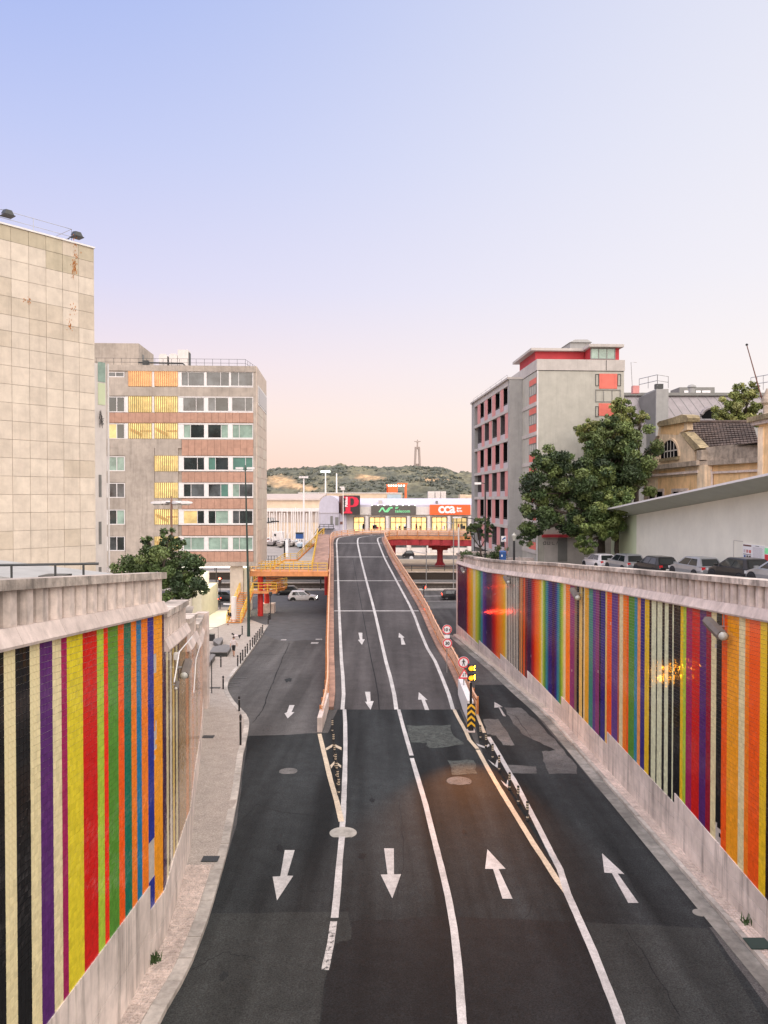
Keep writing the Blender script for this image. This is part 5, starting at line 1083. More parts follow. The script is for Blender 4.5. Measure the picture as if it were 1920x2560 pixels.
# arched window with bars
ac, az = Vp(527,1400); rr = abs(Vp(632,1400)[0]-Vp(425,1400)[0])/2; hh = Vp(527,1195)[1]-az; arc = [(ac+rr*math.cos(t), az+hh*math.sin(t)) for t in [math.pi*k/14 for k in range(15)]]
mb = MB(VF); mb.add([(a, -.03, z) for a, z in arc], [tuple(range(15))]); wn = mb.build('arched_window', M['void'], vi)
mb = MB(VF)
for k in range(14): 
    p, q = arc[k], arc[k+1]; mb.hexa([(ac+(a-ac)*s, b, az+(z-az)*s) for b in (-.12,.02) for (a, z), s in ((p,1.1),(q,1.1),(q,.98),(p,.98))])
mb.build('frame', M['ochre_pale'], wn); mb = MB(VF)
for t in (-.55,-.2,.15,.5): mb.box(ac+rr*t-.06, ac+rr*t+.06, -.08, -.04, az, az+hh*math.sqrt(1-t*t)*.96)
mb.box(ac-rr*.95, ac+rr*.95, -.085, -.035, az+hh*.33, az+hh*.40); mb.build('bars', M['slab_edge'], wn); mb = MB(VF); mb.box(ac-rr*1.05, ac+rr*1.05, -.2, .05, az-.35, az-.03); mb.build('sill', M['moss_stone'], vi)
for x0, x1, y0 in ((285,470,1765),(560,745,1760)):
    a0, a1 = Vp(x0,y0)[0], Vp(x1,y0)[0]; z1 = Vp(x0,y0)[1]; window(VF, a0, a1, z1-3, z1, -.15, vi, 'void', fm='lime', splits=(.5,), fw=.32, d=.2)
# wing to the right, parapet, tiled roof
z3 = VW.pix(*cv(1200,1440))[1]; aw = VW.pix(*cv(1556,1450))[0]
mb = MB(VW); mb.box(0, aw+3, .2, 8, 7.5, z3-.3); mb.build('wall', M['ochre'], vi); mb = MB(VW); mb.box(.1, aw+3, -.3, .5, z3-.3, z3+.15); mb.build('cornice', M['old_stone'], vi); mb = MB(VW); mb.box(.2, aw+3, .05, .5, z3+.15, VW.pix(*cv(1200,1255))[1]); mb.build('parapet', M['old_stone'], vi)
z4 = VW.pix(*cv(1200,1565))[1]; mb = MB(VW); mb.box(.4, aw+3, .02, .3, z4-.1, z4+.1); mb.build('string_course', M['lime'], vi)
mb = MB(VF); mb.box(aR-.05, aR+1.6, -.15, .6, 7.5, zc-.36); mb.build('pilaster', M['ochre_pale'], vi); mb = MB(VF); mb.box(aR-.1, aR+1.0, -.2, .55, zc+.14, zc+1.1); mb.build('pilaster', M['old_stone'], vi); mb = MB(VW); mb.tube([(1.9,.05,7.5),(1.9,.05,z4-.1),(1.6,.0,z4+.5)], .1, 6); mb.build('drainpipe', M['lime'], vi)
# tiled roof: rows of tiles between eave and ridge
ra, rb = Vector(D(*cv(800,1290),76.8)), Vector(D(*cv(1556,1235),66.2)); rc, rd = Vector(D(*cv(730,1000),86.4)), Vector(D(*cv(1480,1000),79))
nr, ncq = 11, 20; 
for i in range(nr):
    for j in range(ncq):
        def q(s, t): return (ra.lerp(rb, s)).lerp(rc.lerp(rd, s), t)
        s0, s1, t0, t1 = j/ncq+.004, (j+1)/ncq-.004, i/nr, (i+1.18)/nr; lift = Vector((0,-.02,.10+random.uniform(-.015,.02))); mb = MB()
        P = [q(s0,t0)+lift, q(s1,t0)+lift, q(s1,t1), q(s0,t1)]; dn = Vector((0,0,-.07)); mb.hexa([tuple(p+dn) for p in P]+[tuple(p) for p in P]); mb.build('roof_tile', M['roof_tile'], vi, fix=False)
mb = MB(); mb.tube([tuple(rc+Vector((0,0,.08))), tuple(rd+Vector((0,0,.08)))], .2, 8); mb.build('ridge', M['roof_tile'], vi)
mb = MB(); mb.add([tuple(ra-Vector((0,0,.1))), tuple(rb-Vector((0,0,.1))), tuple(rd-Vector((0,0,.1))), tuple(rc-Vector((0,0,.1)))], [(0,1,2,3)]); mb.build('roof_base', M['void'], vi)
mb = MB(); mb.add([tuple(rb), tuple(rd), tuple(rd+Vector((2,3,-4)))], [(0,1,2)]); mb.build('roof_base', M['roof_tile'], vi)
# pavilion at the picture edge
pvx = D(1897,1100,64.8); pvz = D(1897,1063,64.8)[2]; mb = MB(); mb.box(pvx[0], pvx[0]+6, 54, 64.8, 7.5, pvz); mb.build('pavilion', M['ochre'], vi)
mb = MB(); mb.box(pvx[0]-.45, pvx[0]+6, 53.5, 65.2, pvz+.002, pvz+.3); mb.build('pavilion_cornice', M['lime'], vi); mb = MB(); mb.box(pvx[0]-.7, pvx[0]+6, 53, 65.5, pvz+.302, pvz+.7); mb.build('pavilion_roof', M['moss_stone'], vi); mb = MB(); mb.lathe((pvx[0]+.35, 64.2, pvz+.7), [(.4,0),(.3,.3),(.26,.9),(.45,1.1),(.42,1.4),(.3,1.7),(.12,2.1),(.05,2.3)], 12); mb.build('finial', M['old_stone'], vi)
mb = MB(); mb.box(pvx[0]-.06, pvx[0]+.1, 64.0, 64.86, 7.5, pvz-.2); mb.build('pilaster', M['ochre_pale'], vi); mb = MB(); mb.box(pvx[0]-.25, pvx[0]+6, 54, 65, pvz-5.6, pvz-5.3); mb.build('string_course', M['lime'], vi)
t = thing('flagpole', 'slanting bare dark red flagpole at the right edge above the villa', 'flagpole', D(1902,1010,64.5)); mb = MB(); mb.tube([D(1910,1015,64.5), D(1867,863,63.5)], [.06,.04], 6); mb.build('pole', M['sign_brown'], t); mb = MB(); q = D(1867,862,63.5); mb.lathe(q, [(.09,-.06),(.12,.02),(.05,.1)], 8); mb.build('finial', M['dark'], t)
# ---- grey mansard building behind
mn = thing('mansard_building', 'grey zinc mansard roofed building with a chimney tower behind the villa', 'building', (54, 118, 9)); Ym = 118
def mp(x, y, Y=Ym): return D(*cv(x, y), Y)
zt_ = mp(700,690)[2]; ze = mp(700,985)[2]-1; x0, x1 = mp(-120,800)[0], mp(1900,800)[0]
mb = MB(); mb.hexa([(x0,Ym-4.0,ze),(x1,Ym-4.0,ze),(x1,Ym+9,ze),(x0,Ym+9,ze),(x0,Ym,zt_),(x1,Ym,zt_),(x1,Ym+8,zt_),(x0,Ym+8,zt_)]); mb.build('mansard_roof', M['zinc'], mn); mb = MB(); mb.box(x0,x1,Ym-3.8,Ym+9,7,ze); mb.build('wall', M['grey_wall'], mn)
mb = MB(); mb.box(x0,x1,Ym-.35,Ym+8,zt_+.01,zt_+.45); mb.build('roof_edge', M['zinc_dark'], mn)
k = 0
for xx in np.arange(x0+.5, x1, 1.35):
    mb = MB(); mb.tube([(xx+1.6,Ym-3.95,ze+.05),(xx,Ym-.02,zt_)], .05, 4); mb.build('seam', M['zinc_dark'], mn)
a, b = mp(370,610,112), mp(512,900,112); mb = MB(); mb.box(a[0], b[0], 112, 117, 8, a[2]); mb.build('chimney_tower', M['grey_wall'], mn); a2 = mp(300,630,112); mb = MB(); mb.hexa([(a2[0],115,8),(a[0]-.01,112.2,8),(a[0]-.01,117,8),(a2[0],117,8),(a2[0],115,a[2]-.6),(a[0]-.01,112.2,a[2]-.2),(a[0]-.01,117,a[2]-.2),(a2[0],117,a[2]-.6)]); mb.build('tower_side', M['zinc_dark'], mn)
a, b = mp(640,590,126), mp(1045,660,126); mb = MB(); mb.box(a[0], b[0], 126, 130, zt_, a[2]); mb.build('dormer', M['zinc_dark'], mn)
for q0, q1 in ((695,745),(830,885),(902,995)): c, d = mp(q0,628,125.9), mp(q1,656,125.9); mb = MB(); mb.box(c[0], d[0], 125.9, 125.98, d[2], c[2]); mb.build('window', M['retro_white'], mn)
c = mp(780,660,120); mb = MB(); mb.lathe((c[0],120,zt_), [(.5,0),(.5,1.5),(.7,1.6),(.55,1.9),(.1,2.1)], 12); mb.build('roof_vent', M['grey_wall'], mn)
mb = MB(); c = mp(960,1010,Ym-3); mb.tube([(c[0]+1.6*math.cos(t), Ym-4.4, c[2]+.6+1.6*math.sin(t)) for t in [math.pi*k/8 for k in range(9)]], .28, 8); wd_ = mb.build('round_dormer', M['zinc'], mn); mb = MB(); mb.ext([(c[0]+1.5*math.cos(t), Ym-4.5, c[2]+.6+1.5*math.sin(t)) for t in [math.pi*k/8 for k in range(9)]], (0,.2,0)); mb.build('dormer_glass', M['void'], mn)
def rail3(P, h, m, par, r=.05):
    mb = MB()
    for A, B in zip(P, P[1:]):
        A, B = Vector(A), Vector(B)
        for kk in (.5, 1): mb.tube([A+Vector((0,0,h*kk)), B+Vector((0,0,h*kk))], r, 4)
        n = max(1, round((B-A).length/1.8))
        for i in range(n+1): p = A+(B-A)*i/n; mb.tube([p, p+Vector((0,0,h))], r, 4)
    mb.build('railing', M[m], par)
t = thing('roof_railing', 'thin railing with a dark tank on the mansard roof beside the chimney tower', 'railing', mp(300,620,114)); rail3([mp(175,625,116), mp(385,580,112.5), mp(510,600,112.5)], 1.7, 'steel', t)
mb = MB(); c = mp(415,600,113); mb.cbox((c[0],113.5,c[2]+.3),(1.1,.7,.7)); mb.build('tank', M['dark_metal'], t)
t = thing('roof_railing', 'thin roof railing above the villa pavilion at the right edge', 'railing', mp(1500,640,112)); rail3([mp(1460,640,112), mp(1680,610,106)], 2.0, 'steel', t)
t = thing('antenna_mast', 'thin antenna mast with a short top arm on the roof right of the apartment building', 'mast', mp(95,640,110)); mb = MB(); mb.tube([mp(98,640,110), mp(80,303,110), mp(145,303,110)], .05, 5); mb.build('pole', M['steel'], t); mb = MB(); c = mp(130,620,110); mb.cbox((c[0],110,c[2]),(.9,.8,1.1)); mb.build('base_box', M['pink'], t)
# ============================================================ across the railway: offices, hangars, harbour
YP = 185.0; wh = thing('warehouse_offices', 'long white converted warehouse with lit windows and large signs beyond the railway', 'building', (10, YP, ZF))
P_ = lambda u, v, Y=YP: D(u, v, Y)
def fbox(u0, v0, u1, v1, y0, y1, m, n, par): 
    a, b = D(u0, v1, y0), D(u1, v0, y0); mb = MB(); mb.box(a[0], b[0], y0, y1, a[2], b[2]); return mb.build(n, M[m], par)
def fb0(u0, v0, u1, y0, y1, z0, m, n, par):
    a, b = D(u0, v0, y0), D(u1, v0, y0); mb = MB(); mb.box(a[0], b[0], y0, y1, z0, b[2]); return mb.build(n, M[m], par)
fb0(847, 1286, 1330, YP, YP+20, ZF, 'plaster_white', 'wall', wh)
a, b = D(847,1262,YP), D(1330,1246,YP+9); mb = MB(); mb.hexa([(a[0],YP-.2,D(0,1286,YP)[2]+.01),(b[0],YP-.2,D(0,1286,YP)[2]+.01),(b[0],YP+20,D(0,1286,YP)[2]+.01),(a[0],YP+20,D(0,1286,YP)[2]+.01),(a[0],YP-.1,a[2]),(b[0],YP-.1,a[2]),(b[0],YP+9,b[2]),(a[0],YP+9,b[2])]); mb.build('roof', M['lavender'], wh)
fbox(899,1267,1330,1287,YP-.5,YP-.22,'plaster_white','fascia',wh)
wins = [(884,911),(924,963),(976,1016),(1028,1066),(1079,1117),(1129,1167),(1182,1220),(1234,1272)]
for i, (u0, u1) in enumerate(wins):
    a, b = D(u0,1322,YP), D(u1,1292,YP); w = window(Frame((0,YP),(1,0)), a[0], b[0], a[2]-.8, b[2], -.42, wh, 'lit_amber' if i != 5 else 'glass_warm', fm='dark_metal', splits=(.33,.66) if i else (.5,), fw=.14, d=.3)
    mb = MB(); zz = (a[2]+b[2])/2+.1; mb.box(a[0], b[0], YP-.36, YP-.30, zz, zz+.12); mb.build('transom', M['dark_metal'], w)
    rr_ = random.Random(i)
    for q in range(5): xx = a[0]+(b[0]-a[0])*rr_.uniform(.1,.85); mb = MB(); mb.box(xx, xx+rr_.uniform(.2,.7), YP-.30, YP-.26, a[2]-.2, a[2]+rr_.uniform(.5,1.3)); mb.build('furniture', M[rr_.choice(['dark_metal','slat_cream','retro_white','crimson'])], w)
    a2, b2 = D(u0,1375,YP), D(u1,1356,YP); mb = MB(); mb.box(a2[0], b2[0], YP-.04, YP-.005, a2[2]+.6, b2[2]+.3); mb.build('window', M['glass_grey'], wh)
for u in (852,917,968,1021,1072,1122.5,1174,1227): a, b = D(u-3.5,1290,YP-.8), D(u+3.5,1290,YP-.8); mb = MB(); mb.box(a[0], b[0], YP-.8, YP-.01, ZF, a[2]); mb.build('pier', M['plaster_white'], wh)
mb = MB(); a, b = D(899,1322,YP-1.2), D(1330,1317,YP-1.2); mb.box(a[0], b[0], YP-1.0, YP-.01, a[2]-1.0, a[2]-.4); mb.build('ledge', M['plaster_white'], wh)
# barrel vaulted end block
a, b = D(798,1365,YP-2), D(847,1264,YP-2); wid = b[0]-a[0]; zsp = b[2]; ztop = D(820,1238.5,YP-2)[2]
arc = [(a[0]+wid/2-wid/2*math.cos(t), zsp+(ztop-zsp)*math.sin(t)) for t in [math.pi*k/16 for k in range(17)]]
mb = MB(); mb.ext([(a[0],YP-2,ZF),(b[0],YP-2,ZF)]+[(x,YP-2,z) for x, z in reversed(arc)], (0,22,0)); vb = mb.build('vaulted_block', M['lavender'], wh)
for k in range(8): mb = MB(); x = a[0]+wid*(k+.5)/8; mb.box(x-.03,x+.03,YP-2.03,YP-2.005,ZF,zsp-1.5); mb.build('joint', M['blind_grey'], wh)
mb = MB(); mb.box(a[0],b[0],YP-2.12,YP-2.01,D(0,1282.5,YP-2)[2]-.08,D(0,1282.5,YP-2)[2]+.08); mb.build('ledge', M['blind_grey'], wh)
fbox(838,1293,846,1313,YP-2.1,YP-2.01,'zinc_dark','window',wh); fbox(826,1290,832,1312,YP-2.1,YP-2.01,'zinc_dark','window',wh); fbox(847.5,1284,866,1400,YP-1.5,YP-.01,'lavender','annex',wh); fbox(850,1304,857,1311,YP-1.58,YP-1.51,'sign_brown','vent',wh)
# external dark stair by the vaulted block
t = thing('fire_escape', 'dark steel stair and landing against the lavender vaulted block', 'stairs', (-13, YP-5, ZF)); 
fbox(799,1322,834,1324,YP-6,YP-2.2,'dark_metal','landing',t)
mb = MB()
for v in (1311,1316.5): mb.tube([D(799,v,YP-6), D(834,v,YP-6)], .06, 4)
for u in (799,810,822,834): mb.tube([D(u,1311,YP-6), D(u,1323,YP-6)], .06, 4)
for u in (806,): mb.tube([D(u,1323,YP-6), D(u,1372,YP-6)], .12, 4)
mb.tube([D(800,1323,YP-6), D(786,1345,YP-6)], .15, 4); mb.tube([D(806,1323,YP-6), D(792,1345,YP-6)], .15, 4); mb.tube([D(800,1313,YP-6), D(786,1335,YP-6)], .06, 4); mb.build('frame', M['dark_metal'], t); fbox(788,1343,812,1345,YP-6,YP-4,'dark_metal','landing',t)
# --- signs
def txt(name, s, size, m, parent, loc, rot=(math.pi/2,0,0), ex=.02, align='LEFT', bold=0.0, sp=1.0):
    cu = bpy.data.curves.new(name, 'FONT'); cu.body = s; cu.size = size; cu.extrude = ex; cu.align_x = align; cu.offset = bold; cu.space_character = sp; cu.resolution_u = 3
    ob = bpy.data.objects.new(name+'_tmp', cu); COL.objects.link(ob); dg = bpy.context.evaluated_depsgraph_get(); me = bpy.data.meshes.new_from_object(ob.evaluated_get(dg)); bpy.data.objects.remove(ob); me.materials.clear(); me.materials.append(M[m]); me.name = name
    return link(name, me, parent, loc, rot)
ys = YP-3.0
sg = thing('billboard', 'black box sign with a big red serif letter on the warehouse roof edge', 'sign', D(878,1286,ys)); fbox(858,1238.5,899.5,1286.5,ys,ys+2.6,'sign_black','board',sg)
a, b = D(847.5,1286.5,ys+2.6), D(858,1238.5,ys); z0, z1 = D(0,1286,ys)[2], D(0,1239,ys)[2]; mb = MB(); mb.add([(a[0],ys+2.6,z0),(b[0]-.01,ys,z0),(b[0]-.01,ys,z1),(a[0],ys+2.6,z1)], [(0,1,2,3)]); mb.build('board_side', M['sign_brown'], sg, fix=False)
def sgn_poly(cp, pts, m, name, par, y, th=.06):
    mb = MB(); P = [D(*cp(x_, y_), y-th) for x_, y_ in pts]; mb.ext([(p[0], y-th, p[2]) for p in P], (0, th-.01, 0)); return mb.build(name, M[m], par)
stem = [(1133,1003),(1133,985),(1160,975),(1160,810),(1135,800),(1135,785),(1255,785),(1310,800),(1333,840),(1328,885),(1300,912),(1250,922),(1223,920),(1223,975),(1246,985),(1246,1003)]
sgn_poly(g7, stem, 'sign_red', 'letter', sg, ys); sgn_poly(g7, [(1223,808),(1250,806),(1268,825),(1270,870),(1255,895),(1223,898)], 'sign_black', 'letter_bowl', sg, ys-.065)
p = D(*g7(1185,918), ys-.1); txt('lettering', 'Público', .80, 'sign_white', sg, (p[0], ys-.14, p[2]), (math.pi/2, -math.pi/2, 0), bold=.03)
sg = thing('shop_sign', 'dark grey sign with a green zigzag logo and downlights on the warehouse', 'sign', D(984,1286,ys)); fbox(928,1263.5,1040,1286.5,YP-.9,YP-.52,'sign_grey','board',sg); yy = YP-.92
for pts in ([(255,1050),(300,985),(320,985),(355,1040),(340,1055),(308,1010),(272,1055)],[(340,1055),(395,990),(420,985),(418,1000),(370,1055)],[(368,1055),(405,1000),(420,982),(452,982),(452,1002),(425,1003),(388,1055)]): sgn_poly(g8, pts, 'sign_green', 'logo', sg, yy)
p = D(*g8(485,1008), yy); txt('lettering', 'ar', 1.05, 'sign_green', sg, (p[0], yy-.04, p[2]), bold=.02); p = D(*g8(485,1058), yy); txt('lettering', 'telecom', 1.05, 'sign_green', sg, (p[0], yy-.04, p[2]), bold=.02, sp=1.06)
for i in range(8):
    u = 930+i*15.4; mb = MB(); c = D(u,1263.5,YP-1.5); mb.lathe((c[0],YP-1.5,c[2]), [(.03,.2),(.12,.1),(.16,-.06)], 8); mb.build('downlight', M['lamp_cold'], sg)
sg = thing('shop_sign', 'orange sign with round white letters on the warehouse, right of the dark sign', 'sign', D(1125,1287,ys)); fbox(1074.5,1261.5,1176,1287,YP-.9,YP-.52,'sign_orange','board',sg)
p = D(*g8(1080,1062), yy); txt('lettering', 'cca', 3.35, 'sign_white', sg, (p[0], yy-.04, p[2]), bold=.09, sp=.92); 
for yv, s, bx in ((1012,'law',1338),(1050,'firm',1338)): p = D(*g8(bx,yv), yy); txt('lettering', s, .78, 'sign_white', sg, (p[0], yy-.04, p[2]), bold=.03)
for u0, lb in ((946,'grey square roof unit behind the dark zigzag sign'),(1090,'small dark roof unit behind the orange sign')): t = thing('roof_unit', lb, 'air conditioner', D(u0,1262,YP+2)); fbox(u0,1251 if u0 < 1000 else 1252,u0+10 if u0 < 1000 else u0+5,1263,YP+1,YP+3,'zinc_dark' if u0 > 1000 else 'slab_edge','casing',t)
# --- hangars and harbour, farther off
hg = thing('hangar', 'long low cream hangar behind the marina left of the warehouse', 'building', (-30, 235, ZF)); fb0(560,1251,800,235,275,ZF,'hangar','wall',hg); a, b = D(560,1251,235), D(800,1251,235); mb = MB(); mb.hexa([(a[0],234.5,a[2]+.02),(b[0],234.5,a[2]+.02),(b[0],275,a[2]+.02),(a[0],275,a[2]+.02),(a[0],234.7,a[2]+.5),(b[0],234.7,a[2]+.5),(b[0],262,a[2]+2.2),(a[0],262,a[2]+2.2)]); mb.build('roof', M['hangar_roof'], hg)
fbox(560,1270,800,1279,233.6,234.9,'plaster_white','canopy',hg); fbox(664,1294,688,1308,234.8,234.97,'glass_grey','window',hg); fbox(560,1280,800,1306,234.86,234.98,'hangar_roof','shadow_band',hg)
hg = thing('hangar', 'cream and pale blue port shed with a flat roof behind the warehouse', 'building', (-5, 330, ZF)); fb0(745,1233,1006,330,370,ZF,'hangar','wall',hg); fbox(745,1231.5,1006,1233.5,329.6,372,'plaster_white','roof_edge',hg); fb0(738,1239,792,326,329.9,ZF,'pale_blue','annex',hg); fbox(968,1236,1003,1247,329,329.9,'pale_blue','annex',hg)
def container(u0,v0,u1,v1,Y,m,lb,d=6):
    t = thing('shipping_container', lb, 'container', D((u0+u1)/2,v1,Y), 'containers in the harbour'); fbox(u0,v0,u1,v1,Y,Y+d,m,'body',t)
    a, b = D(u0,v1,Y), D(u1,v0,Y); n = 8; mb = MB()
    for k in range(n): x = a[0]+(b[0]-a[0])*(k+.5)/n; mb.box(x-.12,x+.12,Y-.15,Y-.01,a[2]+.2,b[2]-.2)
    mb.build('ribs', M[m], t)
container(701,1243,724,1252,300,'container_orange','orange shipping container beyond the cream hangar'); container(673,1241,700,1251,305,'container_teal','dark teal shipping container beyond the cream hangar'); container(724,1247,738,1252,300,'container_orange','low orange container left of the pale blue annex'); container(655,1238,671,1250,310,'concrete_lt','pale container at the office block corner')
for k, (u0,u1) in enumerate(((1070.5,1086.5),(1088.5,1101),(1102.5,1115))): container(u0,1228.5,u1,1247,420,'plaster_white','white container stack beyond the warehouse roof, %s of three' % ('left','middle','right')[k])
for k, (u0,u1,v0) in enumerate(((1150,1164,1236),(1164,1178,1240),(1160,1182,1237))): t = thing('harbour_block', 'pale harbour building at the foot of the hill, %s of three' % ('left','middle','right')[k], 'building', D(u0,1247,460+8*k)); fbox(u0,v0,u1,1250,460+8*k,470+8*k,'hangar','wall',t)
cr_ = thing('gantry_crane', 'red orange gantry crane lit up beyond the port shed', 'crane', D(992,1247,400)); Yc = 400
fbox(966,1211,994,1214,Yc,Yc+3,'crane_red','beam',cr_); fbox(967,1216,994,1231,Yc,Yc+3,'crane_red','hoist_house',cr_); fbox(994,1207.5,1019,1211,Yc,Yc+3,'crane_red','beam',cr_); fbox(1012,1211,1017,1248,Yc,Yc+3,'crane_red','leg',cr_); fbox(966.5,1214,969,1248,Yc,Yc+3,'crane_red','leg',cr_); fbox(968,1233,993,1236,Yc,Yc+3,'crane_red','beam',cr_)
mb = MB()
for u in (972,978,984,990,997,1003,1010): c = D(u,1214,Yc-.5); mb.cbox((c[0],Yc-.5,c[2]),(.7,.4,.6))
mb.build('lamps', M['lamp_white'], cr_)
# --- generic hilltop monument with outstretched arms on a gate-like pedestal
mo = thing('hilltop_monument', 'tall gate-like pedestal with a standing figure of outstretched arms on the hilltop', 'monument', D(1043.5,1169,2900)); Yo = 2900; u0_ = 1043.5
def mrect(pts, y0, y1, n): mb = MB(); mb.ext([D(u, v, Yo)[:1]+(y0,)+D(u, v, Yo)[2:] for u, v in pts], (0, y1-y0, 0)); mb.build(n, M['statue_stone'], mo)
mrect([(1034.8,1172),(1039.6,1172),(1042.0,1122),(1037.0,1122)], Yo, Yo+26, 'pedestal_leg'); mrect([(1047.8,1172),(1052.6,1172),(1050.4,1122),(1045.6,1122)], Yo, Yo+26, 'pedestal_leg'); mrect([(1037.0,1122),(1050.4,1122),(1050.0,1117),(1037.3,1117)], Yo, Yo+26, 'pedestal_top'); mrect([(1040,1172),(1047.4,1172),(1047,1159),(1040.6,1159)], Yo+4, Yo+20, 'pedestal_base')
base = D(u0_,1117,Yo+10); px = Yo/1920.0; mb = MB(); mb.lathe(base, [(3.0,0),(2.7,6),(2.3,12),(3.0,18),(2.6,20.5),(1.1,21.5),(1.5,23),(1.6,25),(1.1,27),(.3,28)], 10)
for s in (-1,1): mb.tube([(base[0]+s*1.5,Yo+10,base[2]+19),(base[0]+s*6,Yo+10,base[2]+20),(base[0]+s*12.5,Yo+10,base[2]+20.5)], [2.3,2.0,1.0], 6)
mb.build('figure', M['statue_stone'], mo)
# --- marina masts, tall floodlight masts
k = -1; rm = random.Random(3); ORDS = 'first second third fourth fifth sixth seventh eighth ninth tenth eleventh twelfth thirteenth fourteenth fifteenth sixteenth seventeenth eighteenth nineteenth twentieth twenty-first twenty-second'.split()
for u in [668,674,681,687,692,698,704,709,715,721,727,733,739,745,751,757,764,770,776,782,788,793]:
    k += 1; u += rm.uniform(-2,2); Y = rm.uniform(205,228); top = rm.uniform(1268,1285); lean = rm.uniform(-3,3); b_ = D(u, 1330, Y); hx = b_[0]
    t = thing('sailing_boat', 'laid-up sailing boat with a bare mast before the cream hangar, %s mast from the left' % ORDS[k], 'boat', (hx, Y, ZF), 'sailing boats on the hard by the marina')
    mb = MB(); L_ = 3.2; mb.hexa([(hx-.5,Y-L_,ZF+.5),(hx+.5,Y-L_,ZF+.5),(hx+.4,Y+L_*.6,ZF+.5),(hx-.4,Y+L_*.6,ZF+.5),(hx-.7,Y-L_,ZF+1.2),(hx+.7,Y-L_,ZF+1.2),(hx+.7,Y+L_*.6,ZF+1.1),(hx-.7,Y+L_*.6,ZF+1.1)]); mb.ext([(hx-.7,Y+L_*.6,ZF+1.1),(hx+.7,Y+L_*.6,ZF+1.1),(hx,Y+L_*1.3,ZF+1.3)], (0,0,-.5)); mb.build('hull', M[rm.choice(['plaster_white','zinc','pale_blue','lot'])], t)
    mb = MB(); tp = D(u+lean, top, Y); mb.tube([(hx,Y,ZF+.9), tp], .15, 5); mb.build('mast', M['mast_metal'], t); mb = MB(); mb.tube([(tp[0]*.3+hx*.7,Y,ZF+1.5+(tp[2]-ZF)*.3),(hx+rm.uniform(-1.6,1.6),Y-2.5,ZF+1.8)], .05, 4); mb.tube([tp,(hx,Y+3,ZF+1.8)], .035, 4); mb.build('rigging', M['mast_metal'], t)
    mb = MB(); mb.box(hx-.25,hx+.25,Y-1.5,Y+1,ZF,ZF+.6); mb.build('cradle', M['dark_metal'], t)
for u, v0, v1, Y, lit, lb in ((759.3,1193,1350,200,0,'tall unlit floodlight mast in front of the marina'),(813.8,1179,1233,330,1,'tall lit floodlight mast rising behind the port shed'),(841.5,1183,1232,340,0,'thin unlit mast right of the lit floodlight mast')):
    t = thing('floodlight_mast', lb, 'mast', D(u,v1,Y)); a, b = D(u,v1,Y), D(u,v0,Y); s = Y/200; mb = MB(); mb.tube([(a[0],Y,ZF),(b[0],Y,b[2])], [.32*s,.16*s], 8); mb.build('pole', M['mast_metal'], t)
    if Y < 335:
        for k in (-1.1,-.4,.4,1.1): mb = MB(); mb.cbox((b[0]+k*s*.8,Y-.3,b[2]),(.62*s,.4*s,.5*s)); mb.build('lamp', M['lamp_cold' if lit else 'plaster_white'], t)
t = thing('camera_pole', 'slim white camera pole standing beside the black box sign', 'mast', D(858,1290,YP-4)); a, b = D(858,1286,YP-4), D(858,1219,YP-4); mb = MB(); mb.tube([(a[0],YP-4,ZF),(b[0],YP-4,b[2])], .12, 6); mb.build('pole', M['plaster_white'], t); mb = MB(); mb.cbox((b[0]-.1,YP-4,b[2]-.3),(.9,.6,.6)); mb.cbox((b[0]-.3,YP-4,b[2]+.1),(1.1,.4,.3)); mb.build('camera_head', M['plaster_white'], t)
t = thing('street_sign', 'round white sign on a thin post beside the far road', 'sign', D(1028,1400,170)); c = D(1028.5,1395,168); mb = MB(); mb.tube([(c[0],168,ZF),(c[0],168,c[2]+.3)], .05, 5); mb.build('post', M['steel'], t); mb = MB(); mb.tube([(c[0],167.9,c[2]),(c[0],168,c[2])], .42, 14); mb.build('disc', M['retro_white'], t)
t = thing('advertising_column', 'slim dark and white totem board near the marina car park', 'sign', D(711,1372,150)); fbox(709.5,1353,713,1392,150,150.4,'dark','board',t); fbox(713.4,1349,720,1392,150,150.6,'retro_white','panel',t)
t = thing('recycling_bin', 'dark blue recycling container beside the marina masts', 'container', D(748,1346,192)); fbox(739,1334.5,757,1347,192,194,'blue_plastic','body',t); fbox(738.5,1331.5,757.5,1334.3,191.8,194.2,'car_dkgreen','lid',t)
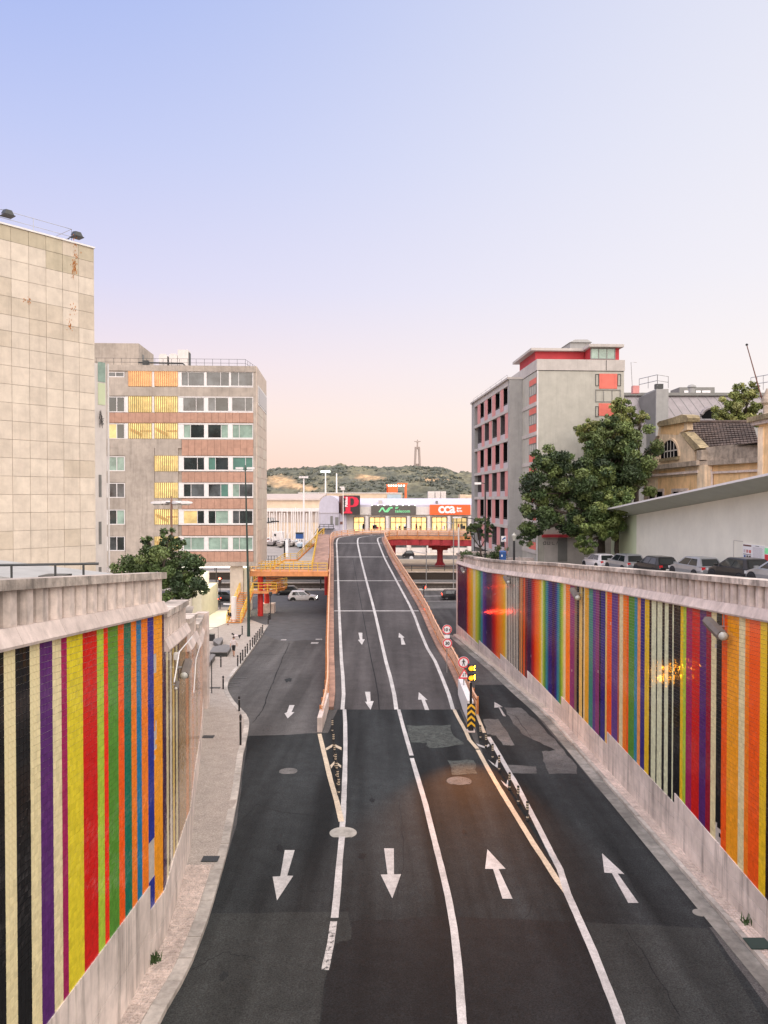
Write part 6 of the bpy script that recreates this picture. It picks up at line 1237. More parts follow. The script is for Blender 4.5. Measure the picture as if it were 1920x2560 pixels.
# ============================================================ trees and bushes
def leaf_mesh(parent, name, clumps, n, size, cols, spread, seed, flat=.5):
    r = np.random.default_rng(seed); cl = np.array([c[:3] for c in clumps]); wts = np.array([c[3]**2 for c in clumps]); k = r.choice(len(cl), n, p=wts/wts.sum()); rad = np.array([c[3] for c in clumps])[k]
    d = r.normal(size=(n,3)); d /= np.linalg.norm(d, axis=1)[:,None]; p = cl[k]+d*(rad*(r.random(n)**.38))[:,None]*np.array([1,1,.8])+r.normal(0, spread*.12, (n,3))
    nn = r.normal(size=(n,3))+d*.7+np.array([0,0,flat]); nn /= np.linalg.norm(nn, axis=1)[:,None]
    t = np.cross(nn, r.normal(size=(n,3))); t /= np.linalg.norm(t, axis=1)[:,None]; b = np.cross(nn, t); s = size*r.uniform(.6,1.3,n)[:,None]
    V = np.stack([p-t*s*.9, p-b*s*.42+nn*s*.12, p+t*s*.9, p+b*s*.42+nn*s*.12], 1)
    cc = np.array(cols); ct = r.integers(0, len(cc), len(cl)); base = cc[ct[k]]*(r.uniform(.7,1.3,len(cl))[k])[:,None]*r.uniform(.7,1.35,n)[:,None]
    C4 = np.ones((n,4,4), np.float32); C4[:,:,:3] = base[:,None,:]
    o = np.array(ORG.get(parent.name, (0,0,0))); me = bpy.data.meshes.new(name); me.vertices.add(n*4); me.vertices.foreach_set('co', (V.reshape(-1,3)-o).ravel()); me.loops.add(n*4); me.loops.foreach_set('vertex_index', np.arange(n*4)); me.polygons.add(n); me.polygons.foreach_set('loop_start', np.arange(n)*4); me.update(); me.validate()
    ca = me.color_attributes.new('Col','FLOAT_COLOR','POINT'); ca.data.foreach_set('color', C4.ravel()); me.materials.append(M['leaf']); return link(name, me, parent)
def tree(name, label, base, fork, lobes, n, size, cols, tr, seed, cat='tree', group=None, nclump=26, gap=.8):
    """lobes: (x,y,z,rx,ry,rz). limbs run from the fork to the lobes; leaves sit in clumps spread through each lobe"""
    t = thing(name, label, cat, base, group); r = random.Random(seed); mb = MB(); fk = Vector(fork); b0 = Vector(base)
    mid = b0.lerp(fk, .5)+Vector((r.uniform(-.2,.2), r.uniform(-.2,.2), 0)); mb.tube([b0-Vector((0,0,.15)), b0+Vector((0,0,.3)), mid, fk], [tr*1.35, tr, tr*.85, tr*.7], 8); cl = []
    for (x,y,z,rx,ry,rz) in lobes:
        c = Vector((x,y,z)); m = fk.lerp(c, .5)+Vector((r.uniform(-.4,.4), r.uniform(-.4,.4), .3)); mb.tube([fk-Vector((0,0,.1)), m, c+Vector((0,0,rz*.4))], [tr*.55, tr*.36, tr*.12], 6)
        for i in range(nclump):
            v = Vector((r.gauss(0,1), r.gauss(0,1), r.gauss(0,1))).normalized()*(r.random()**.4); p = c+Vector((v.x*rx, v.y*ry, v.z*rz)); q = gap*r.uniform(.5,1.0)*(rx+rz)/2*.42; cl.append((p.x,p.y,p.z,q))
            if i % 3 == 0: mb.tube([m.lerp(c, r.uniform(.1,.9)), tuple(p)], [tr*.16, tr*.04], 4)
    mb.build('trunk', M['bark'], t, True); leaf_mesh(t, 'crown', cl, n, size, cols, size, seed); return t
DK = [(.05,.082,.03),(.07,.108,.036),(.03,.052,.022),(.10,.135,.045)]; LT = [(.21,.24,.075),(.15,.185,.055),(.26,.27,.095),(.10,.14,.045)]; MD = [(.10,.155,.045),(.075,.115,.035),(.145,.19,.055)]
tree('broadleaf_tree', 'dark leafy tree behind the left wall before the office block', (-12.4,42,8.2), (-12.3,42,10.3), [(-12.2,42,11.2,2.3,1.9,1.4),(-10.9,42,10.5,1.6,1.4,1.2),(-13.6,42,10.8,1.5,1.4,1.1),(-11.9,42.4,12.6,.75,.8,.85),(-12.9,42,12.4,.4,.5,.75),(-10.3,42,11.0,.5,.6,.55)], 19000, .11, DK+MD[:1], .16, 11, nclump=26)
zb_ = zs_at(73)
tree('broadleaf_tree', 'large spreading dark green street tree before the apartment building', (20.7,73,zb_), (20.7,73,zb_+4.4), [(15.9,71.5,16.3,3.4,2.8,2.9),(14.0,71.5,13.8,2.0,2,2.1),(18.2,72,14.2,3.4,2.5,2.6),(21.2,73,18.0,3.1,2.8,2.8),(23.2,73,19.6,3.0,2.7,2.8),(22.4,73.5,20.8,2.1,2.3,2.2),(20.9,73.5,18.4,1.5,2,2.0),(15.4,71.3,18.2,2.0,1.6,1.7),(13.2,71.3,11.9,.9,1,1.1),(19.0,72,16.8,2.6,2.2,2.3),(20.5,72,15.0,2.6,2,2.2),(20.3,73,20.6,1.7,1.6,1.5),(21.3,73,22.0,1.2,1.3,1.0),(23.8,73,17.4,2.4,2,2.2)], 80000, .165, DK+[(.12,.16,.05)], .42, 12, nclump=28, gap=.82)
tree('broadleaf_tree', 'lighter green crown high beside the villa gable', (25.0,75.5,9.5), (24.8,75.5,16), [(22.0,74.6,21.8,1.8,2,2.0),(23.6,75,22.9,1.4,2,1.2),(20.4,74,20.6,1.6,1.6,1.7),(23.1,75,24.2,1.1,1.2,1.0),(24.9,75,23.0,.8,1.2,.6),(19.2,73.5,21.6,1.2,1.4,1.0)], 18000, .15, LT, .35, 13, nclump=24, gap=.85)
tree('broadleaf_tree', 'mid green tree with low branches against the white hall end', (21.6,70.5,zs_at(70)), (21.6,71,zb_+3.6), [(20.9,70,13.9,2.3,1.7,1.8),(19.0,70,12.2,1.9,1.5,1.4),(21.5,71,14.9,1.4,1.5,1.3),(18.4,69.8,11.0,1.2,1,.8),(20.6,70,12.2,1.5,1.2,1.3)], 17000, .15, MD+LT[1:2], .25, 14, nclump=22, gap=.85)
tree('broadleaf_tree', 'bright yellow green bushy tree behind the villa roof', (45.7,100,9), (45.7,100,23), [(45.2,100,26.5,2.2,2,2.2),(47.2,100,27.0,2.0,2,2.4),(44.2,100,25.5,1.6,1.5,1.6),(48.2,100,25.8,1.4,1.3,1.6),(46.2,100,29.0,.9,1,1.4),(47.8,100,29.4,.7,.8,1.5),(46.4,100,24.6,2.4,1.6,1.4)], 16000, .18, LT[:3], .35, 15, nclump=22, gap=.85)
tree('small_tree', 'small airy tree on the planted end of the right wall', (9.75,76.3,8.9), (9.6,76.3,10.3), [(9.1,76.3,12.4,1.3,1.2,.9),(8.6,76.3,11.6,.8,.8,.7),(10.3,76.3,12.1,.9,.9,.9),(9.7,76.5,13.0,.8,.8,.5)], 3000, .12, DK, .13, 16, nclump=14, gap=.6)
for (x,y,z,s,lb,cl_) in ((8.6,76.8,9.3,.75,'flowering bush at the planted end of the right wall',DK+[(.45,.45,.4)]),(11.0,75.6,9.6,.8,'leafy bush beside the blue bin on the right wall',DK+LT[2:3])):
    t = thing('bush', lb, 'bush', (x,y,z-.4)); r = random.Random(int(x*10)); leaf_mesh(t, 'foliage', [(x+r.gauss(0,s*.6), y+r.gauss(0,s*.5), z+r.gauss(0,s*.35), s*.4) for _ in range(22)], 1500, .10, cl_, .1, int(x*7)); mb = MB(); mb.tube([(x,y,z-.9),(x,y,z)], [.06,.03], 5); mb.build('stem', M['bark'], t)
t = thing('planter_wall', 'low pale planter wall behind the bushes at the right wall end', 'wall', (10.5,78,8.5)); mb = MB(); mb.box(8.6,12.2,77.6,78.0,8,9.75); mb.build('wall_body', M['lime'], t)
# ============================================================ cars
def bil(q, u, v): return (Vector(q[0]).lerp(Vector(q[1]), u)).lerp(Vector(q[3]).lerp(Vector(q[2]), u), v)
def make_car(name, label, paint, style='hatch', lit=(), loc=(0,0,0), rz=0, group=None):
    t = thing(name, label, 'car', (0,0,0), group)
    Ln, Wd, Ht = {'hatch':(4.1,1.75,1.46),'suv':(4.2,1.8,1.6),'sedan':(4.5,1.78,1.44),'micro':(2.7,1.6,1.55)}[style]; h = Ln/2; w = Wd/2; bz = Ht*.635
    st = {'hatch':[(-h,.78,.80,.36),(-h+.08,.96,.9,.28),(-h+.5,1.0,.98,.22),(-.2,1,1,.2),(h-1.2,.985,1,.2),(h-.75,.93,.97,.2),(h-.25,.80,.9,.24),(h,.62,.76,.32)],
          'suv':[(-h,.80,.82,.42),(-h+.08,.97,.92,.34),(-h+.5,1,.98,.28),(-.2,1,1,.26),(h-1.2,.99,1,.26),(h-.75,.95,.97,.26),(h-.22,.86,.92,.3),(h,.68,.8,.38)],
          'sedan':[(-h,.72,.8,.36),(-h+.1,.93,.9,.28),(-h+.8,1.0,.98,.22),(-.2,1,1,.2),(h-1.4,.97,1,.2),(h-.8,.90,.97,.2),(h-.25,.76,.9,.24),(h,.58,.76,.32)],
          'micro':[(-h,.8,.84,.36),(-h+.08,.98,.93,.28),(-h+.4,1,.98,.24),(-.2,1,1,.22),(.5,.99,1,.22),(h-.4,.88,.97,.22),(h-.12,.74,.9,.26),(h,.58,.8,.32)]}[style]
    mb = MB(); V = []; 
    for x, zt, hw, zb in st:
        z1 = bz*zt; W_ = w*hw; pr_ = [(W_*.86,zb),(W_,zb+.12),(W_*1.0,zb+(z1-zb)*.6),(W_*.955,z1-.03),(W_*.86,z1)]; V += [(x,y,z) for y, z in pr_]+[(x,-y,z) for y, z in reversed(pr_)]
    n = 10; mb.add(V, [(i*n+k, i*n+(k+1)%n, (i+1)*n+(k+1)%n, (i+1)*n+k) for i in range(len(st)-1) for k in range(n)]+[tuple(range(n)), tuple(range((len(st)-1)*n, len(st)*n))])
    b0, b1, t0, t1 = {'hatch':(-h+.06,h-1.05,-h+.45,-.15+.25),'suv':(-h+.06,h-1.0,-h+.42,.2),'sedan':(-h+.75,h-1.3,-h+1.35,.15),'micro':(-h+.05,h-.42,-h+.42,.35)}[style]
    wb, wt = w*.90, w*.70; zb, zt = bz-.03, Ht
    B = [(b0,-wb,zb),(b1,-wb,zb),(b1,wb,zb),(b0,wb,zb)]; T = [(t0,-wt,zt-.05),(t1,-wt,zt-.03),(t1,wt,zt-.03),(t0,wt,zt-.05)]; tm = ((t0+t1)/2)
    mb.hexa(B+T); mb.hexa([(a*.995,b*.99,c) for a, b, c in T]+[((a-tm)*.86+tm,b*.9,zt) for a, b, c in T])
    mb.build('body', M[paint], t, False)
    def glass(nm, q, u0, u1, v0, v1, parent=t, m='car_glass', o=.012):
        P = [bil(q,u0,v0), bil(q,u1,v0), bil(q,u1,v1), bil(q,u0,v1)]; nrm = (P[1]-P[0]).cross(P[3]-P[0]).normalized(); c = sum(P, Vector())/4
        if nrm.dot(c-Vector((0,0,Ht*.7))) < 0: nrm = -nrm
        mb = MB(); mb.ext([tuple(p-nrm*.01) for p in P], tuple(nrm*(.01+o))); return mb.build(nm, M[m], parent)
    glass('windscreen', (B[1],B[2],T[2],T[1]), .06,.94,.06,.94); glass('rear_window', (B[0],B[3],T[3],T[0]), .08,.92,.12 if style != 'sedan' else .05,.92)
    for q in ((B[0],B[1],T[1],T[0]),(B[3],B[2],T[2],T[3])):
        if style == 'micro': glass('side_window', q, .2,.86,.08,.9)
        else: glass('side_window', q, .16,.50,.08,.88); glass('side_window', q, .53,.92,.08,.88)
    for sx in (h-.78, -h+.72) if style != 'micro' else (h-.45, -h+.42):
        for sy in (-1,1):
            R_ = .325 if style != 'suv' else .35; mb = MB(); prof = [(R_*.62,-.1),(R_*.95,-.11),(R_,-.07),(R_,.07),(R_*.95,.11),(R_*.62,.1)]; V = [(sx+r*math.cos(2*math.pi*k/16), sy*(w-.10)+y, R_+r*math.sin(2*math.pi*k/16)) for r, y in prof for k in range(16)]
            mb.add(V, [(i*16+k, i*16+(k+1)%16, (i+1)*16+(k+1)%16, (i+1)*16+k) for i in range(5) for k in range(16)]); wl_ = mb.build('wheel', M['rubber'], t, True)
            mb = MB(); mb.add([(sx+R_*.64*math.cos(2*math.pi*k/10), sy*(w-.03), R_+R_*.64*math.sin(2*math.pi*k/10)) for k in range(10)]+[(sx,sy*(w+.0),R_)], [(k,(k+1)%10,10) for k in range(10)]); mb.build('rim', M['rim'], wl_)
            mb = MB(); a_ = [(sx+(R_+.07)*math.cos(t_), sy*(w*.985), R_+(R_+.07)*math.sin(t_)) for t_ in [math.pi*k/10 for k in range(11)]]; mb.ext(a_, (0, sy*.018, 0)); mb.build('wheel_arch', M['rubber'], t)
    for sy in (-1,1):
        mb = MB(); mb.cbox((-h+.06, sy*w*.70, bz*.86),(.10,.24,.19 if style != 'micro' else .16), 0); mb.build('taillight', M['tail_lit' if 'tail' in lit else 'tail_red'], t); mb = MB(); mb.cbox((h-.13, sy*w*.62, bz*.66),(.24,.38,.15), 0); mb.build('headlight', M['head_lit' if 'head' in lit else 'head_off'], t)
        mb = MB(); mb.cbox((b1-.25, sy*(w+.08), bz+.05),(.12,.2,.13)); mb.build('mirror', M[paint], t)
    mb = MB(); mb.cbox((-h-.005,0,bz*.62),(.03,.5,.12)); mb.build('number_plate', M['plate'], t)
    mb = MB(); mb.cbox((-h+.0,0,.42),(.12,Wd*.78,.16)); mb.cbox((h-.02,0,.40),(.12,Wd*.72,.16)); mb.build('bumper', M['rubber'], t)
    t.location = loc; t.rotation_euler = (0,0,rz); return t
gp = 'cars parked along the white hall'; hd = math.radians(99)
def parked(x, y, style, paint, lb, rz=hd): make_car('parked_car', lb, paint, style, (), (x, y, zs_at(y)+.01), rz, gp)
parked(20.35,44.0,'hatch','car_black','black hatchback parked along the white hall, nearest fully in view'); parked(20.5,50.6,'hatch','car_silver','silver hatchback parked along the white hall under the door outline'); parked(20.2,57.2,'hatch','car_black','black hatchback parked along the white hall between two silver cars'); parked(20.0,63.8,'suv','car_silver','tall silver car parked along the white hall at its pale green end'); parked(19.6,70.0,'hatch','car_white','farthest parked car, near the tree trunk beyond the white hall end'); parked(19.6,37.6,'hatch','car_silver','silver car cut by the right picture edge before the white hall')
make_car('moving_car', 'white compact suv with lit headlights crossing the avenue left of the ramp', 'car_white', 'suv', ('head',), (-11.9,112.6,.01), 0); make_car('moving_car', 'black saloon on the avenue behind the white compact suv', 'car_black', 'sedan', (), (-15.0,120.5,.01), math.pi)
make_car('moving_car', 'black car with lit tail lights half hidden by the right wall end', 'car_black', 'hatch', ('tail',), (10.7,115.2,.01), 0); make_car('moving_car', 'tiny two seat city car on the far road under the viaduct', 'car_black', 'micro', (), (5.4,171.5,ZF+.03), math.pi)
make_car('moving_car', 'dark car with lit tail lights under the office block', 'car_black', 'hatch', ('tail',), (-25.6,110,.01), math.radians(175)); make_car('moving_car', 'dark car with lit headlights under the office block by the stilt', 'car_grey', 'hatch', ('head',), (-23.2,113.5,.01), math.radians(-10))
for u, v, p, lb, rz in ((673,1341,'car_silver','silver car in the marina car park, farthest left one',.4),(674,1356,'car_white','white car in the marina car park above the red one',.3),(675,1361,'car_red','dark red car in the marina car park',.4),(697,1360,'car_white','white car in the middle of the marina car park',-1.2),(737,1347,'car_dkgreen','dark car beside the blue recycling container',-1.0),(722,1358,'car_white','white car behind the totem board in the marina car park',.2)):
    Y = 13.05/((v-1248)/1920)*1.0; make_car('parked_car', lb, p, 'hatch', (), ((u-960)/1920*Y, Y, ZF+.01), rz, 'cars in the marina car park')
t = thing('white_van', 'white box van parked among the marina cars', 'van', D(690,1345,215)); fbox(682,1331,705,1350,214,220,'plaster_white','body',t); fbox(684,1335,690,1340,213.8,213.98,'car_glass','window',t)
# ============================================================ posts, signs, signals
def post_mesh():
    t = thing('flexible_post', 'x', 'post', (0,0,0)); mb = MB(); mb.lathe((0,0,0), [(.075,0),(.075,.04),(.05,.06),(.05,.72),(.055,.74),(.03,.76)], 10); mb.build('tube', M['rubber'], t, True)
    for z in (.12,.44,.54,.64): mb = MB(); mb.lathe((0,0,z), [(.052,0),(.053,.045),(.052,.05)], 10); mb.build('reflective_band', M['retro_yellow'] if z > .9 else M['paint_yellow'], t)
    return t
p0 = post_mesh(); first = True
ordn = ['nearest','second nearest','third nearest','fourth','fifth','sixth','seventh']
for grp, pts, nm in (('flexible posts left of the ramp', [G(847+(831-847)*k/6, 1988+(1832-1988)*(1-(1-k/6)**.8)) for k in range(7)], 'left'), ('flexible posts right of the ramp', [G(u, v) for u, v in ((1318.4,2052),(1295.5,2011),(1274,1975),(1248,1929),(1231.6,1899),(1215,1870.6),(1201,1849))], 'right')):
    for k, q in enumerate(pts):
        o = p0 if first else copy_tree(p0); first = False
        place(o, (q[0], q[1], gz(q[1])+.004), 0, 'black and yellow flexible post on the %s gore, %s %s' % (nm, ordn[k], 'of seven' if k < 3 else 'of seven from the camera'), grp)
t0 = thing('bollard', 'x', 'bollard', (0,0,0)); mb = MB(); mb.lathe((0,0,0), [(.055,0),(.055,.78),(.065,.80),(.065,.88),(.03,.92)], 10); mb.build('shaft', M['dark'], t0, True); mb = MB(); mb.lathe((0,0,.70), [(.0565,0),(.0565,.04)], 10); mb.build('ring', M['steel'], t0)
bl = [(645,1215),(668,1192),(686,1165),(707,1136),(725,1110),(748,1077),(768,1055),(784,1036),(797,1014),(811,996),(825,979),(838,961),(851,942),(657,1585),(668,1865),(524,1402),(505,1220),(682,950),(897,865),(906,832)]
lbs = ['black bollard on the left kerb, first of the close row']+['black bollard on the left kerb, number %s of the close row' % s for s in ('two','three','four','five','six','seven','eight','nine','ten','eleven','twelve')]+['black bollard on the left kerb, last of the close row','black bollard on the left pavement beside the kerb bulge','tall black bollard nearest the camera on the left pavement','black bollard alone behind the kerb bulge','black bollard in mid pavement near the low ledges','black bollard beside the tall lamp pole','black bollard at the left corner near the red column','black bollard at the left corner, beyond its twin']
for k, (p, lb) in enumerate(zip(bl, lbs)):
    q = G(*c4(*p), .13); o = t0 if k == 0 else copy_tree(t0); place(o, (q[0], q[1], gz(q[1])+.125), 0, lb, 'black bollards on the left pavement'); 
    if k == 14: o.scale = (1,1,1.7)
def pole_thing(name, label, cat, p, h, r, m='dark', z=None): 
    t = thing(name, label, cat, p); mb = MB(); mb.tube([p, (p[0],p[1],p[2]+h)], r, 8); mb.build('pole', M[m], t); return t
q = G(*c4(366,1505), .13); pole_thing('signpost', 'thick short black post at the end of the left wall', 'post', q, 2.1, .11); q = G(*c4(429,1437), .13); pole_thing('signpost', 'thin tall black pole on the left pavement near the wall end', 'post', q, 2.2, .035)
# street lamps
t = pole_thing('street_lamp', 'four headed white street lamp rising behind the left tree', 'street lamp', (-16.6,60,1.7), 13.3, .09, 'rust_strip'); b = (-16.6,60,14.75)
for k, a in enumerate((math.pi*.97, -.05, math.pi*.72, -math.pi*.30)):
    c, s = math.cos(a), math.sin(a); mb = MB(); mb.tube([b, (b[0]+c*.5,b[1]+s*.5,b[2]+.03)], .05, 6); mb.build('arm', M['dark_metal'], t)
    mb = MB(); V = []
    for x, w, z0, z1 in ((.45,.1,-.05,.10),(.7,.24,-.10,.17),(1.2,.26,-.12,.16),(1.55,.2,-.08,.10),(1.68,.08,-.02,.05)): V += [(b[0]+c*x-s*y, b[1]+s*x+c*y, b[2]+z) for y, z in ((-w,z0*.5),(w,z0*.5),(w*.8,z1),(-w*.8,z1))]
    mb.add(V, [(i*4+k_, i*4+(k_+1)%4, (i+1)*4+(k_+1)%4, (i+1)*4+k_) for i in range(4) for k_ in range(4)]+[(0,1,2,3),(16,17,18,19)]); hd_ = mb.build('lamp_head', M['white'], t); mb = MB(); mb.hexa([(b[0]+c*x-s*y, b[1]+s*x+c*y, b[2]+z) for z in (-.17,-.07) for x, y in ((.75,-.18),(1.45,-.15),(1.45,.15),(.75,.18))]); mb.build('lens', M['lens'], hd_)
mb = MB(); mb.tube([b, (b[0],b[1],b[2]+.55)], [.08,.03], 6); mb.build('finial', M['rust_strip'], t)
q = G(*c4(735,965), .13); t = thing('street_lamp', 'tall dark green street lamp pole with twin heads before the office block', 'street lamp', q); zt_ = D(614,1169,q[1])[2]; mb = MB(); mb.tube([q, (q[0],q[1],q[2]+4), (q[0]-.15,q[1],q[2]+4.01), (q[0]-.25,q[1],zt_+.2)][:1]+[(q[0],q[1],q[2]+4.2),(q[0]-.3,q[1],zt_+.25)], [.17,.13,.055], 8); mb.build('pole', M['green_metal'], t)
for s in (-1,1):
    mb = MB(); mb.tube([(q[0]-.3,q[1],zt_-.3),(q[0]-.3+s*.3,q[1],zt_-.1)], .04, 5); mb.build('arm', M['green_metal'], t); mb = MB(); mb.hexa([(q[0]-.3+s*x,q[1]+y,zt_+z) for z, e in ((-.16,.8),(.03,1)) for x, y in ((.2,-.2),(.95,-.15),(.95,.15),(.2,.2))]); mb.build('lamp_head', M['white'], t)
q = G(*c4(917,830), .13); t = pole_thing('street_lamp', 'short dark lamp post at the left corner beside the red column', 'street lamp', q, 2.9, .05); mb = MB(); mb.lathe((q[0],q[1],q[2]+2.9), [(.05,0),(.2,.1),(.22,.4),(.1,.5)], 8); mb.build('lamp_head', M['dark_metal'], t)
yl = 72; z0 = zs_at(yl); x0 = D(1213,1300,yl)[0]; t = pole_thing('street_lamp', 'dark street lamp with a single head left of the balcony building', 'street lamp', (x0,yl,z0), 8.0, .07); mb = MB(); mb.tube([(x0,yl,z0+7.9),(x0-.45,yl,z0+8.05)], .04, 5); mb.build('arm', M['dark_metal'], t); mb = MB(); mb.hexa([(x0+x,yl+y,z0+7.95+z) for z in (-.1,.1) for x, y in ((-.4,-.18),(-.4,.18),(-1.0,.14),(-1.0,-.14))]); mb.build('lamp_head', M['white'], t)
yl = 70.5; z0 = zs_at(yl); x0 = D(1285,1400,yl)[0]; t = pole_thing('street_lamp', 'black classic lantern post before the apartment building', 'street lamp', (x0,yl,z0), 2.6, .10); mb = MB(); mb.lathe((x0,yl,z0), [(.22,0),(.22,.25),(.12,.5)], 10); mb.build('base', M['dark'], t); mb = MB(); mb.lathe((x0,yl,z0+2.6), [(.1,0),(.22,.45),(.24,.5),(.1,.62),(.03,.75)], 8); mb.build('lantern', M['lens'], t)
t = pole_thing('utility_pole', 'tall slim white pole standing at the end of the right wall', 'pole', (7.85,80.6,.8), 11.3, .09, 'plaster_white')
yl = 79; t = thing('street_lamp', 'cobra head lamp reaching left out of the small tree', 'street lamp', D(1185,1390,yl)); a_, b_ = D(1183,1297,yl), D(1150,1292.5,yl); mb = MB(); mb.tube([D(1186,1395,yl), D(1185,1298,yl), a_, b_], .05, 6); mb.build('pole', M['dark_metal'], t); mb = MB(); mb.cbox((b_[0]-.3,yl,b_[2]-.05),(.9,.3,.14)); mb.build('lamp_head', M['white'], t)
yl = 140; t = thing('street_lamp', 'dark cobra head lamp reaching right from behind the office block', 'street lamp', D(640,1360,yl)); mb = MB(); mb.tube([D(630,1365,yl), D(632,1308,yl), D(664,1307,yl), D(692,1303,yl)], .12, 5); mb.build('pole', M['dark_metal'], t); a_ = D(688,1303.5,yl); mb = MB(); mb.cbox(a_,(1.4,.5,.2)); mb.build('lamp_head', M['dark'], t)
# road signs
def disc(t, x, y, z, r, m, o, name, n=28): mb = MB(); mb.ext([(x+r*math.cos(2*math.pi*k/n), y-o, z+r*math.sin(2*math.pi*k/n)) for k in range(n)], (0,.012,0)); return mb.build(name, M[m], t)
def limit(t, x, y, z, r, s): 
    d = disc(t, x, y, z, r, 'retro_white', .0, 'sign_plate'); 
    for r1, r0, m in ((r*.96,r*.74,'retro_red'),):
        mb = MB(); n = 28; V = [(x+q*math.cos(2*math.pi*k/n), y-.016, z+q*math.sin(2*math.pi*k/n)) for q in (r1,r0) for k in range(n)]; mb.add(V, [(k,(k+1)%n,n+(k+1)%n,n+k) for k in range(n)]); mb.build('sign_ring', M[m], d)
    if s: txt('lettering', s, r*.88, 'dark', d, (x, y-.02, z-r*.31), ex=.003, align='CENTER', bold=.012)
    return d
ys_ = 55; c1 = D(1117.6,1574,ys_); c2_ = D(1118.4,1608,ys_); t = thing('road_sign', 'post with red ringed weight and speed limit signs right of the ramp', 'road sign', (c1[0],ys_,gz(ys_))); mb = MB(); mb.tube([(c1[0],ys_+.06,gz(ys_)),(c1[0],ys_+.06,c1[2]+.3)], .035, 6); mb.build('post', M['steel'], t)
limit(t, c1[0], ys_, c1[2], .35, '10 t'); limit(t, c2_[0], ys_, c2_[2], .35, '30'); mb = MB(); z_ = (c1[2]+c2_[2])/2; mb.cbox((c1[0],ys_,z_),(.40,.02,.22)); mb.build('blank_plate', M['retro_white'], t)
ys_ = 48; c1 = D(1159,1656,ys_); c2_ = D(1160.5,1686,ys_); t = thing('road_sign', 'post with a no pedestrians sign above a two way traffic triangle', 'road sign', (c1[0],ys_,gz(ys_))); mb = MB(); mb.tube([(c1[0]+.02,ys_+.06,gz(ys_)),(c1[0]+.02,ys_+.06,c1[2]+.3)], .035, 6); mb.build('post', M['steel'], t)
d = limit(t, c1[0], ys_, c1[2], .36, None); mb = MB(); X0, Z0 = c1[0], c1[2]
def pp(pts, o=.02): mb.ext([(X0+a*.36, ys_-o, Z0+b*.36) for a, b in pts], (0,.003,0))
pp([(.09*math.cos(2*math.pi*k/10)-.0, .5+.09*math.sin(2*math.pi*k/10)) for k in range(10)]); pp([(-.12,.38),(.12,.38),(.10,-.02),(-.10,-.02)]); pp([(-.10,-.02),(.02,-.02),(-.12,-.56),(-.24,-.56)]); pp([(0,-.02),(.10,-.02),(.26,-.56),(.14,-.56)],.0205); pp([(-.12,.36),(-.10,.22),(-.30,.0),(-.34,.06)],.021); pp([(.12,.36),(.10,.22),(.28,.02),(.34,.08)],.021); mb.build('pedestrian_symbol', M['dark'], d)
mb = MB(); tri = lambda s, o: [(c2_[0], ys_-o, c2_[2]+.38*s), (c2_[0]-.38*s, ys_-o, c2_[2]-.28*s), (c2_[0]+.38*s, ys_-o, c2_[2]-.28*s)]; mb.ext(tri(1,0),(0,.012,0)); d = mb.build('sign_plate', M['retro_red'], t); mb = MB(); mb.ext(tri(.66,.006),(0,.004,0)); mb.build('sign_face', M['retro_white'], d); mb = MB()
for s, e in ((-1,-1),(1,1)): x = c2_[0]+s*.06; mb.box(x-.018,x+.018,ys_-.012,ys_-.007,c2_[2]-.13,c2_[2]+.08); mb.add([(x-.05,ys_-.0125,c2_[2]+(.02 if e > 0 else -.06)),(x+.05,ys_-.0125,c2_[2]+(.02 if e > 0 else -.06)),(x,ys_-.0125,c2_[2]+(.11 if e > 0 else -.16))], [(0,1,2)])
mb.build('arrow_symbol', M['dark'], d)
# amber flashing signal with chevron board
q = G(1177,1829); t = thing('traffic_signal', 'black post with two glowing amber lights and a chevron board at the ramp foot', 'traffic light', q); ya = q[1]; za, zb2 = D(1178.6,1669,ya)[2], D(1179.5,1693,ya)[2]
mb = MB(); mb.tube([q,(q[0],ya,zb2-.3)], .07, 8); mb.build('post', M['dark'], t); mb = MB(); mb.cbox((q[0],ya,q[2]+.03),(.42,.42,.1)); mb.build('base_plate', M['lime'], t); mb = MB(); mb.lathe((q[0],ya,q[2]), [(.16,0),(.14,.5)], 10); mb.build('sleeve', M['dark'], t)
for z in (za, zb2):
    mb = MB(); mb.cbox((q[0],ya,z),(.36,.28,.40)); hs = mb.build('housing', M['dark'], t)
    mb = MB(); V = [(q[0]+.15*math.cos(2*math.pi*k/16)*r_, ya-.145-y, z+.15*math.sin(2*math.pi*k/16)*r_) for r_, y in ((1,0),(.8,.05),(.4,.08)) for k in range(16)]; mb.add(V, [(i*16+k, i*16+(k+1)%16, (i+1)*16+(k+1)%16, (i+1)*16+k) for i in range(2) for k in range(16)]+[tuple(range(32,48))]); mb.build('amber_emitter', M['amber_core'], hs)
    mb = MB(); mb.cbox((q[0]+.185,ya,z),(.008,.22,.26)); mb.build('amber_emitter', M['amber_side_glow'], hs)  # added side plate, not a real lens: glows to reflect in the tile wall
    mb = MB(); mb.add([(q[0]+r_*math.cos(a), ya-y, z+r_*math.sin(a)) for y, r_ in ((.14,.19),(.40,.18)) for a in [math.pi*k/8 for k in range(9)]], [(k,k+1,10+k,9+k) for k in range(8)]); mb.build('hood', M['dark'], hs)
pl = bpy.data.lights.new('amber_glow', 'SPOT'); pl.energy = 5200; pl.color = (1,.33,.04); pl.spot_size = math.radians(40); pl.spot_blend = 1; pl.shadow_soft_size = .15; po = bpy.data.objects.new('amber_glow', pl); COL.objects.link(po); po.parent = t; po.location = (-.0,-.55,(za+zb2)/2-q[2]); po.rotation_euler = (math.radians(78),0,math.radians(172))
mb = MB(); z0, z1 = D(1178,1816,ya)[2], D(1178,1757,ya)[2]; bw = .22; mb.box(q[0]-bw,q[0]+bw,ya-.19,ya-.16,z0,z1); cb_ = mb.build('chevron_board', M['dark'], t)
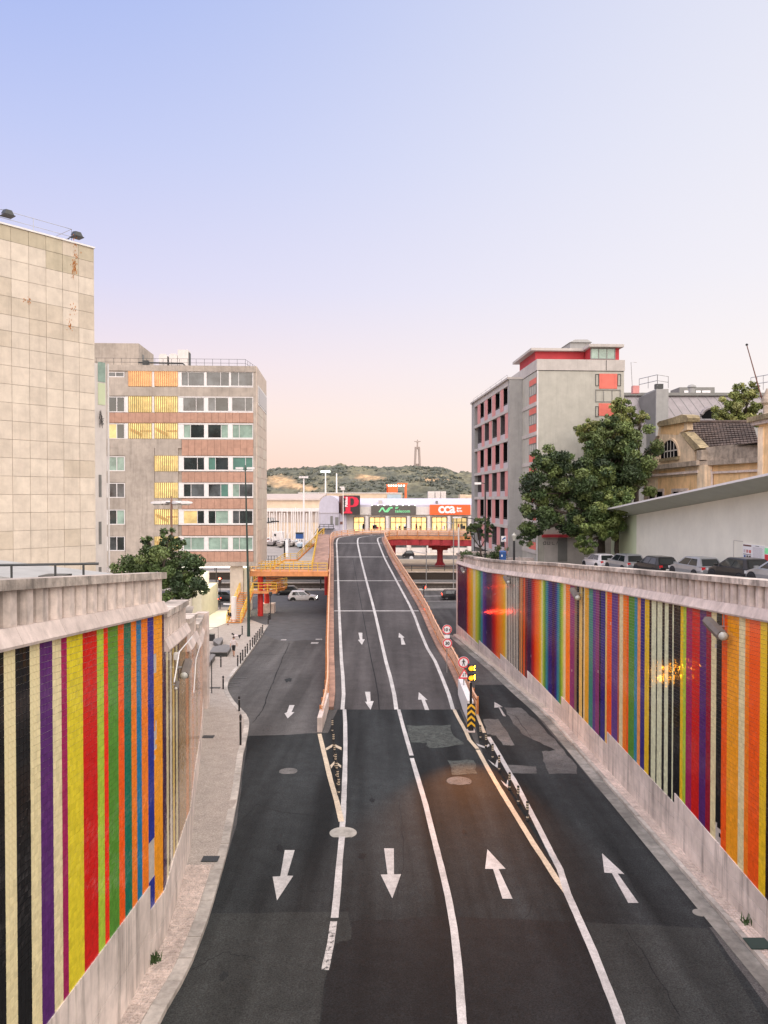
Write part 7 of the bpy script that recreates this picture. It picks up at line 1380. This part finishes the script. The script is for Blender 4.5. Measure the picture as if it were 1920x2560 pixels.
for k in range(4):
    zz = z1-.16-(z1-z0)/4*k*1.0; hgt = .15; mb = MB(); P = [(q[0],zz+.17),(q[0]+bw,zz-.03),(q[0]+bw,zz-.03-hgt),(q[0],zz+.17-hgt),(q[0]-bw,zz-.03-hgt),(q[0]-bw,zz-.03)]; P = [(x, max(z0, min(z1, z))) for x, z in P]; y_ = ya-.193; mb.add([(x, y_, z) for x, z in P], [(0,1,2,3),(0,3,4,5)]); mb.build('chevron', M['retro_yellow'], cb_, fix=False)
# red signals
def red_signal(p, zl, lb, par=None):
    t = thing('traffic_light', lb, 'traffic light', p); mb = MB(); mb.tube([p,(p[0],p[1],zl+.2)], .06, 6); mb.build('post', M['dark'], t); mb = MB(); mb.cbox((p[0],p[1],zl-.3),(.34,.3,1.0)); mb.build('housing', M['dark'], t); mb = MB(); mb.lathe((p[0],p[1]-.2,zl-.1),[(.02,-.02),(.13,.03),(.15,.1),(.12,.18),(.02,.22)],10); mb.build('red_lens', M['red_lamp'], t); return t
c = D(1059.5,1530,78); t = red_signal((c[0],78,gz(78)), c[2], 'red traffic light beside the right ramp railing over the cross street'); mb = MB(); mb.cbox((c[0]+.14,78,c[2]),(.02,.2,.22)); mb.build('red_lens', M['red_lamp'], t)
mb = MB(); mb.tube([(c[0],78,c[2]+.2),(c[0],78,c[2]+2.6)], .05, 6); mb.build('post_top', M['dark'], t); mb = MB(); mb.cbox((c[0],78.12,c[2]+2.5),(.3,.2,.35)); mb.build('housing', M['dark'], t); mb = MB(); mb.cbox((c[0]+.16,78.12,c[2]+2.5),(.02,.16,.22)); mb.build('red_lens', M['red_lamp'], t)
pl = bpy.data.lights.new('red_glow', 'POINT'); pl.energy = 60; pl.color = (1,.05,.02); pl.shadow_soft_size = .12; po = bpy.data.objects.new('red_glow', pl); COL.objects.link(po); po.parent = t; po.location = (.35, -.3, c[2]-gz(78))
c = D(550,1446,104); red_signal((c[0],104,.1), c[2], 'glowing red traffic light under the office block'); q_ = D(541,1512,103); pole_thing('sign_pole', 'thin dark pole with a small plate under the office block', 'pole', (q_[0],103,.15), 6.0, .07)
# right upper street furniture
yl = 74; z0 = zs_at(yl); x0 = D(1265,1402,yl)[0]; t = thing('parking_sign', 'white and blue sign on a leaning pole beside the blue bin', 'sign', (x0,yl,z0)); mb = MB(); mb.tube([(x0+.2,yl,z0),(x0-.05,yl,z0+3.0)], .035, 6); mb.build('pole', M['steel'], t); a, b = D(1253,1354.5,yl), D(1265,1340,yl); mb = MB(); mb.box(a[0],b[0],yl-.05,yl-.03,a[2],b[2]); pn = mb.build('panel', M['retro_white'], t); mb = MB(); m_ = a[0]; w = b[0]-a[0]; h = b[2]-a[2]; mb.ext([(m_+w*x,yl-.056,a[2]+h*y) for x, y in ((.12,.35),(.35,.6),(.6,.75),(.85,.9),(.88,.45),(.6,.5),(.4,.3))],(0,.005,0)); mb.build('symbol', M['blue_plastic'], pn); mb = MB(); mb.box(m_+w*.2,m_+w*.8,yl-.056,yl-.051,a[2]+h*.1,a[2]+h*.18); mb.build('print', M['dark_metal'], pn)
a, b = D(1250,1402,73.5), D(1264,1377,73.5); t = thing('blue_bin', 'blue recycling bin on the right wall top beside the small sign', 'bin', (a[0],73.5,a[2]-.3)); mb = MB(); mb.box(a[0],b[0],73.2,73.9,zs_at(73.5),b[2]-.12); mb.build('body', M['blue_plastic'], t); mb = MB(); mb.hexa([(a[0]-.03,73.15,b[2]-.115),(b[0]+.03,73.15,b[2]-.115),(b[0]+.03,73.95,b[2]-.115),(a[0]-.03,73.95,b[2]-.115),(a[0]+.03,73.3,b[2]),(b[0]-.03,73.3,b[2]),(b[0]-.03,73.8,b[2]),(a[0]+.03,73.8,b[2])]); mb.build('lid', M['blue_plastic'], t); mb = MB(); mb.box(a[0]+.08,a[0]+.2,73.18,73.199,b[2]-.55,b[2]-.35); mb.build('label', M['retro_white'], t)
t = thing('ramp_wall', 'pale sloping access wall at the foot of the apartment building', 'wall', AF(-2,-3,9)); mb = MB(); x0, x1 = D(1297,1400,75)[0], D(1338,1400,75)[0]; zz = zs_at(75)-.2; mb.hexa([(x0,75,zz),(x1,75,zz),(x1,75.3,zz),(x0,75.3,zz),(x0,75,D(0,1392,75)[2]),(x1,75,D(0,1403,75)[2]),(x1,75.3,D(0,1403,75)[2]),(x0,75.3,D(0,1392,75)[2])]); mb.build('wall_body', M['lime'], t)
# ============================================================ plaza ledges, people, dog
def ledge(pts, h, lb):
    P = [G(*c4(*p), .14+h) for p in pts]; c = [sum(p[k] for p in P)/len(P) for k in range(3)]; t = thing('stone_ledge', lb, 'bench', (c[0],c[1],c[2]-h), 'low stone ledges on the left plaza'); mb = MB(); mb.ext([(p[0],p[1],p[2]-.08) for p in P], (0,0,.08)); mb.build('top', M['rock_bench'], t); mb = MB(); mb.ext([(c[0]+(p[0]-c[0])*.94,c[1]+(p[1]-c[1])*.94,p[2]-h-.02) for p in P], (0,0,h-.065)); mb.build('base', M['dark_metal'], t)
ledge([(412,1095),(560,1095),(596,1042),(540,1030),(440,1050)], .4, 'dark grey stone ledge, widest on the left plaza'); ledge([(440,1000),(490,1035),(525,985),(512,972),(450,985)], .4, 'dark grey stone ledge beyond the widest one'); ledge([(350,1215),(385,1215),(460,1115),(430,1108),(375,1150)], .4, 'dark grey stone ledge beside the end of the left wall')
t = thing('bike_rack', 'thin dark metal hoop frame on the plaza before the bright forecourt', 'rack', G(*c4(430,1000), .14)); a, b = G(*c4(377,1005), .14), G(*c4(483,1000), .14); mb = MB(); mb.tube([a,(a[0],a[1],a[2]+1.3),(b[0],b[1],b[2]+1.3),b], .025, 6); mb.build('hoop', M['dark_metal'], t)
q = G(*c4(420,1000), .14); t = thing('planter_box', 'small dark box standing on the plaza by the hoop frame', 'box', q); mb = MB(); mb.cbox((q[0],q[1],q[2]+.3),(.75,.5,.6)); mb.build('body', M['dark'], t); mb = MB(); mb.cbox((q[0],q[1],q[2]+.62),(.8,.55,.05)); mb.build('lid', M['dark_metal'], t)
def skin_fig(name, J, E_, mats, zones, parent):
    """one continuous body grown round a skeleton: J joint -> (x,y,z,r); faces take their clothing from zones(z, x)"""
    me = bpy.data.meshes.new(name); ks = list(J); me.from_pydata([J[k][:3] for k in ks], [(ks.index(a), ks.index(b)) for a, b in E_], [])
    ob = bpy.data.objects.new(name+'_tmp', me); COL.objects.link(ob); md = ob.modifiers.new('s','SKIN'); md.use_smooth_shade = True
    for i, k in enumerate(ks): me.skin_vertices[0].data[i].radius = (J[k][3],)*2; me.skin_vertices[0].data[i].use_root = (i == 0)
    ob.modifiers.new('d','SUBSURF').levels = 2; dg = bpy.context.evaluated_depsgraph_get(); m2 = bpy.data.meshes.new_from_object(ob.evaluated_get(dg)); bpy.data.objects.remove(ob); m2.name = name; m2.materials.clear()
    for m in mats: m2.materials.append(M[m])
    for p in m2.polygons: p.material_index = zones(p.center); p.use_smooth = True
    return link(name, m2, parent)
def person(label, loc, rz, pose, top, bottom, legs='skin_tone', extra=None):
    t = thing('person', label, 'person', (0,0,0))
    J = dict(pelvis=(0,0,.93,.13), waist=(0,0,1.08,.125), chest=(.02,0,1.30,.15), neck=(.02,0,1.46,.06), head=(.04,0,1.60,.10), crown=(.03,0,1.70,.085))
    for s, n in ((1,'l'),(-1,'r')):
        J['sh'+n] = (.01,s*.17,1.40,.065); J['hip'+n] = (0,s*.09,.86,.095)
        if pose == 'walk': J['el'+n] = (-.10*s,s*.24,1.14,.045); J['wr'+n] = (.02-.16*s,s*.25,.92,.035); J['hd'+n] = (.05-.18*s,s*.25,.83,.03); J['kn'+n] = (.14*s+.05,s*.09,.48,.06); J['an'+n] = (.22*s-.04,s*.09,.09,.04); J['to'+n] = (.22*s+.12,s*.09,.045,.035)
        elif pose == 'stand': J['el'+n] = (-.02,s*.23,1.12,.045); J['wr'+n] = (.08,s*.2,.92,.035); J['hd'+n] = (.13,s*.19,.84,.03); J['kn'+n] = (.02,s*.10,.48,.06); J['an'+n] = (-.02,s*.11,.09,.04); J['to'+n] = (.14,s*.12,.045,.035)
        else: J['el'+n] = (.12,s*.22,1.12,.045); J['wr'+n] = (.34,s*.14,1.0,.035); J['hd'+n] = (.42,s*.12,.98,.03); J['kn'+n] = (.42,s*.11,.92,.07); J['an'+n] = (.46,s*.12,.52,.04); J['to'+n] = (.62,s*.13,.47,.035)
    E_ = [('pelvis','waist'),('waist','chest'),('chest','neck'),('neck','head'),('head','crown')]+[(a+n, b+n) for n in 'lr' for a, b in (('sh','el'),('el','wr'),('wr','hd'),('hip','kn'),('kn','an'),('an','to'))]+[('chest','shl'),('chest','shr'),('pelvis','hipl'),('pelvis','hipr')]
    def zone(c):
        if c.z > 1.47 or (abs(c.y) > .17 and c.z < 1.15 and c.z > .75): return 0
        if c.z > 1.0: return 1
        if c.z > (.52 if pose != 'sit' else .80): return 2
        return 4 if c.z < .09 or (pose == 'sit' and c.z < .52) else 3
    skin_fig('body', J, E_, ['skin_tone',top,bottom,legs,'cloth_black'], zone, t)
    mb = MB(); V = [(.025+.108*math.cos(a)*math.cos(b), .098*math.sin(a)*math.cos(b), 1.63+.125*math.sin(b)) for b in (-.1,.4,.8,1.2,1.5) for a in [2*math.pi*k/12 for k in range(12)]]; mb.add(V, [(i*12+k, i*12+(k+1)%12, (i+1)*12+(k+1)%12, (i+1)*12+k) for i in range(4) for k in range(12)]); mb.build('hair', M['hair'], t, True)
    if extra: 
        mb = MB(); mb.hexa([(-.34,-.15,1.0),(-.14,-.16,1.0),(-.14,.16,1.0),(-.34,.15,1.0),(-.30,-.13,1.38),(-.14,-.14,1.42),(-.14,.14,1.42),(-.30,.13,1.38)]); mb.build('backpack', M[extra], t)
    t.location = loc; t.rotation_euler = (0,0,rz); return t
q = G(*c4(612,1132), .13); person('person in a pale shirt and black shorts walking on the left pavement', (q[0],q[1],gz(q[1])+.125), math.radians(-95), 'walk', 'cloth_white', 'cloth_black')
q = G(*c4(568,870), .15); person('person in black top and yellow shorts standing beside the office stilt', (q[0],q[1],gz(q[1])+.13), math.radians(200), 'stand', 'cloth_black', 'cloth_yellow', extra='cloth_black')
q = G(*c4(390,1150), .13); person('person in a yellow top sitting on the ledge at the left wall end', (q[0]-.25,q[1]+.2,gz(q[1])-.32), math.radians(-70), 'sit', 'cloth_yellow', 'car_grey', 'car_grey')
q = G(*c4(640,992), .13); t = thing('dog', 'black and white dog walking on the left pavement', 'dog', (0,0,0))
J = dict(rump=(-.28,0,.40,.09), mid=(0,0,.39,.085), chest=(.24,0,.40,.115), neck=(.38,0,.50,.07), head=(.47,0,.58,.068), muzzle=(.60,0,.54,.038), tail=(-.42,0,.50,.025), tailt=(-.50,0,.60,.015))
for s, n in ((1,'l'),(-1,'r')): J.update({'fs'+n:(.24,s*.07,.30,.05),'fk'+n:(.25+.03*s,s*.07,.17,.028),'fp'+n:(.27+.05*s,s*.07,.025,.028),'hh'+n:(-.27,s*.07,.31,.065),'hk'+n:(-.20-.03*s,s*.07,.22,.042),'ho'+n:(-.31-.04*s,s*.07,.13,.025),'hp'+n:(-.27-.04*s,s*.07,.025,.027),'ea'+n:(.44,s*.05,.66,.022)})
E_ = [('mid','rump'),('mid','chest'),('chest','neck'),('neck','head'),('head','muzzle'),('rump','tail'),('tail','tailt')]+[(a+n,b+n) for n in 'lr' for a, b in (('fs','fk'),('fk','fp'),('hh','hk'),('hk','ho'),('ho','hp'))]+[e for n in 'lr' for e in (('chest','fs'+n),('rump','hh'+n),('head','ea'+n))]
J = {k: J[k] for k in ['mid']+[k for k in J if k != 'mid']}
skin_fig('body', J, E_, ['cloth_black','cloth_white'], lambda c: 1 if (-.12 < c.x < .3 and c.z < .5) or c.z < .16 else 0, t); t.location = (q[0],q[1],gz(q[1])+.125); t.rotation_euler = (0,0,math.radians(172))
q = G(*c4(612,850), .14); t = thing('steel_column', 'pale round column standing beside the office stilt', 'column', q); mb = MB(); zz = D(585,1492,q[1])[2]; mb.lathe(q, [(.32,0),(.32,zz-q[2]),(.1,zz-q[2]+.05)], 14); mb.build('shaft', M['plaster_white'], t); mb = MB(); mb.cbox((q[0]-.7,q[1]-.35,q[2]+2.2),(.9,.03,.12), -.2); mb.build('sign_arm', M['retro_white'], t)
